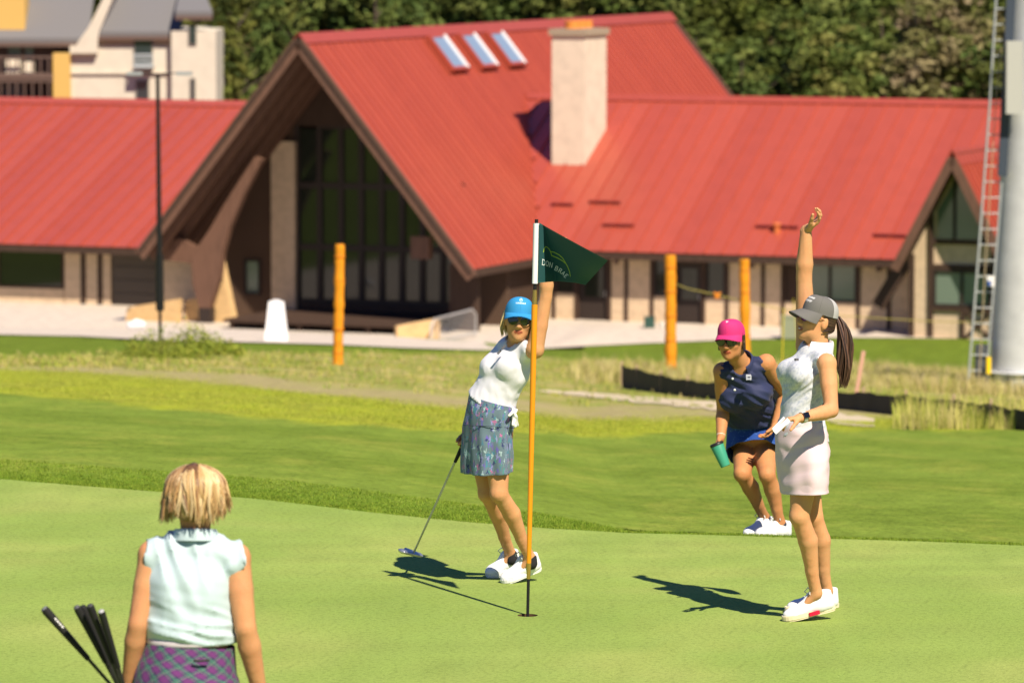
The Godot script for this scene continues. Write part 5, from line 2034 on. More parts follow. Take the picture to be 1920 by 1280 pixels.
func cap(o: Node3D, h: Transform3D, crown_m: Material, brim_m: Material, back_m: Material, brim_long := 0.078, brim_drop := 0.012) -> Node3D:
	# a fitted crown of six panels on a sweatband, and a curved brim with two faces and an edge
	var rows := []
	var back_rows := []
	var shell := func(w: float, v: float) -> Vector3:
		var c := cos(v)
		var front := maxf(cos(w), 0.0)
		var rx := 0.083
		var rz := 0.101
		var seam := 1.0 - 0.012 * absf(sin(w * 3.0)) * sin(v * 2.0)
		var y := 0.043 + 0.082 * pow(sin(v), 0.82) + 0.012 * front * sin(v * 2.0)
		var cc := pow(c, 0.72) * seam
		return h * Vector3(sin(w) * rx * cc, y - 0.010 * (1.0 - front) * (1.0 - v), cos(w) * rz * cc - 0.010)
	for r in 13:
		var v := PI * 0.5 * r / 12.0
		var row := PackedVector3Array()
		for q in 49:
			row.append(shell.call(-PI * 0.62 + PI * 1.24 * q / 48.0, v))
		rows.append(row)
		var brow := PackedVector3Array()
		for q in 25:
			brow.append(shell.call(PI * 0.62 + PI * 0.76 * q / 24.0, v))
		back_rows.append(brow)
	var b := Solid.new()
	b.sheet(rows)
	var co := wpart("cap", b, crown_m, o)
	var bb := Solid.new()
	bb.sheet(back_rows)
	wpart("cap_back", bb, back_m, co)
	var btn := Solid.new()
	btn.lathe([[0.009, 0.0], [0.008, 0.004], [0.0, 0.006]], h * Transform3D(Basis(), Vector3(0, 0.124, -0.010)), 10)
	wpart("cap_button", btn, crown_m, co)
	var br := Solid.new()
	for face in 2:
		var r2 := []
		for k in 6:
			var row := PackedVector3Array()
			var t := k / 5.0
			for q in 25:
				var w := lerpf(-1.28, 1.28, q / 24.0)
				var base := Vector3(sin(w) * 0.084, 0.043 - 0.006 * (1.0 - cos(w)), cos(w) * 0.101 - 0.010)
				var long := brim_long * pow(maxf(cos(w * 1.12), 0.0), 0.55)
				var p := base + Vector3(sin(w) * 0.22, 0, 1.0) * long * t
				p.y += -brim_drop * t - 0.022 * pow(absf(p.x) / 0.084, 2.2) * t - 0.0035 * face
				row.append(h * p)
			r2.append(row)
		if face == 1:
			r2.reverse()
		br.sheet(r2)
	wpart("brim", br, brim_m, co)
	return co

func sunglasses(o: Node3D, h: Transform3D, lens_m: Material, frame_m: Material, wide := 0.030, tall := 0.0245) -> void:
	var fr := Solid.new()
	fr.tube(PackedVector3Array([h * Vector3(-0.010, 0.014, 0.0985), h * Vector3(0, 0.017, 0.1015), h * Vector3(0.010, 0.014, 0.0985)]), [0.0018], 6)
	for q in [-1.0, 1.0]:
		fr.tube(PackedVector3Array([h * Vector3(0.064 * q, 0.014, 0.079), h * Vector3(0.075 * q, 0.012, 0.045), h * Vector3(0.078 * q, 0.010, 0.0), h * Vector3(0.077 * q, -0.004, -0.02)]), [0.0024], 6)
	var o2 := wpart("sunglasses", fr, frame_m, o)
	for q in [-1.0, 1.0]:
		var b := Solid.new()
		var rows := []
		for r in 7:
			var t := r / 6.0
			var row := PackedVector3Array()
			for k in 20:
				var w := TAU * k / 20.0
				var x: float = 0.0345 * q + cos(w) * wide * t * (1.0 + 0.08 * sin(w))
				var y := 0.004 + sin(w) * tall * t * (1.0 if sin(w) > 0 else 1.12)
				var z := 0.1005 - 4.6 * x * x - 1.2 * y * y
				row.append(h * Vector3(x, y, z))
			rows.append(row)
		rows.reverse()
		b.sheet(rows, true)
		wpart("lens", b, lens_m, o2)
		var rim := Solid.new()
		var ring := PackedVector3Array(rows[0])
		ring.append(ring[0])
		rim.tube(ring, [0.0016], 5)
		wpart("lens_rim", rim, frame_m, o2)

func lock(b: Solid, path: PackedVector3Array, w: float, tone: Color) -> void:
	b.tint = tone
	var radii := []
	for i in path.size():
		var t := float(i) / (path.size() - 1)
		radii.append(w * (0.75 + 0.5 * sin(t * PI)) * (1.0 - 0.72 * t * t))
	b.tube(path, radii, 5, 0.45)

func garment(o: Node3D, called: String, s: Soft, cell: float, m: Material, tint = null) -> MeshInstance3D:
	var b := Solid.new()
	s.mesh_into(b, cell, tint)
	return wpart(called, b, m, o)

func spline(pts: Array, n: int) -> Array:
	# smooth rows through measured rows of numbers and points
	var out := []
	for i in n + 1:
		var t := float(i) / n * (pts.size() - 1)
		var k := mini(int(t), pts.size() - 2)
		var u := t - k
		var row := []
		for e in pts[0].size():
			var a = pts[maxi(k - 1, 0)][e]
			var b = pts[k][e]
			var c = pts[k + 1][e]
			var d = pts[mini(k + 2, pts.size() - 1)][e]
			row.append(0.5 * ((b * 2.0) + (c - a) * u + (a * 2.0 - b * 5.0 + c * 4.0 - d) * u * u + (b * 3.0 - a - c * 3.0 + d) * u * u * u))
		out.append(row)
	return out

func skirt(o: Node3D, called: String, rings: Array, side: Vector3, m: Material, pleat: float, waves: float, salt: float, creases := 0.0, crease_freq := Vector3(30, 30, 30)) -> MeshInstance3D:
	# rings of [centre, half width, half depth] from hem to waist; the cloth turns in at the hem
	var s := side.normalized()
	var rows := []
	var smooth := spline(rings, 26)
	var n := 72
	for i in smooth.size():
		var r: Array = smooth[i]
		var up: Vector3 = (smooth[mini(i + 1, smooth.size() - 1)][0] - smooth[maxi(i - 1, 0)][0]).normalized()
		var sx := (s - up * s.dot(up)).normalized()
		var f := sx.cross(up)
		var loose := 1.0 - float(i) / (smooth.size() - 1)
		var row := PackedVector3Array()
		for q in n:
			var w := TAU * q / n
			var c := cos(w)
			var sn := sin(w)
			var fold := pleat * pow(loose, 1.3) * (sin(w * waves + salt + 0.8 * sin(w * 2.0 + salt)) + 0.5 * sin(w * waves * 2.3 + salt * 2.0))
			var p: Vector3 = r[0] + sx * (c * r[1]) - f * (sn * r[2])
			var out: Vector3 = (sx * c / r[1] - f * sn / r[2]).normalized()
			var cr := 0.0
			if creases > 0.0:
				cr = creases * (0.5 - 2.2 * absf(noise_c.get_noise_3d(p.x * crease_freq.x * 30.0 + salt, p.y * crease_freq.y * 30.0, p.z * crease_freq.z * 30.0)))
			row.append(p + out * (fold + cr))
		rows.append(row)
	var hem := PackedVector3Array()
	var hem2 := PackedVector3Array()
	var mid: Vector3 = smooth[0][0]
	var upv: Vector3 = (smooth[3][0] - smooth[0][0]).normalized()
	for p in rows[0]:
		hem.append(p + (mid - p).normalized() * 0.004)
		hem2.append(p + (mid - p).normalized() * 0.006 + upv * 0.05)
	rows.push_front(hem)
	rows.push_front(hem2)
	var b := Solid.new()
	b.sheet(rows, true)
	return wpart(called, b, m, o)

func shoe(o: Node3D, heel: Vector3, toe: Vector3, up: Vector3, upper_m: Material, sole_m: Material, size := 1.0, stripe: Material = null, outer := 1.0) -> void:
	# heel and toe are the ends of the sole on the ground side
	var x := (toe - heel).normalized()
	var y := (up - x * up.dot(x)).normalized()
	var z := x.cross(y)
	var place := Transform3D(Basis(x, y, z), heel)
	var ln := (toe - heel).length()
	var k := ln / 0.275
	var s := Soft.new()
	var at := func(a: float, b: float, c: float) -> Vector3: return place * Vector3(a * k, b * size, c * size)
	s.bone(at.call(0.036, 0.04, 0), at.call(0.040, 0.096, 0), 0.036 * size, 0.033 * size, 0.02)
	s.bone(at.call(0.08, 0.045, 0), at.call(0.086, 0.088, 0), 0.040 * size, 0.036 * size, 0.02)
	s.flat(at.call(0.08, 0.05, 0), at.call(0.205, 0.034, 0.004), z, 0.037 * size, 0.042 * size, 0.042 * size, 0.026 * size, 0.03)
	s.bone(at.call(0.098, 0.086, 0), at.call(0.175, 0.048, 0), 0.029 * size, 0.025 * size, 0.02)
	s.bone(at.call(0.096, 0.118, 0), at.call(0.125, 0.09, 0), 0.015 * size, 0.02 * size, 0.015)
	s.ball(at.call(0.224, 0.030, 0.002), Basis(x, y, z), Vector3(0.046, 0.027, 0.041) * size, 0.03)
	s.keep_below(at.call(0, 0.014, 0), -y)
	s.keep_below(at.call(0.03, 0.112, 0), (y - x * 0.10).normalized())
	var up_o := garment(o, "shoe", s, 0.006, upper_m)
	var pts := PackedVector2Array()
	for i in 32:
		var w := TAU * i / 32.0
		var t := 0.5 - 0.5 * cos(w)
		var half := (0.030 + 0.016 * smoothstep(0.3, 0.75, t)) * sqrt(maxf(1.0 - pow(absf(2.0 * t - 1.0), 5.0), 0.0))
		pts.append(Vector2(t * ln * 1.02 - 0.003, half * (1.0 if w < PI else -1.0) * size))
	var so := Solid.new()
	for layer in [[0.0, 0.94, 0.008], [0.008, 1.0, 0.018], [0.026, 0.97, 0.004]]:
		var sc := PackedVector2Array()
		for p in pts:
			sc.append(Vector2((p.x - ln * 0.5) * (0.5 + 0.5 * layer[1]) + ln * 0.5, p.y * layer[1]))
		so.prism(sc, place * Transform3D(Basis(Vector3(1, 0, 0), Vector3(0, 0, -1), Vector3(0, 1, 0)), Vector3(0, layer[0] * size, 0)), layer[2] * size)
	wpart("sole", so, sole_m, up_o)
	if stripe:
		var st := Solid.new()
		for q in [[0.095, 0.150]]:
			for e in 3:
				var a0: Vector3 = at.call(lerpf(q[0], q[1], e / 3.0), 0.007, 0.041 * outer + 0.0015 * e * outer)
				var a1: Vector3 = at.call(lerpf(q[0], q[1], (e + 1) / 3.0), 0.028, 0.043 * outer + 0.0015 * e * outer)
				st.box((a0 + a1) * 0.5, Vector3(0.02, 0.020, 0.007), Basis(x, y, z))
		wpart("sole_stripe", st, stripe, up_o)
	var lc := Solid.new()
	for i in 4:
		var a := 0.098 + 0.02 * i
		var hh := 0.116 - 0.0125 * i
		lc.tube(PackedVector3Array([at.call(a, hh - 0.010, -0.019), at.call(a + 0.006, hh + 0.003, 0.0), at.call(a + 0.012, hh - 0.012, 0.019)]), [0.0028], 5)
	for q in [-1.0, 1.0]:
		lc.tube(PackedVector3Array([at.call(0.106, 0.122, 0.0), at.call(0.116, 0.140, 0.018 * q), at.call(0.130, 0.118, 0.040 * q), at.call(0.118, 0.104, 0.026 * q), at.call(0.107, 0.12, 0.0)]), [0.0030], 5)
	wpart("laces", lc, mat("laces", lin(0.72, 0.72, 0.70), 0.8), up_o)

func collar(o: Node3D, at: Vector3, axis: Vector3, forward: Vector3, r: float, tall: float, leaf_long: float, gap: float, m: Material, called := "collar") -> void:
	var y := axis.normalized()
	var f := (forward - y * forward.dot(y)).normalized()
	var x := y.cross(f)
	var rows := []
	for prof in [[1.06, -0.012, 0.0], [0.98, tall * 0.6, 0.0], [0.99, tall, 0.0], [1.09, tall * 1.02, 0.0], [1.20, tall * 0.5, 0.0], [1.30, -leaf_long + tall, 1.0], [1.27, -leaf_long + tall - 0.001, 1.0], [1.14, tall * 0.6, 0.0]]:
		var row := PackedVector3Array()
		for q in 33:
			var w := lerpf(gap, TAU - gap, q / 32.0)
			var point: float = prof[2] * (0.022 * pow(absf(q / 16.0 - 1.0), 3.0))
			var rr: float = r * prof[0] * (1.0 + 0.10 * maxf(-cos(w), 0.0) * 0.0)
			row.append(at + (f * cos(w) * rr * 1.08 + x * sin(w) * rr) + y * (prof[1] - point - 0.012 * cos(w)))
		rows.append(row)
	var b := Solid.new()
	b.sheet(rows)
	wpart(called, b, m, o)


func paint(size: Vector2i, base: Color) -> Image:
	var im := Image.create(size.x, size.y, false, Image.FORMAT_RGB8)
	im.fill(base)
	return im

func stroke(im: Image, pts: Array, w: float, col: Color) -> void:
	# a round-ended line through points, in pixels
	for i in pts.size() - 1:
		var a := Vector2(pts[i][0], pts[i][1])
		var b := Vector2(pts[i + 1][0], pts[i + 1][1])
		var lo := a.min(b) - Vector2.ONE * (w + 1)
		var hi := a.max(b) + Vector2.ONE * (w + 1)
		var d := b - a
		for y in range(maxi(int(lo.y), 0), mini(int(hi.y) + 1, im.get_height())):
			for x in range(maxi(int(lo.x), 0), mini(int(hi.x) + 1, im.get_width())):
				var p := Vector2(x, y)
				var t := clampf((p - a).dot(d) / maxf(d.length_squared(), 0.001), 0.0, 1.0)
				var k := clampf(w * 0.5 + 0.5 - (p - a - d * t).length(), 0.0, 1.0)
				if k > 0.0:
					im.set_pixel(x, y, im.get_pixel(x, y).lerp(col, k))

func blot(im: Image, c: Vector2, r: Vector2, turn: float, col: Color) -> void:
	var m := maxf(r.x, r.y) + 1
	for y in range(int(c.y - m), int(c.y + m) + 1):
		for x in range(int(c.x - m), int(c.x + m) + 1):
			var q := (Vector2(x, y) - c).rotated(turn) / r
			var k := clampf((1.0 - q.length()) * minf(r.x, r.y), 0.0, 1.0)
			if k > 0.0:
				var xx := posmod(x, im.get_width())
				var yy := posmod(y, im.get_height())
				im.set_pixel(xx, yy, im.get_pixel(xx, yy).lerp(col, k))

func tex(im: Image) -> ImageTexture:
	return ImageTexture.create_from_image(im)

const LETTERS := {
	"D": [[[0, 0], [0, 10]], [[0, 0], [4, 0], [7, 2.5], [7, 7.5], [4, 10], [0, 10]]],
	"O": [[[3.5, 0], [6, 1.2], [7, 5], [6, 8.8], [3.5, 10], [1, 8.8], [0, 5], [1, 1.2], [3.5, 0]]],
	"N": [[[0, 10], [0, 0], [7, 10], [7, 0]]],
	"B": [[[0, 0], [0, 10]], [[0, 0], [4.5, 0], [6, 1.5], [6, 3.4], [4.5, 4.8], [0, 4.8]], [[4.5, 4.8], [6.6, 6.2], [6.6, 8.5], [4.8, 10], [0, 10]]],
	"R": [[[0, 0], [0, 10]], [[0, 0], [4.5, 0], [6.4, 1.6], [6.4, 3.6], [4.5, 5.2], [0, 5.2]], [[3.4, 5.2], [7, 10]]],
	"A": [[[0, 10], [3.5, 0], [7, 10]], [[1.3, 6.4], [5.7, 6.4]]],
	"E": [[[6, 0], [0, 0], [0, 10], [6, 10]], [[0, 4.8], [4.5, 4.8]]],
}

func flag_texture() -> ImageTexture:
	var base := lin(0.006, 0.055, 0.058)
	var im := paint(Vector2i(768, 576), base)
	for y in 576:
		for x in 768:
			var g := 1.0 + 0.10 * noise_b.get_noise_2d(x * 9.0, y * 9.0) + 0.05 * noise.get_noise_2d(x * 1.2, y * 1.2)
			im.set_pixel(x, y, Color(base.r * g, base.g * g, base.b * g))
	var hem := lin(0.02, 0.09, 0.085)
	stroke(im, [[0, 6], [768, 6]], 9, hem)
	stroke(im, [[0, 570], [768, 570]], 9, hem)
	var lime := lin(0.30, 0.42, 0.02)
	# the two-humped hill line
	stroke(im, [[62, 262], [70, 222], [84, 200], [104, 196], [130, 206], [150, 224], [170, 262], [250, 264], [320, 278], [356, 296]], 8, lime)
	stroke(im, [[150, 224], [200, 216], [262, 222], [312, 244], [350, 280], [400, 330], [450, 400], [486, 470]], 8, lime)
	var white := lin(0.72, 0.76, 0.76)
	var place := [["D", 56, 338, 0.02], ["O", 106, 338, 0.03], ["N", 160, 342, 0.06], ["B", 250, 366, 0.2], ["R", 312, 384, 0.3], ["A", 368, 410, 0.4], ["E", 424, 444, 0.48]]
	for q in place:
		for st in LETTERS[q[0]]:
			var pts := []
			for e in st:
				var v := Vector2(e[0] * 5.2, e[1] * 5.4).rotated(q[3])
				pts.append([q[1] + v.x, q[2] + v.y])
			stroke(im, pts, 7, white)
			# small serifs at the ends of the strokes
			for e in [pts[0], pts[pts.size() - 1]]:
				stroke(im, [[e[0] - 6, e[1]], [e[0] + 6, e[1]]], 3, white)
	return tex(im)

func floral() -> ImageTexture:
	var im := paint(Vector2i(768, 384), lin(0.115, 0.175, 0.215))
	rng.seed = 301
	var tones := [lin(0.46, 0.13, 0.30), lin(0.13, 0.10, 0.42), lin(0.05, 0.20, 0.30), lin(0.36, 0.50, 0.52), lin(0.025, 0.035, 0.14), lin(0.24, 0.25, 0.50), lin(0.07, 0.25, 0.24)]
	for i in 420:
		var c := Vector2(rng.randf() * 768, rng.randf() * 384)
		var t: Color = tones[rng.randi() % tones.size()]
		var n := 3 + rng.randi() % 3
		var turn := rng.randf() * TAU
		for k in n:
			var d := Vector2.from_angle(turn + TAU * k / n * 0.7) * rng.randf_range(5.0, 12.0)
			blot(im, c + d, Vector2(rng.randf_range(6.0, 13.0), rng.randf_range(2.4, 5.0)), -(turn + TAU * k / n * 0.7), t)
		if i % 3 == 0:
			var a := rng.randf() * TAU
			stroke(im, [[c.x, c.y], [c.x + cos(a) * 14.0, c.y + sin(a) * 14.0], [c.x + cos(a + 0.5) * 24.0, c.y + sin(a + 0.5) * 24.0]], 1.6, tones[(i / 3) % tones.size()])
	return tex(im)

func plaid() -> ImageTexture:
	var im := paint(Vector2i(640, 320), lin(0.035, 0.03, 0.085))
	for y in 320:
		for x in 640:
			var a := fposmod(x + y * 1.25, 80.0)
			var b := fposmod(x - y * 1.25, 80.0)
			var c := lin(0.035, 0.030, 0.085)
			if a < 32.0:
				c = c.lerp(lin(0.20, 0.035, 0.19), 0.6)
			if b < 32.0:
				c = c.lerp(lin(0.18, 0.030, 0.18), 0.5)
			if fposmod(a - 52.0, 80.0) < 8.0 and int(a + b) % 4 < 3:
				c = c.lerp(lin(0.06, 0.24, 0.13), 0.8)
			if fposmod(b - 52.0, 80.0) < 8.0 and int(a - b) % 4 != 1:
				c = c.lerp(lin(0.05, 0.20, 0.12), 0.7)
			if absf(fposmod(a - 40.0, 80.0)) < 2.2 or absf(fposmod(b - 66.0, 80.0)) < 2.2:
				c = lin(0.26, 0.34, 0.24)
			if absf(fposmod(a - 66.0, 80.0)) < 2.2:
				c = lin(0.16, 0.40, 0.25)
			im.set_pixel(x, y, c)
	return tex(im)

func speckled(base: Color, motif: Color, salt: int, n: int) -> ImageTexture:
	var im := paint(Vector2i(512, 256), base)
	rng.seed = salt
	for i in n:
		var c := Vector2(rng.randf() * 512, rng.randf() * 256)
		var a := rng.randf() * TAU
		stroke(im, [[c.x, c.y], [c.x + cos(a) * 9, c.y + sin(a) * 9]], 1.8, motif)
		if i % 2 == 0:
			stroke(im, [[c.x, c.y], [c.x + cos(a + 1.2) * 7, c.y + sin(a + 1.2) * 7]], 1.6, motif)
	return tex(im)

func cap_texture(base: Color, mark: Color, kind: int) -> ImageTexture:
	# the emblem sits on the front panels; u runs round the crown, v upwards from the band
	var im := paint(Vector2i(1024, 512), base)
	for y in 512:
		for x in range(0, 1024):
			var g := 1.0 + 0.05 * noise_b.get_noise_2d(x * 14.0, y * 14.0)
			im.set_pixel(x, y, Color(base.r * g, base.g * g, base.b * g))
	for k in 5:
		var x := 1024.0 * (0.5 + (k - 2) * 0.2688)
		stroke(im, [[x, 0], [x, 512]], 3, base.darkened(0.25))
	if kind == 0:
		# round badge with a sail, and a line of lettering under it
		var ring := []
		for i in 21:
			ring.append([512 + 34 * cos(TAU * i / 20.0), 268 + 62 * sin(TAU * i / 20.0)])
		stroke(im, ring, 7, mark)
		blot(im, Vector2(512, 290), Vector2(14, 34), 0.0, mark)
		stroke(im, [[506, 226], [506, 320]], 6, mark)
		for i in 13:
			var x := 412 + i * 16
			stroke(im, [[x, 158], [x + 9, 158], [x + (i % 3) * 4, 184], [x + 9, 184]], 6, mark)
	elif kind == 1:
		# pale crest with two wings
		blot(im, Vector2(512, 300), Vector2(20, 34), 0.0, mark)
		blot(im, Vector2(488, 320), Vector2(16, 20), 0.6, mark)
		blot(im, Vector2(538, 318), Vector2(16, 20), -0.6, mark)
		blot(im, Vector2(512, 300), Vector2(8, 12), 0.0, base.darkened(0.3))
		stroke(im, [[450, 200], [480, 222], [520, 224], [570, 205]], 3, base.darkened(0.3))
	else:
		# scrawled embroidery in pale thread, two rows
		for r in 2:
			var pts := []
			for i in 26:
				pts.append([400 + i * 9.0 + r * 24, 120 + r * 80 + (38 if i % 2 else 0) + 10 * sin(i * 1.9)])
			stroke(im, pts, 11, mark)
	return tex(im)


func trim_shirt(s: Soft, j: Dictionary, hem: Vector3, hem_up: Vector3, armhole := 0.026, neck_r := 0.064, scoop := 1.0) -> void:
	# cut the cloth at the hem, the armholes and the neck
	var up: Vector3 = (j.neck - j.chest).normalized()
	s.keep_below(hem, -hem_up)
	for q in [1.0, -1.0]:
		var sh: Vector3 = j.sl if q > 0 else j.sr
		var out: Vector3 = (j.side_s * q).normalized()
		var mid := sh + out * (0.115 - armhole)
		s.carve(mid + up * 0.03, mid - up * (0.02 + 0.02 * scoop), 0.115, 0.115)
	s.carve(j.neck + up * 0.10, j.neck + up * 0.005, neck_r * 1.1, neck_r)

func build_flag_golfer() -> void:
	here = 26.35
	var j := {}
	var left := Vector3(0.60, 0, 0.80)
	j.side_h = left
	j.side_s = Vector3(0.74, 0.16, 0.65).normalized()
	j.back = -left.cross(Vector3.UP)
	j.pelvis = jt(916, 806, 0.0)
	j.waist = jt(924, 748, 0.01)
	j.chest = jt(950, 692, 0.04)
	j.neck = jt(971, 645, 0.07)
	j.sl = jt(1003, 655, 0.19)
	j.el = jt(1023, 556, 0.20)
	j.wl = jt(1028, 482, 0.22)
	j.sr = jt(951, 660, -0.06)
	j.er = jt(924, 745, -0.24)
	j.wr = jt(877, 812, -0.16)
	j.hl = jt(930, 822, 0.06)
	j.hr = jt(903, 822, -0.07)
	j.kl = jt(936, 925, 0.10)
	j.kr = jt(914, 925, -0.05)
	j.al = jt(994, 1046, -0.09)
	j.ar = jt(957, 1038, -0.33)
	j.wide = 0.95
	j.deep = 1.0
	j.bust = 0.82
	j.limb = 0.92
	j.arm_l = 1.0
	j.brow = Color(0.25, 0.16, 0.08)
	j.head = head_frame(jt(973, 600, 0.12), Vector3(0.02, 0.03, 1.0), Vector3(0.09, 1.0, 0.02), 0.98)
	var toe_l := on_ground(941, 1095)
	var toe_r := on_ground(914, 1084)
	j.tl = toe_l + Vector3(0.04, 0.03, -0.03)
	j.tr = toe_r + Vector3(0.04, 0.03, -0.03)
	var o := person("woman in blue cap and white sleeveless top leaning back, one arm raised", Vector3(toe_l.x, 0, toe_l.z))
	var tone := Color(0.59, 0.30, 0.140)
	var grip: Vector3 = j.wr + (jt(866, 846, -0.02) - j.wr) * 0.2
	build_body(o, j, tone, 1.0, [
		[j.wl, Vector3(0.75, 0.7, 0.1), Vector3(-0.6, 0.5, 0.6), Vector3(0.6, 0.2, 0.5), [0.3, 0.3, 0.35, 0.4], 0.92],
		[j.wr, jt(863, 846, -0.10) - j.wr, Vector3(0.3, 0, 0.9), Vector3(-0.9, 0, 0.3), [1.15, 1.15, 1.2, 1.2], 0.92],
	])
	# white sleeveless top
	var up: Vector3 = (j.neck - j.waist).normalized()
	var s := Soft.new()
	torso_bones(s, j)
	s.grow = 0.010
	s.fold_size = 0.005
	s.folds = cloth_folds(0.0035, Vector3(230, 150, 230), 3.0)
	s.flat(j.waist.lerp(j.chest, 0.30), j.waist - up * 0.03, left, 0.112, 0.104, 0.138, 0.128, 0.03)
	trim_shirt(s, j, j.waist - up * 0.025, up, 0.016)
	var fs: Vector3 = j.side_s.cross(up)
	s.carve(j.neck + fs * 0.085 + up * 0.02, j.chest + fs * 0.150 + up * 0.075 , 0.034, 0.008)
	var white := mat("white_knit", lin(0.70, 0.70, 0.76), 0.75, {"normal": bumps(256, 0.2, 3.0, 81), "bump": 0.15, "tri": Vector3(3, 3, 3), "sheen": 0.3})
	garment(o, "top", s, 0.0085, white)
	collar(o, j.neck + up * 0.012, up, fs, 0.060, 0.030, 0.055, 0.75, white)
	# little dark marks along the placket
	var mk := Solid.new()
	for q in [[944, 651, 0.20], [936, 660, 0.19]]:
		mk.box(jt(q[0], q[1], q[2]), Vector3(0.012, 0.028, 0.006), Basis(Vector3(0, 0, 1), -0.75))
	wpart("placket_mark", mk, mat("mark_grey", lin(0.12, 0.12, 0.14), 0.7), o)
	# knee-length printed skirt with a yoke
	var sk := mat("floral", Color.WHITE, 0.75, {"tex": floral(), "sheen": 0.2})
	sk.uv1_scale = Vector3(2, 1, 1)
	var rings := [
		[jt(916, 886, 0.02), 0.164, 0.124],
		[jt(915, 862, 0.02), 0.165, 0.125],
		[jt(915, 825, 0.02), 0.164, 0.128],
		[jt(917, 795, 0.02), 0.158, 0.126],
		[jt(920, 772, 0.02), 0.156, 0.130],
		[jt(925, 751, 0.02), 0.146, 0.130],
	]
	skirt(o, "skirt", rings, Vector3(0.60, -0.08, 0.80), sk, 0.014, 5.0, 1.3, 0.006, Vector3(4, 2.2, 4))
	# yoke seam
	var seam := Solid.new()
	var loop := PackedVector3Array()
	for i in 33:
		var w := TAU * i / 32.0
		loop.append(jt(916, 800, 0.02) + left * (cos(w) * 0.162) + left.cross(Vector3.UP) * (sin(w) * 0.131) + Vector3(0, 0.016 * sin(w) + 0.010 * cos(w), 0))
	seam.tube(loop, [0.0018], 5)
	wpart("skirt_seam", seam, mat("dark_seam", lin(0.03, 0.045, 0.06), 0.9), o)
	var white_shoe := mat("white_shoe", lin(0.80, 0.81, 0.83), 0.55, {"normal": bumps(256, 0.15, 3.0, 82), "bump": 0.2, "tri": Vector3(8, 8, 8)})
	var sole := mat("white_sole", lin(0.82, 0.82, 0.82), 0.6)
	var heel_l := jt(1015, 1068, -0.17)
	var heel_r := jt(972, 1062, -0.42)
	shoe(o, heel_l, toe_l, Vector3(0.25, 1, 0), white_shoe, sole, 1.0)
	shoe(o, heel_r, toe_r, Vector3(0.25, 1, 0), white_shoe, sole, 1.0)
	for q in [j.al, j.ar]:
		var a: Vector3 = q
		var sock := Soft.new()
		sock.bone(a + Vector3(0.006, -0.03, 0), a + Vector3(0.003, -0.002, 0), 0.0355, 0.035)
		sock.keep_below(a + Vector3(0, 0.006, 0), Vector3(-0.45, 1, 0))
		garment(o, "sock", sock, 0.006, mat("black_sock", lin(0.02, 0.02, 0.022), 0.9))
	# cap, glasses, hair
	var blue := lin(0.03, 0.27, 0.56)
	cap(o, j.head, mat("blue_cap", Color.WHITE, 0.8, {"tex": cap_texture(blue, lin(0.8, 0.85, 0.88), 0)}), mat("blue_brim", blue, 0.8), mat("blue_brim", blue), 0.056, 0.014)
	sunglasses(o, j.head, mat("dark_lens", lin(0.008, 0.009, 0.006), 0.08, {"spec": 0.8}), mat("gold_frame", lin(0.35, 0.2, 0.08), 0.3, {"metal": 0.8}), 0.031, 0.026)
	var hair := Solid.new()
	rng.seed = 401
	var h: Transform3D = j.head
	for i in 190:
		var w := rng.randf_range(1.45, TAU - 1.45)
		var r := rng.randf_range(0.88, 1.06)
		var y1 := rng.randf_range(-0.105, -0.06)
		var path := PackedVector3Array()
		for k in 7:
			var t := k / 6.0
			var y := lerpf(0.045, y1, t)
			var rr := (0.080 + 0.012 * sin(t * 2.6)) * r
			path.append(h * Vector3(sin(w) * rr + 0.004 * sin(t * 5.0 + i), y, cos(w) * rr * 1.12 - 0.012))
		lock(hair, path, rng.randf_range(0.004, 0.0065), [Color(0.62, 0.47, 0.22), Color(0.48, 0.33, 0.14), Color(0.72, 0.58, 0.32)][i % 3] * rng.randf_range(0.8, 1.1))
	wpart("hair", hair, mat("hair", Color.WHITE, 0.45, {"vc": true, "spec": 0.5}), o)

	# the pin that stands in front of her
	var foot := HOLE + Vector3(0, -0.12, 0)
	var top := spot(1006, 411, 25.32)
	var axis := top - HOLE
	var along := func(k: float) -> Vector3: return HOLE + axis * k
	var pin := thing("flagstick", "orange-yellow flagstick with dark green flag standing in the hole", "flagstick", HOLE)
	var add := func(called: String, a: float, b: float, r0: float, r1: float, m: Material) -> void:
		var t := Solid.new()
		t.tube(PackedVector3Array([along.call(a), along.call(b)]), [r0, r1], 14)
		wpart(called, t, m, pin)
	var blk := mat("black_rod", lin(0.012, 0.012, 0.013), 0.4)
	var brass := mat("brass", lin(0.62, 0.42, 0.10), 0.3, {"metal": 0.85})
	add.call("tip_rod", -0.055, 0.092, 0.0075, 0.0085, blk)
	add.call("ferrule", 0.092, 0.132, 0.010, 0.0125, brass)
	add.call("pole", 0.132, 0.785, 0.0125, 0.0165, mat("orange_pole", lin(0.72, 0.27, 0.006), 0.38, {"coat": 0.4}))
	add.call("ferrule", 0.785, 0.822, 0.0135, 0.0105, brass)
	add.call("top_rod", 0.822, 1.0, 0.0095, 0.0095, blk)
	add.call("flag_sleeve", 0.838, 0.990, 0.0165, 0.0165, mat("white_sleeve", lin(0.78, 0.79, 0.79), 0.6))
	# the flag: flies to the side and towards the camera, its body sagging behind a fold by the sleeve
	var fl := Solid.new()
	var rows := []
	var n := 40
	var m2 := 24
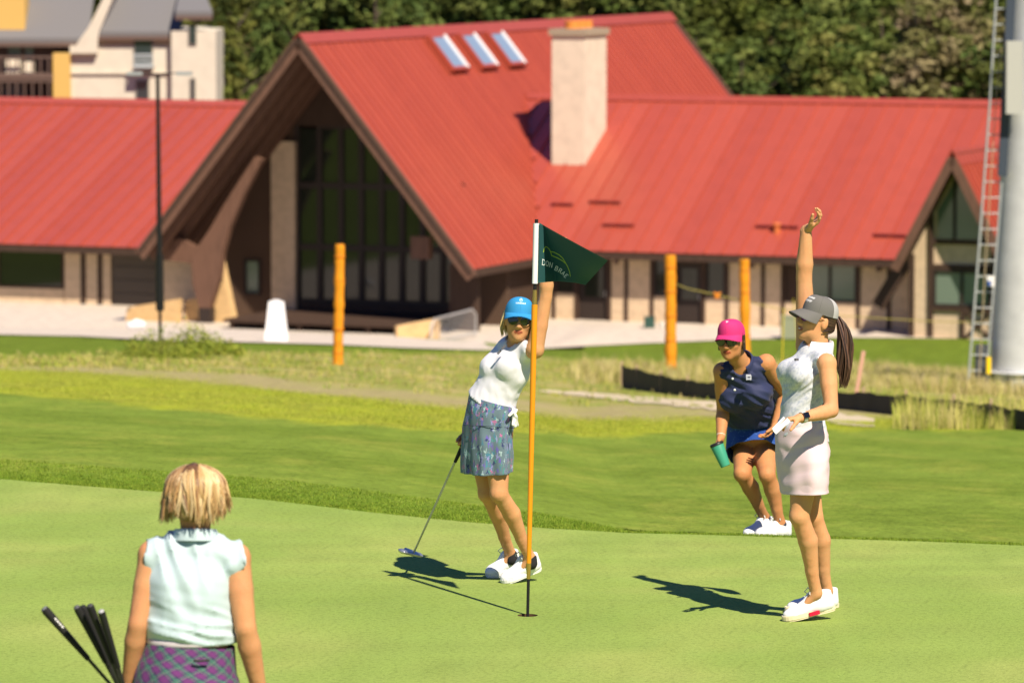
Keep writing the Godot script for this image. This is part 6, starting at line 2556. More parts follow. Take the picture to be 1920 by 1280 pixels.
	for r in m2 + 1:
		var v := float(r) / m2
		var row := PackedVector3Array()
		var h0: Vector3 = along.call(lerpf(0.984, 0.843, v))
		for q in n + 1:
			var u := float(q) / n
			# measured top and bottom edges
			var tx := lerpf(1011.0, 1140.0, u)
			var ty := lerpf(417.0, 488.0, pow(u, 0.96)) 
			var bx := lerp_table([[0.0, 1009.0], [0.5, 1052.0], [1.0, 1098.0]], u)
			var by := lerp_table([[0.0, 530.0], [0.45, 527.0], [0.8, 530.0], [1.0, 534.0]], u)
			var px := lerpf(tx, bx, v)
			var py := lerpf(ty, by, v) + 3.0 * sin(u * PI) * sin(v * PI)
			# the fold line slants from the top of the sleeve down and outwards
			var fold := 0.06 + 0.34 * v
			var z := 0.0
			if u < fold:
				z = -0.10 * u
			else:
				z = -0.10 * fold + 0.62 * (u - fold) * (1.0 - 0.42 * v)
			z += 0.014 * sin(u * 9.0 + v * 2.0) * u + 0.012 * sin(u * 4.0 - v * 7.0) * u
			row.append(spot(px, py, -h0.z - 0.017 - z))
		rows.append(row)
	fl.sheet(rows)
	wpart("flag", fl, mat("flag_cloth", Color.WHITE, 0.7, {"tex": flag_texture(), "back": Color(0.25, 0.3, 0.3)}), pin)

	# her putter
	var ga := jt(866, 838, -0.09)
	var pt := thing("putter", "steel putter hanging from the hand of the person in blue cap", "golf club", jt(772, 1040, -0.34))
	var hd := jt(776, 1035, -0.30)
	var ax := (hd - ga).normalized()
	var g1 := Solid.new()
	g1.tube(PackedVector3Array([ga - ax * 0.12, ga - ax * 0.1, ga + ax * 0.03, ga + ax * 0.10]), [0.011, 0.013, 0.0115, 0.009], 12)
	wpart("grip", g1, mat("rubber_grip", lin(0.016, 0.016, 0.017), 0.75), pt)
	var g2 := Solid.new()
	g2.tube(PackedVector3Array([ga + ax * 0.10, hd]), [0.0062, 0.0052], 10)
	wpart("shaft", g2, mat("shaft_steel", lin(0.42, 0.43, 0.45), 0.25, {"metal": 0.9}), pt)
	var g3 := Soft.new()
	var ta := jt(753, 1033, -0.26)
	var tb := jt(786, 1040, -0.36)
	g3.flat(ta, tb, Vector3(0, 0, 1), 0.030, 0.012, 0.032, 0.013, 0.01)
	g3.bone(ta + Vector3(0, 0, -0.05), ta, 0.009, 0.010, 0.01)
	g3.bone(ta + Vector3(0.02, 0.004, -0.06), tb + Vector3(-0.02, 0.004, -0.06), 0.009, 0.009, 0.01)
	garment(pt, "club_head", g3, 0.005, mat("club_steel", lin(0.5, 0.52, 0.55), 0.3, {"metal": 0.8}))
	# glove tucked in the back of the skirt
	var gl := Soft.new()
	var gp := jt(960, 768, 0.10)
	gl.flat(gp, jt(966, 784, 0.12), Vector3(0.3, 0, 1), 0.034, 0.012, 0.036, 0.012, 0.01)
	for q in [[962, 796, 0.16], [966, 799, 0.13], [970, 797, 0.10], [959, 790, 0.09]]:
		gl.bone(jt(965, 782, 0.12), jt(q[0], q[1], q[2]), 0.013, 0.009, 0.008)
	gl.bone(jt(962, 772, 0.14), jt(955, 779, 0.18), 0.010, 0.008, 0.008)
	var gn := thing("golf_glove", "white golf glove tucked into the floral skirt's waist", "glove", gp)
	garment(gn, "leather", gl, 0.005, mat("glove_leather", lin(0.78, 0.78, 0.76), 0.6))
	var cuff := Solid.new()
	cuff.box(jt(962, 767, 0.11), Vector3(0.05, 0.018, 0.03), Basis(Vector3(0, 0, 1), -0.4))
	wpart("cuff", cuff, mat("glove_cuff", lin(0.7, 0.7, 0.7), 0.7), gn)

func build_waving_golfer() -> void:
	here = 25.0
	var j := {}
	var left := Vector3(0.42, 0, 0.907)
	j.side_h = left
	j.side_s = Vector3(0.45, -0.05, 0.89).normalized()
	j.back = -left.cross(Vector3.UP)
	j.pelvis = jt(1505, 838, 0.0)
	j.waist = jt(1503, 775, 0.0)
	j.chest = jt(1511, 705, 0.0)
	j.neck = jt(1534, 650, 0.0)
	j.sl = jt(1551, 682, 0.155)
	j.el = jt(1560, 770, 0.24)
	j.wl = jt(1503, 783, 0.36)
	j.sr = jt(1513, 648, -0.14)
	j.er = jt(1508, 520, -0.13)
	j.wr = jt(1512, 431, -0.10)
	j.hl = jt(1512, 860, 0.075)
	j.hr = jt(1503, 860, -0.075)
	j.kl = jt(1500, 968, 0.11)
	j.kr = jt(1526, 968, -0.06)
	j.al = jt(1531, 1112, 0.0)
	j.ar = jt(1551, 1108, -0.18)
	j.wide = 0.90
	j.deep = 0.98
	j.bust = 0.98
	j.limb = 0.96
	j.arm_l = 1.0
	j.arm_r = 1.16
	j.head = head_frame(jt(1532, 600, 0.0), Vector3(-0.88, 0.24, 0.42), Vector3(0.16, 1.0, 0.0), 1.0)
	var toe_l := on_ground(1469, 1166)
	var toe_r := on_ground(1474, 1149)
	j.tl = toe_l + Vector3(0.04, 0.03, -0.02)
	j.tr = toe_r + Vector3(0.04, 0.03, -0.02)
	var o := person("woman in a grey cap with a long ponytail waving one raised arm", Vector3(toe_l.x, 0, toe_l.z))
	var tone := Color(0.62, 0.315, 0.150)
	var wd: Vector3 = jt(1546, 403, -0.06) - j.wr
	build_body(o, j, tone, 5.0, [
		[j.wl, jt(1462, 788, 0.42) - j.wl, Vector3(0.1, -0.9, 0.1), Vector3(-0.3, 0.2, 0.9), [0.55, 0.75, 0.85, 0.9], 0.95, 0.05, 0.5],
		[j.wr, wd, Vector3(-0.55, 0.75, 0.2), Vector3(-0.2, 0.3, 0.9), [0.62, 0.72, 0.80, 0.78], 1.0, 0.10, 0.45],
	])
	var up: Vector3 = (j.neck - j.waist).normalized()
	var fs: Vector3 = j.side_s.cross(up)
	var s := Soft.new()
	torso_bones(s, j)
	s.flat(j.waist - Vector3(0, 0.02, 0), j.pelvis.lerp(j.waist, 0.15), left, 0.112, 0.096, 0.142, 0.125, 0.03)
	s.grow = 0.011
	s.fold_size = 0.010
	var fr := noise_c
	s.folds = func(p: Vector3) -> float:
		# creases pulled slantwise from bust to waist
		var q := Vector3(p.x * 0.8 + p.y * 0.6, p.y * 0.8 - p.x * 0.6, p.z)
		var a := fr.get_noise_3d(q.x * 70.0 + 9.0, q.y * 300.0, q.z * 70.0)
		return 0.007 * (0.35 - 1.8 * absf(a))
	trim_shirt(s, j, j.pelvis.lerp(j.waist, 0.30), Vector3(0.15, 1, 0), 0.030)
	s.carve(j.neck + fs * 0.08 + up * 0.02, j.chest + fs * 0.14 + up * 0.09, 0.028, 0.006)
	var nb := noise_b
	var heather := func(p: Vector3, _n: Vector3) -> Array:
		var a := nb.get_noise_3d(p.x * 380.0, p.y * 520.0, p.z * 380.0)
		var b := nb.get_noise_3d(p.x * 1100.0, p.y * 1100.0, p.z * 1100.0)
		var c := Color(0.60, 0.62, 0.67).lerp(Color(0.42, 0.46, 0.55), smoothstep(-0.1, 0.4, 0.25 * a + 1.0 * b))
		return [c]
	garment(o, "polo_shirt", s, 0.0085, mat("heather_knit", Color.WHITE, 0.8, {"vc": true, "sheen": 0.25}), heather)
	var white := mat("white_collar", lin(0.82, 0.82, 0.86), 0.75)
	collar(o, j.neck + up * 0.004, up, fs, 0.063, 0.030, 0.066, 0.50, white)
	var em := Solid.new()
	em.box(jt(1494, 674, 0.20), Vector3(0.012, 0.012, 0.02), Basis(Vector3(0, 1, 0), -1.0))
	wpart("chest_emblem", em, mat("mark_grey", lin(0.1, 0.1, 0.1)), o)
	# pale pink shorts-skirt with a kicked-out back pleat
	var pink := mat("pink_twill", lin(0.68, 0.53, 0.56), 0.8, {"normal": bumps(256, 0.2, 3.0, 83), "bump": 0.2, "tri": Vector3(6, 6, 6), "sheen": 0.2})
	var rings := [
		[jt(1509, 924, 0.05), 0.182, 0.112],
		[jt(1508, 900, 0.045), 0.184, 0.115],
		[jt(1506, 868, 0.02), 0.188, 0.124],
		[jt(1505, 840, 0.0), 0.176, 0.134],
		[jt(1503, 812, 0.0), 0.164, 0.130],
		[jt(1503, 788, 0.0), 0.140, 0.114],
	]
	skirt(o, "shorts", rings, left, pink, 0.004, 4.0, 2.0, 0.0055, Vector3(3.0, 6.0, 3.0))
	var flap := Solid.new()
	var fr_rows := []
	for face in 2:
		fr_rows.clear()
		for k in 6:
			var t := k / 5.0
			var row := PackedVector3Array()
			for q in 9:
				var u := q / 8.0
				row.append(jt(lerpf(1530.0, lerpf(1541.0, 1554.0, t * t), u), lerpf(872.0, lerpf(927.0, 919.0, u), t), lerpf(0.10, -0.06, u) - 0.006 * face))
			fr_rows.append(row)
		if face == 1:
			fr_rows.reverse()
		flap.sheet(fr_rows)
	wpart("back_pleat", flap, pink, o)
	# shoes
	var shoe_m := mat("white_shoe", lin(0.8, 0.8, 0.8))
	var cream_sole := mat("cream_sole", lin(0.74, 0.66, 0.45), 0.6)
	var red := mat("red_stripe", lin(0.55, 0.012, 0.05), 0.5)
	shoe(o, jt(1567, 1143, -0.06), toe_l, Vector3(0.12, 1, 0), shoe_m, cream_sole, 1.05, red, -1.0)
	shoe(o, jt(1572, 1140, -0.50), toe_r, Vector3(0.08, 1, 0), shoe_m, cream_sole, 1.05, null)
	# cap with pale mesh back
	var grey := lin(0.135, 0.132, 0.125)
	cap(o, j.head, mat("grey_cap", Color.WHITE, 0.85, {"tex": cap_texture(grey, lin(0.55, 0.55, 0.56), 2)}), mat("grey_brim", grey, 0.85), mat("cap_mesh", lin(0.40, 0.40, 0.40), 0.9), 0.074, 0.030)
	sunglasses(o, j.head, mat("magenta_lens", lin(0.22, 0.01, 0.09), 0.08, {"spec": 0.9}), mat("gold_frame", lin(0.3, 0.2, 0.1)), 0.030, 0.022)
	# open smile
	var th := Solid.new()
	var h: Transform3D = j.head
	th.tube(PackedVector3Array([h * Vector3(-0.018, -0.0605, 0.083), h * Vector3(0, -0.063, 0.0905), h * Vector3(0.018, -0.0605, 0.083)]), [0.0032, 0.0042, 0.0032], 6)
	wpart("teeth", th, mat("teeth", lin(0.75, 0.72, 0.65), 0.3), o)
	# swept-back hair and ponytail
	var hair := Solid.new()
	rng.seed = 402
	for i in 120:
		var sgn := 1.0 if i % 2 else -1.0
		var y := rng.randf_range(-0.06, 0.05)
		var w0 := rng.randf_range(1.45, 1.95) - y * 2.0
		var path := PackedVector3Array()
		for k in 6:
			var t := k / 5.0
			var w := lerpf(w0, 3.05, t)
			path.append(h * Vector3(sin(w) * (0.075 + 0.003 * sin(t * 3.0)) * sgn, lerpf(y, 0.0 + y * 0.2, t), cos(w) * 0.100 - 0.008))
		lock(hair, path, 0.0042, Color(0.06, 0.032, 0.02) * rng.randf_range(0.7, 1.4))
	for i in 300:
		var a := rng.randf() * TAU
		var rr := sqrt(rng.randf())
		var path := PackedVector3Array()
		var end := rng.randf_range(0.8, 1.04)
		for k in 11:
			var t := k / 10.0 * end
			var c := lerp_table([[0.0, 1570.0], [0.12, 1578.0], [0.35, 1584.0], [0.65, 1587.0], [0.9, 1585.0], [1.05, 1579.0]], t)
			var y := lerpf(593.0, 724.0, t)
			var wide := lerp_table([[0.0, 4.0], [0.15, 9.0], [0.4, 15.0], [0.75, 15.0], [1.05, 7.0]], t)
			path.append(jt(c + cos(a) * rr * wide * (0.9 + 0.25 * sin(t * 7.0 + a)) + 2.6 * sin(t * 6.0 + floorf(a * 1.6) * 1.9), y, -0.04 + sin(a) * rr * wide / 400.0))
		lock(hair, path, rng.randf_range(0.0022, 0.0048), [Color(0.075, 0.038, 0.024), Color(0.11, 0.056, 0.035), Color(0.045, 0.024, 0.016)][i % 3] * rng.randf_range(0.75, 1.3))
	wpart("hair", hair, mat("hair", Color.WHITE), o)
	# wristwatch
	var ax: Vector3 = (j.wl - j.el).normalized()
	var wc: Vector3 = j.wl - ax * 0.012
	var bandm := Solid.new()
	var face := Vector3(0.1, 0.35, 0.93)
	face = (face - ax * face.dot(ax)).normalized()
	var wb := Basis(face.cross(ax).normalized(), ax, -face)
	bandm.lathe([[0.0285, -0.012], [0.030, -0.011], [0.030, 0.011], [0.0285, 0.012]], Transform3D(wb, wc), 22)
	var wo := wpart("wristwatch", bandm, mat("watch_band", lin(0.62, 0.60, 0.57), 0.5), o)
	var wf := Solid.new()
	wf.box(wc + face * 0.031, Vector3(0.030, 0.036, 0.010), wb)
	wpart("watch_face", wf, mat("watch_black", lin(0.008, 0.008, 0.009), 0.12, {"spec": 0.8}), wo)
	# what she holds: a white pencil and a folded card
	for q in [[1449, 806, 1471, 783, 0.47, 0.016, "pencil", "white pencil held above the folded card by the waving woman", "pencil"], [1452, 810, 1479, 786, 0.485, 0.020, "score_card", "folded white score card pinched in the waving woman's lowered hand", "card"]]:
		var b := Solid.new()
		var a := jt(q[0], q[1], q[4])
		var c := jt(q[2], q[3], q[4] - 0.03)
		if q[6] == "pencil":
			b.tube(PackedVector3Array([a, a.lerp(c, 0.08), c]), [0.003, 0.0075, 0.0075], 8)
		else:
			b.beam(a, c, q[5], 0.004, Vector3(0, 0, 1))
			b.beam(a + Vector3(0.003, -0.004, -0.004), c + Vector3(0.003, -0.004, -0.004), q[5], 0.003, Vector3(0, 0.1, 1))
		tag(whole(q[6], b.done(Transform3D(Basis(), -a)), mat("paper_white", lin(0.82, 0.82, 0.82), 0.6), Transform3D(Basis(), a)), q[7], q[8])

func build_crouching_golfer() -> void:
	here = 28.9
	var j := {}
	var left := Vector3(0.88, 0, 0.47)
	j.side_h = left
	j.side_s = Vector3(0.93, 0.20, 0.36).normalized()
	j.back = -left.cross(Vector3.UP)
	j.pelvis = jt(1414, 818, -0.22)
	j.waist = jt(1410, 776, -0.10)
	j.chest = jt(1400, 728, 0.06)
	j.neck = jt(1391, 684, 0.17)
	j.sl = jt(1437, 681, 0.17)
	j.el = jt(1476, 738, 0.02)
	j.wl = jt(1455, 795, 0.10)
	j.sr = jt(1354, 696, 0.17)
	j.er = jt(1356, 768, 0.02)
	j.wr = jt(1352, 820, 0.14)
	j.hl = jt(1432, 832, -0.20)
	j.hr = jt(1400, 832, -0.24)
	j.kl = jt(1439, 890, 0.12)
	j.kr = jt(1392, 888, 0.06)
	j.al = jt(1464, 982, 0.03)
	j.ar = jt(1434, 970, -0.20)
	j.wide = 1.13
	j.deep = 1.12
	j.bust = 1.25
	j.limb = 0.95
	j.arm_l = 1.12
	j.arm_r = 1.05
	j.head = head_frame(jt(1371, 638, 0.27), Vector3(-0.38, -0.05, 0.92), Vector3(-0.05, 1.0, 0.05), 0.98)
	var g := func(px: float, far: float) -> Vector3:
		var x := (px - 960.0) / LENS * far
		return Vector3(x, ground_height(x, far) + 0.012, -far)
	var toe_l: Vector3 = g.call(1421, 28.74)
	var heel_l: Vector3 = g.call(1485, 28.93)
	var toe_r: Vector3 = g.call(1401, 28.96)
	var heel_r: Vector3 = g.call(1449, 29.16) + Vector3(0, 0.02, 0)
	j.tl = toe_l + Vector3(0.04, 0.02, -0.03)
	j.tr = toe_r + Vector3(0.04, 0.02, -0.03)
	var o := person("woman in a pink cap and navy polo crouching behind the green's edge", Vector3(toe_l.x, toe_l.y, toe_l.z))
	var tone := Color(0.52, 0.235, 0.100)
	build_body(o, j, tone, 9.0, [
		[j.wr, jt(1343, 846, 0.20) - j.wr, Vector3(0.9, 0.1, 0.4), Vector3(0.2, -0.1, 1.0), [0.75, 0.8, 0.8, 0.8], 0.92, 0.08, 0.4],
		[j.wl, Vector3(-0.5, -0.6, 0.3), Vector3(-0.5, 0.2, 0.2), Vector3(0, 0, 1), [0.5, 0.5, 0.5, 0.5], 0.92],
	])
	var up: Vector3 = (j.neck - j.chest).normalized()
	var fs: Vector3 = j.side_s.cross(up)
	var s := Soft.new()
	torso_bones(s, j)
	s.flat(j.waist.lerp(j.chest, 0.4), j.pelvis.lerp(j.waist, 0.3), left, 0.144, 0.118, 0.170, 0.140, 0.03)
	s.grow = 0.012
	s.fold_size = 0.006
	var fr := noise_c
	s.folds = func(p: Vector3) -> float:
		# creases run across from the bust to the far hip
		var q := Vector3(p.x * 0.92 - p.y * 0.38, p.y * 0.92 + p.x * 0.38, p.z)
		var a := fr.get_noise_3d(q.x * 70.0 + 40.0, q.y * 330.0, q.z * 90.0)
		return 0.008 * (0.4 - 2.0 * absf(a))
	trim_shirt(s, j, j.pelvis.lerp(j.waist, 0.66), Vector3(-0.1, 1, 0.2), 0.004, 0.068, 0.5)
	s.carve(j.neck + fs * 0.08 + up * 0.03, j.chest + fs * 0.16 + up * 0.10, 0.044, 0.006)
	var navy := mat("navy_knit", lin(0.022, 0.030, 0.088), 0.7, {"sheen": 0.35, "normal": bumps(256, 0.2, 3.0, 84), "bump": 0.15, "tri": Vector3(6, 6, 6)})
	garment(o, "polo_shirt", s, 0.0085, navy)
	collar(o, j.neck + up * 0.012, up, fs, 0.066, 0.034, 0.080, 0.62, navy)
	var pl := Solid.new()
	for q in [[1374, 710, 0.335], [1378, 731, 0.36]]:
		pl.lathe([[0.0, -0.003], [0.007, -0.003], [0.007, 0.002], [0.0, 0.003]], Transform3D(Basis(Vector3.RIGHT, PI * 0.5), jt(q[0], q[1], q[2])), 10)
	wpart("button", pl, mat("button_white", lin(0.75, 0.75, 0.75), 0.4), o)
	var em := Solid.new()
	for q in [[1404, 704, 0.028, 0.012], [1404, 710, 0.022, 0.010], [1401, 708, 0.007, 0.026], [1408, 708, 0.007, 0.026]]:
		em.box(jt(q[0], q[1], 0.295), Vector3(q[2], q[3], 0.02), Basis(Vector3.UP, -0.2))
	wpart("chest_emblem", em, mat("emblem_pale", lin(0.5, 0.52, 0.6), 0.7), o)
	var sk := mat("blue_print", Color.WHITE, 0.75, {"tex": speckled(lin(0.010, 0.055, 0.27), lin(0.13, 0.26, 0.55), 303, 150), "sheen": 0.2})
	sk.uv1_scale = Vector3(2, 1, 1)
	var rings := [
		[jt(1414, 849, -0.08), 0.172, 0.150],
		[jt(1414, 832, -0.12), 0.174, 0.150],
		[jt(1413, 812, -0.16), 0.172, 0.148],
		[jt(1411, 788, -0.14), 0.158, 0.136],
	]
	skirt(o, "skirt", rings, left, sk, 0.006, 5.0, 0.7, 0.004, Vector3(3, 2, 3))
	var shoe_m := mat("white_shoe", lin(0.8, 0.8, 0.8))
	var sole := mat("white_sole", lin(0.8, 0.8, 0.8))
	shoe(o, heel_l, toe_l, Vector3.UP, shoe_m, sole, 1.0)
	shoe(o, heel_r, toe_r, Vector3(0.1, 1, 0), shoe_m, sole, 1.0)
	for q in [j.al, j.ar]:
		var a: Vector3 = q
		var sock := Soft.new()
		sock.bone(a + Vector3(0.004, -0.03, -0.004), a + Vector3(0.003, -0.004, -0.003), 0.036, 0.0355)
		garment(o, "sock", sock, 0.007, mat("navy_sock", lin(0.03, 0.04, 0.07), 0.9))
	var pink := lin(0.58, 0.03, 0.17)
	cap(o, j.head, mat("pink_cap", Color.WHITE, 0.8, {"tex": cap_texture(pink, lin(0.75, 0.72, 0.74), 1)}), mat("pink_brim", pink, 0.8), mat("pink_brim", pink), 0.052, 0.016)
	sunglasses(o, j.head, mat("dark_lens", lin(0.01, 0.01, 0.01)), mat("black_frame", lin(0.015, 0.012, 0.01), 0.3), 0.032, 0.024)
	var hair := Solid.new()
	var h: Transform3D = j.head
	rng.seed = 403
	for i in 130:
		var sgn := 1.0 if i % 2 else -1.0
		var y := rng.randf_range(-0.06, 0.05)
		var path := PackedVector3Array()
		for k in 6:
			var t := k / 5.0
			var w := lerpf(1.40, 3.1, t)
			path.append(h * Vector3(sin(w) * 0.081 * sgn, lerpf(y, -0.04 + y * 0.4, t), cos(w) * 0.103 - 0.008))
		lock(hair, path, 0.0055, Color(0.035, 0.02, 0.014) * rng.randf_range(0.7, 1.5))
	wpart("hair", hair, mat("hair", Color.WHITE), o)
	var br := Solid.new()
	var ax: Vector3 = (j.wr - j.er).normalized()
	br.lathe([[0.0265, -0.004], [0.0285, 0.0], [0.0265, 0.004]], Transform3D(side_basis(Vector3.RIGHT, ax), j.wr - ax * 0.015), 18)
	wpart("bracelet", br, mat("bracelet", lin(0.7, 0.62, 0.5), 0.4), o)
	# the tumbler in her hand
	var ta := jt(1344, 833, 0.235)
	var tb := jt(1361, 874, 0.25)
	var cup := thing("tumbler", "green insulated tumbler with a black lid held by the pink-capped woman", "cup", tb)
	var td := (ta - tb)
	var bs := side_basis(Vector3.RIGHT, td.normalized())
	var b1 := Solid.new()
	var L := td.length()
	b1.lathe([[0.0, 0.0], [0.028, 0.0], [0.030, 0.004], [0.041, L * 0.95], [0.0, L * 0.95]], Transform3D(bs, tb), 24)
	wpart("cup_body", b1, mat("mint_green", lin(0.05, 0.30, 0.19), 0.4), cup)
	var b2 := Solid.new()
	b2.lathe([[0.042, L * 0.95], [0.043, L * 1.03], [0.036, L * 1.08], [0.0, L * 1.08]], Transform3D(bs, tb), 24)
	wpart("lid", b2, mat("black_lid", lin(0.02, 0.02, 0.02), 0.4), cup)

func build_near_golfer() -> void:
	here = 17.6
	var j := {}
	var left := Vector3(-0.995, 0, 0.10)
	j.side_h = left
	j.side_s = Vector3(-0.995, 0.03, 0.08).normalized()
	j.back = -left.cross(Vector3.UP)
	j.pelvis = jt(352, 1292, 0.0)
	j.waist = jt(359, 1202, 0.0)
	j.chest = jt(356, 1095, -0.01)
	j.neck = jt(366, 1008, -0.01)
	j.sl = jt(284, 1040, 0.0)
	j.el = jt(258, 1170, 0.05)
	j.wl = jt(240, 1282, -0.02)
	j.sr = jt(442, 1046, 0.0)
	j.er = jt(460, 1178, 0.05)
	j.wr = jt(486, 1296, -0.02)
	j.hl = jt(312, 1330, 0.0)
	j.hr = jt(392, 1330, 0.0)
	j.kl = jt(315, 1530, -0.03)
	j.kr = jt(392, 1530, -0.01)
	var foot_l := Vector3(jt(318, 1700).x, 0.0, -17.55)
	var foot_r := Vector3(jt(396, 1700).x, 0.0, -17.6)
	j.al = foot_l + Vector3(0, 0.09, 0.05)
	j.ar = foot_r + Vector3(0, 0.09, 0.05)
	j.tl = foot_l + Vector3(-0.02, 0.03, -0.15)
	j.tr = foot_r + Vector3(0.03, 0.03, -0.15)
	j.wide = 1.17
	j.deep = 1.1
	j.bust = 1.05
	j.limb = 1.1
	j.arm_l = 1.02
	j.arm_r = 1.10
	j.head = head_frame(jt(367, 932, -0.02), Vector3(0.05, -0.05, -1.0), Vector3(0.02, 1, 0), 1.0)
	var o := person("blonde woman seen from behind in a pale blue sleeveless top and plaid skirt", Vector3(foot_l.x, 0, foot_l.z))
	var tone := Color(0.56, 0.27, 0.13)
	build_body(o, j, tone, 13.0, [
		[j.wl, Vector3(-0.12, -0.95, -0.2), Vector3(0.6, -0.1, -0.8), Vector3(0.5, 0, -0.8), [1.0, 1.05, 1.1, 1.1], 0.98],
		[j.wr, Vector3(0.1, -0.97, -0.15), Vector3(-0.8, 0, -0.4), Vector3(-0.3, 0, -0.9), [0.4, 0.45, 0.5, 0.5], 0.98],
	])
	var up := Vector3.UP
	var s := Soft.new()
	torso_bones(s, j)
	s.flat(j.chest, j.waist + up * 0.02, left, 0.155, 0.115, 0.160, 0.125, 0.03)
	# soft cap sleeves that stand a little off the arm
	s.bone(j.sl, j.sl.lerp(j.el, 0.03) + j.side_s * 0.004, 0.048, 0.050, 0.02)
	s.bone(j.sr, j.sr.lerp(j.er, 0.05) - j.side_s * 0.008, 0.052, 0.060, 0.02)
	s.grow = 0.014
	s.fold_size = 0.012
	var fr := noise_c
	var fb := noise_b
	s.folds = func(p: Vector3) -> float:
		# long soft folds hang from the shoulder blades and bunch above the waistband
		var a := fr.get_noise_3d((p.x + 0.28 * p.y) * 170.0, p.y * 22.0, p.z * 40.0)
		var low := smoothstep(0.26, 0.0, p.y - 1.02)
		var b := fr.get_noise_3d(p.x * 60.0, (p.y + 0.30 * p.x) * 300.0 + 70.0, p.z * 60.0)
		return 0.016 * (0.3 - 1.5 * absf(a)) * (1.0 - 0.6 * low) + low * 0.015 * (0.4 - 1.8 * absf(b))
	trim_shirt(s, j, j.waist - up * 0.005, up, -0.016, 0.056, 0.8)
	var aqua := mat("aqua_knit", lin(0.48, 0.60, 0.645), 0.7, {"sheen": 0.35, "normal": bumps(256, 0.2, 3.0, 85), "bump": 0.12, "tri": Vector3(6, 6, 6)})
	garment(o, "top", s, 0.0085, aqua)
	collar(o, j.neck + up * 0.008, up, Vector3(0.05, 0, -1), 0.070, 0.024, 0.042, 0.5, aqua)
	# plaid skirt with a pale waistband, belt loops and a zip pocket
	var sk := mat("plaid", Color.WHITE, 0.8, {"tex": plaid(), "sheen": 0.15})
	sk.uv1_scale = Vector3(1.6, 1.5, 1)
	var rings := [
		[jt(352, 1500, 0.0), 0.235, 0.19],
		[jt(352, 1420, 0.0), 0.225, 0.185],
		[jt(350, 1340, 0.0), 0.208, 0.172],
		[jt(349, 1275, 0.0), 0.193, 0.156],
		[jt(353, 1238, 0.0), 0.176, 0.140],
		[jt(357, 1203, 0.0), 0.164, 0.128],
	]
	skirt(o, "skirt", rings, left, sk, 0.008, 6.0, 0.4, 0.003, Vector3(3, 2, 3))
	var wb := Solid.new()
	var band := []
	for k in 4:
		var row := PackedVector3Array()
		var c: Vector3 = jt(357, 1203, 0.0) + Vector3(0, [-0.004, 0.0, 0.016, 0.018][k], 0)
		for q in 48:
			var w := TAU * q / 48.0
			row.append(c + left * (cos(w) * [0.160, 0.1665, 0.1655, 0.160][k]) - left.cross(up) * (sin(w) * [0.124, 0.1305, 0.1295, 0.124][k]))
		band.append(row)
	wb.sheet(band, true)
	wpart("waistband", wb, mat("pale_band", lin(0.55, 0.5, 0.54), 0.8), o)
	var zp := Solid.new()
	zp.tube(PackedVector3Array([jt(362, 1238, 0.153), jt(376, 1239, 0.150), jt(392, 1237, 0.143)]), [0.0045], 6)
	wpart("zip_pocket", zp, mat("black_zip", lin(0.012, 0.012, 0.014), 0.5), o)
	var shoe_m := mat("white_shoe", lin(0.8, 0.8, 0.8))
	shoe(o, foot_l + Vector3(0.01, 0, 0.09), foot_l + Vector3(-0.02, 0, -0.18), up, shoe_m, mats.white_sole, 1.0)
	shoe(o, foot_r + Vector3(-0.01, 0, 0.09), foot_r + Vector3(0.03, 0, -0.18), up, shoe_m, mats.white_sole, 1.0)
	# glove on the hand that carries the clubs
	var gl := Soft.new()
	hand_bones(gl, j.wl + Vector3(0, -0.012, 0), Vector3(-0.12, -0.95, -0.2), Vector3(0.6, -0.1, -0.8), Vector3(0.5, 0, -0.8), [1.0, 1.05, 1.1, 1.1], 1.04)
	gl.keep_below(j.wl + Vector3(0, 0.004, 0), Vector3(0, 1, 0))
	gl.grow = 0.002
	garment(o, "glove", gl, 0.005, mat("glove_leather", lin(0.78, 0.78, 0.76)))
	# layered bob: a dark underlayer and many overlapping locks
	var h: Transform3D = j.head
	var base := Soft.new()
	base.ball(h * Vector3(0, 0.022, -0.012), h.basis, Vector3(0.088, 0.092, 0.102), 0.03)
	base.ball(h * Vector3(0, -0.035, -0.030), h.basis, Vector3(0.084, 0.055, 0.078), 0.05)
	base.keep_below(h * Vector3(0, 0, 0.06), h.basis.z + h.basis.y * -0.6)
	garment(o, "hair_underlayer", base, 0.007, mat("hair_under", lin(0.30, 0.18, 0.075), 0.6))
	var hair := Solid.new()
	rng.seed = 404
	var tones := [Color(0.50, 0.32, 0.13), Color(0.38, 0.22, 0.085), Color(0.60, 0.42, 0.20), Color(0.25, 0.135, 0.055), Color(0.66, 0.50, 0.27)]
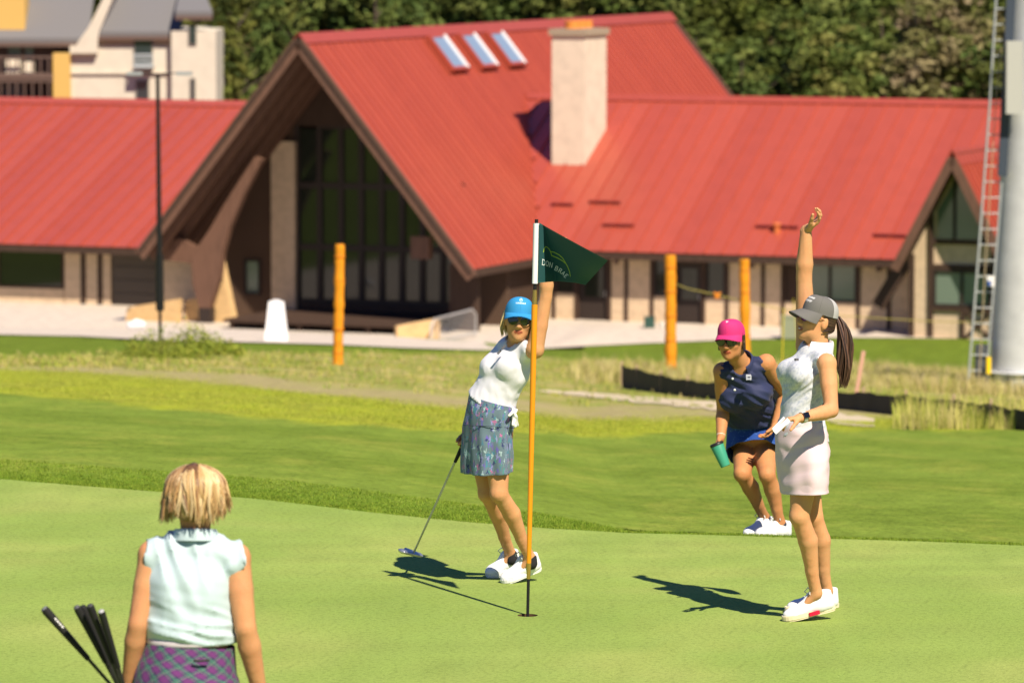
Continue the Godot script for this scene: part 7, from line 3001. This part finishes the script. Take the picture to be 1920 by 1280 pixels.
	for g in 270:
		# a clump of strands shares its course, its tone and its ragged end
		var w := rng.randf_range(0.72, TAU - 0.72)
		var v0 := rng.randf_range(0.08, 1.3)
		var lift := rng.randf_range(0.0, 0.012) + 0.010 * (1.0 - v0 / 1.3)
		var y1 := lerpf(0.010, -0.080, pow(rng.randf(), 0.65)) + 0.015 * sin(w * 3.0)
		var flick := rng.randf_range(-0.012, 0.030)
		var sway := rng.randf_range(-0.22, 0.34)
		var curl := rng.randf_range(-0.10, 0.10)
		var dye: Color = tones[rng.randi() % 5]
		for i in 8:
			var dw := rng.randfn() * 0.05
			var dl := rng.randfn() * 0.003
			var dy := rng.randfn() * 0.007
			var path := PackedVector3Array()
			for k in 9:
				var t := k / 8.0
				var v := v0 + (1.5 - v0) * minf(t * 1.5, 1.0)
				var fall := maxf(0.0, t - 0.5) / 0.5
				var r := sin(minf(v, PI * 0.5))
				var y := 0.026 + 0.098 * cos(minf(v, PI * 0.5))
				y = lerpf(y, y1 + dy, fall * fall * 0.4 + fall * 0.6)
				var ww := w + dw * (1.0 - 0.6 * t) + sway * t * t + curl * sin(t * 6.0)
				var rad := (0.096 + lift + dl) * r + 0.008 * sin(fall * 2.6) + flick * fall * fall - 0.012 * fall
				path.append(h * Vector3(sin(ww) * rad, y, cos(ww) * (rad + 0.010 * r) - 0.014))
			lock(hair, path, rng.randf_range(0.0014, 0.0034), dye * rng.randf_range(0.75, 1.2))
	# darker growth along the parting
	for i in 34:
		var w := PI + rng.randf_range(-0.55, 0.35)
		var path := PackedVector3Array()
		for k in 6:
			var t := k / 5.0
			var v := lerpf(0.08, rng.randf_range(0.5, 1.0), t) 
			path.append(h * Vector3(sin(w) * sin(v) * 0.108 + 0.010 * sin(v), 0.027 + 0.101 * cos(v), cos(w) * sin(v) * 0.118 - 0.014))
		lock(hair, path, 0.004, Color(0.14, 0.07, 0.032) * rng.randf_range(0.8, 1.3))
	wpart("hair", hair, mat("hair", Color.WHITE), o)
	build_carried_clubs(j.wl + Vector3(-0.010, -0.065, -0.02))

func build_carried_clubs(hand: Vector3) -> void:
	# five clubs fan out of her gloved hand, grips up; px of the grip's end, its butt tone and length of grip
	var list := [
		[82, 1141, 0.02, Color(0.16, 0.17, 0.19), "leftmost club of the carried five, thick black grip with a white mark"],
		[143, 1138, 0.10, Color(0.10, 0.10, 0.11), "second carried club from the left, black grip"],
		[154, 1137, 0.06, Color(0.012, 0.012, 0.013), "middle club of the carried five, nearly hidden black grip"],
		[168, 1135, 0.13, Color(0.05, 0.05, 0.055), "fourth carried club from the left, long black grip"],
		[189, 1146, 0.16, Color(0.42, 0.42, 0.44), "carried club closest to the blonde woman, grey butt cap"],
	]
	for i in 5:
		var q: Array = list[i]
		var end := jt(q[0], q[1], q[2])
		var meet := hand + Vector3(-0.012 + 0.006 * i, 0, 0.014 * (i - 2))
		var ax := (meet - end).normalized()
		var o := thing("golf_club", q[4], "golf club", Vector3(meet.x, 0.0, meet.z), "clubs carried by the blonde woman")
		var r: float = 0.0165 if i == 0 else 0.0145
		var g := Solid.new()
		g.tube(PackedVector3Array([end, end + ax * 0.012, end + ax * 0.05, end + ax * 0.20, end + ax * 0.255]), [r * 0.85, r, r * 0.96, r * 0.72, r * 0.62], 14)
		var go := wpart("grip", g, mat("rubber_grip", lin(0.016, 0.016, 0.017)), o)
		var c := Solid.new()
		c.lathe([[0.0, -0.004], [r * 0.7, -0.003], [r * 0.82, 0.004]], Transform3D(side_basis(Vector3.RIGHT, ax), end), 14)
		wpart("butt_cap", c, mat("butt_%d" % i, lin(q[3].r, q[3].g, q[3].b), 0.6), go)
		if i == 0:
			var mk := Solid.new()
			for k in 4:
				var face := Vector3(0.35, 0.45, 0.8)
				face = (face - ax * face.dot(ax)).normalized()
				mk.box(end + ax * (0.055 + 0.013 * k) + face * r * 0.90, Vector3(0.006, 0.010, 0.003), Basis(face.cross(ax).normalized(), ax, -face))
			wpart("grip_mark", mk, mat("mark_white", lin(0.75, 0.75, 0.75), 0.6), go)
		# the shaft runs on past the hand to a head near the ground
		var len_all := 0.92
		var low := end + ax * len_all
		if low.y < 0.05:
			low = end + ax * ((end.y - 0.05) / -ax.y)
		var s := Solid.new()
		s.tube(PackedVector3Array([end + ax * 0.25, low]), [0.0068, 0.0048], 10)
		wpart("shaft", s, mat("dark_shaft", lin(0.03, 0.03, 0.033), 0.35), o)
		var hd := Soft.new()
		var fwd := Vector3(0.4, -0.1, -0.9).rotated(Vector3.UP, 0.5 * i)
		hd.flat(low, low + fwd * 0.07, Vector3.UP, 0.016, 0.009, 0.026, 0.010, 0.01)
		hd.bone(low + Vector3(0, 0.03, 0), low, 0.008, 0.010, 0.01)
		garment(o, "club_head", hd, 0.006, mat("club_steel", lin(0.5, 0.5, 0.5)))


# ---------------------------------------------------------------- the scene
func _ready() -> void:
	# camera, sky, sun, exposure
	var cam := Camera3D.new()
	cam.name = "camera"
	var lens := CameraAttributesPhysical.new()
	lens.frustum_focal_length = 24.0 * LENS / 1280.0
	lens.frustum_focus_distance = 24.8
	lens.frustum_near = 0.5
	lens.frustum_far = 3000.0
	lens.exposure_aperture = 5.0
	lens.exposure_multiplier = 1.0
	cam.attributes = lens
	cam.position = EYE
	cam.rotation.x = -DIP
	cam.fov = rad_to_deg(2.0 * atan(640.0 / LENS))
	cam.near = 0.5
	cam.far = 3000.0
	add_child(cam)
	cam.current = true
	var we := WorldEnvironment.new()
	we.name = "daylight"
	var env := Environment.new()
	env.background_mode = Environment.BG_SKY
	var sky := Sky.new()
	var sm := ProceduralSkyMaterial.new()
	sm.sky_top_color = Color(0.20, 0.36, 0.66)
	sm.sky_horizon_color = Color(0.62, 0.72, 0.84)
	sm.sky_curve = 0.12
	sm.ground_bottom_color = Color(0.16, 0.19, 0.10)
	sm.ground_horizon_color = Color(0.40, 0.45, 0.40)
	sm.sun_angle_max = 1.0
	sm.sky_energy_multiplier = 0.8
	sky.sky_material = sm
	env.sky = sky
	env.tonemap_mode = Environment.TONE_MAPPER_LINEAR
	env.tonemap_exposure = 1.5
	env.sdfgi_enabled = true
	env.ssao_enabled = true
	env.ssil_enabled = true
	we.environment = env
	add_child(we)
	var sun := DirectionalLight3D.new()
	sun.name = "sun"
	sun.light_energy = 1.6
	sun.light_color = Color(1.0, 0.945, 0.86)
	sun.light_angular_distance = 0.5
	sun.shadow_enabled = true
	add_child(sun)
	var el := deg_to_rad(49.0)
	var az := deg_to_rad(28.0)
	var to_sun := Vector3(cos(el) * sin(az), sin(el), cos(el) * cos(az))
	sun.look_at_from_position(to_sun * 50.0, Vector3.ZERO)

	noise.seed = 4
	noise.frequency = 0.06
	noise.fractal_octaves = 3
	noise_c.seed = 15
	noise_c.frequency = 0.06
	noise_c.fractal_type = FastNoiseLite.FRACTAL_NONE
	noise_b.seed = 9
	noise_b.frequency = 0.05
	noise_b.fractal_octaves = 2
	build_ground()
	build_lodge()
	build_apartments()
	build_trees()
	build_grasses()
	build_yard()
	build_flag_golfer()
	build_waving_golfer()
	build_crouching_golfer()
	build_near_golfer()
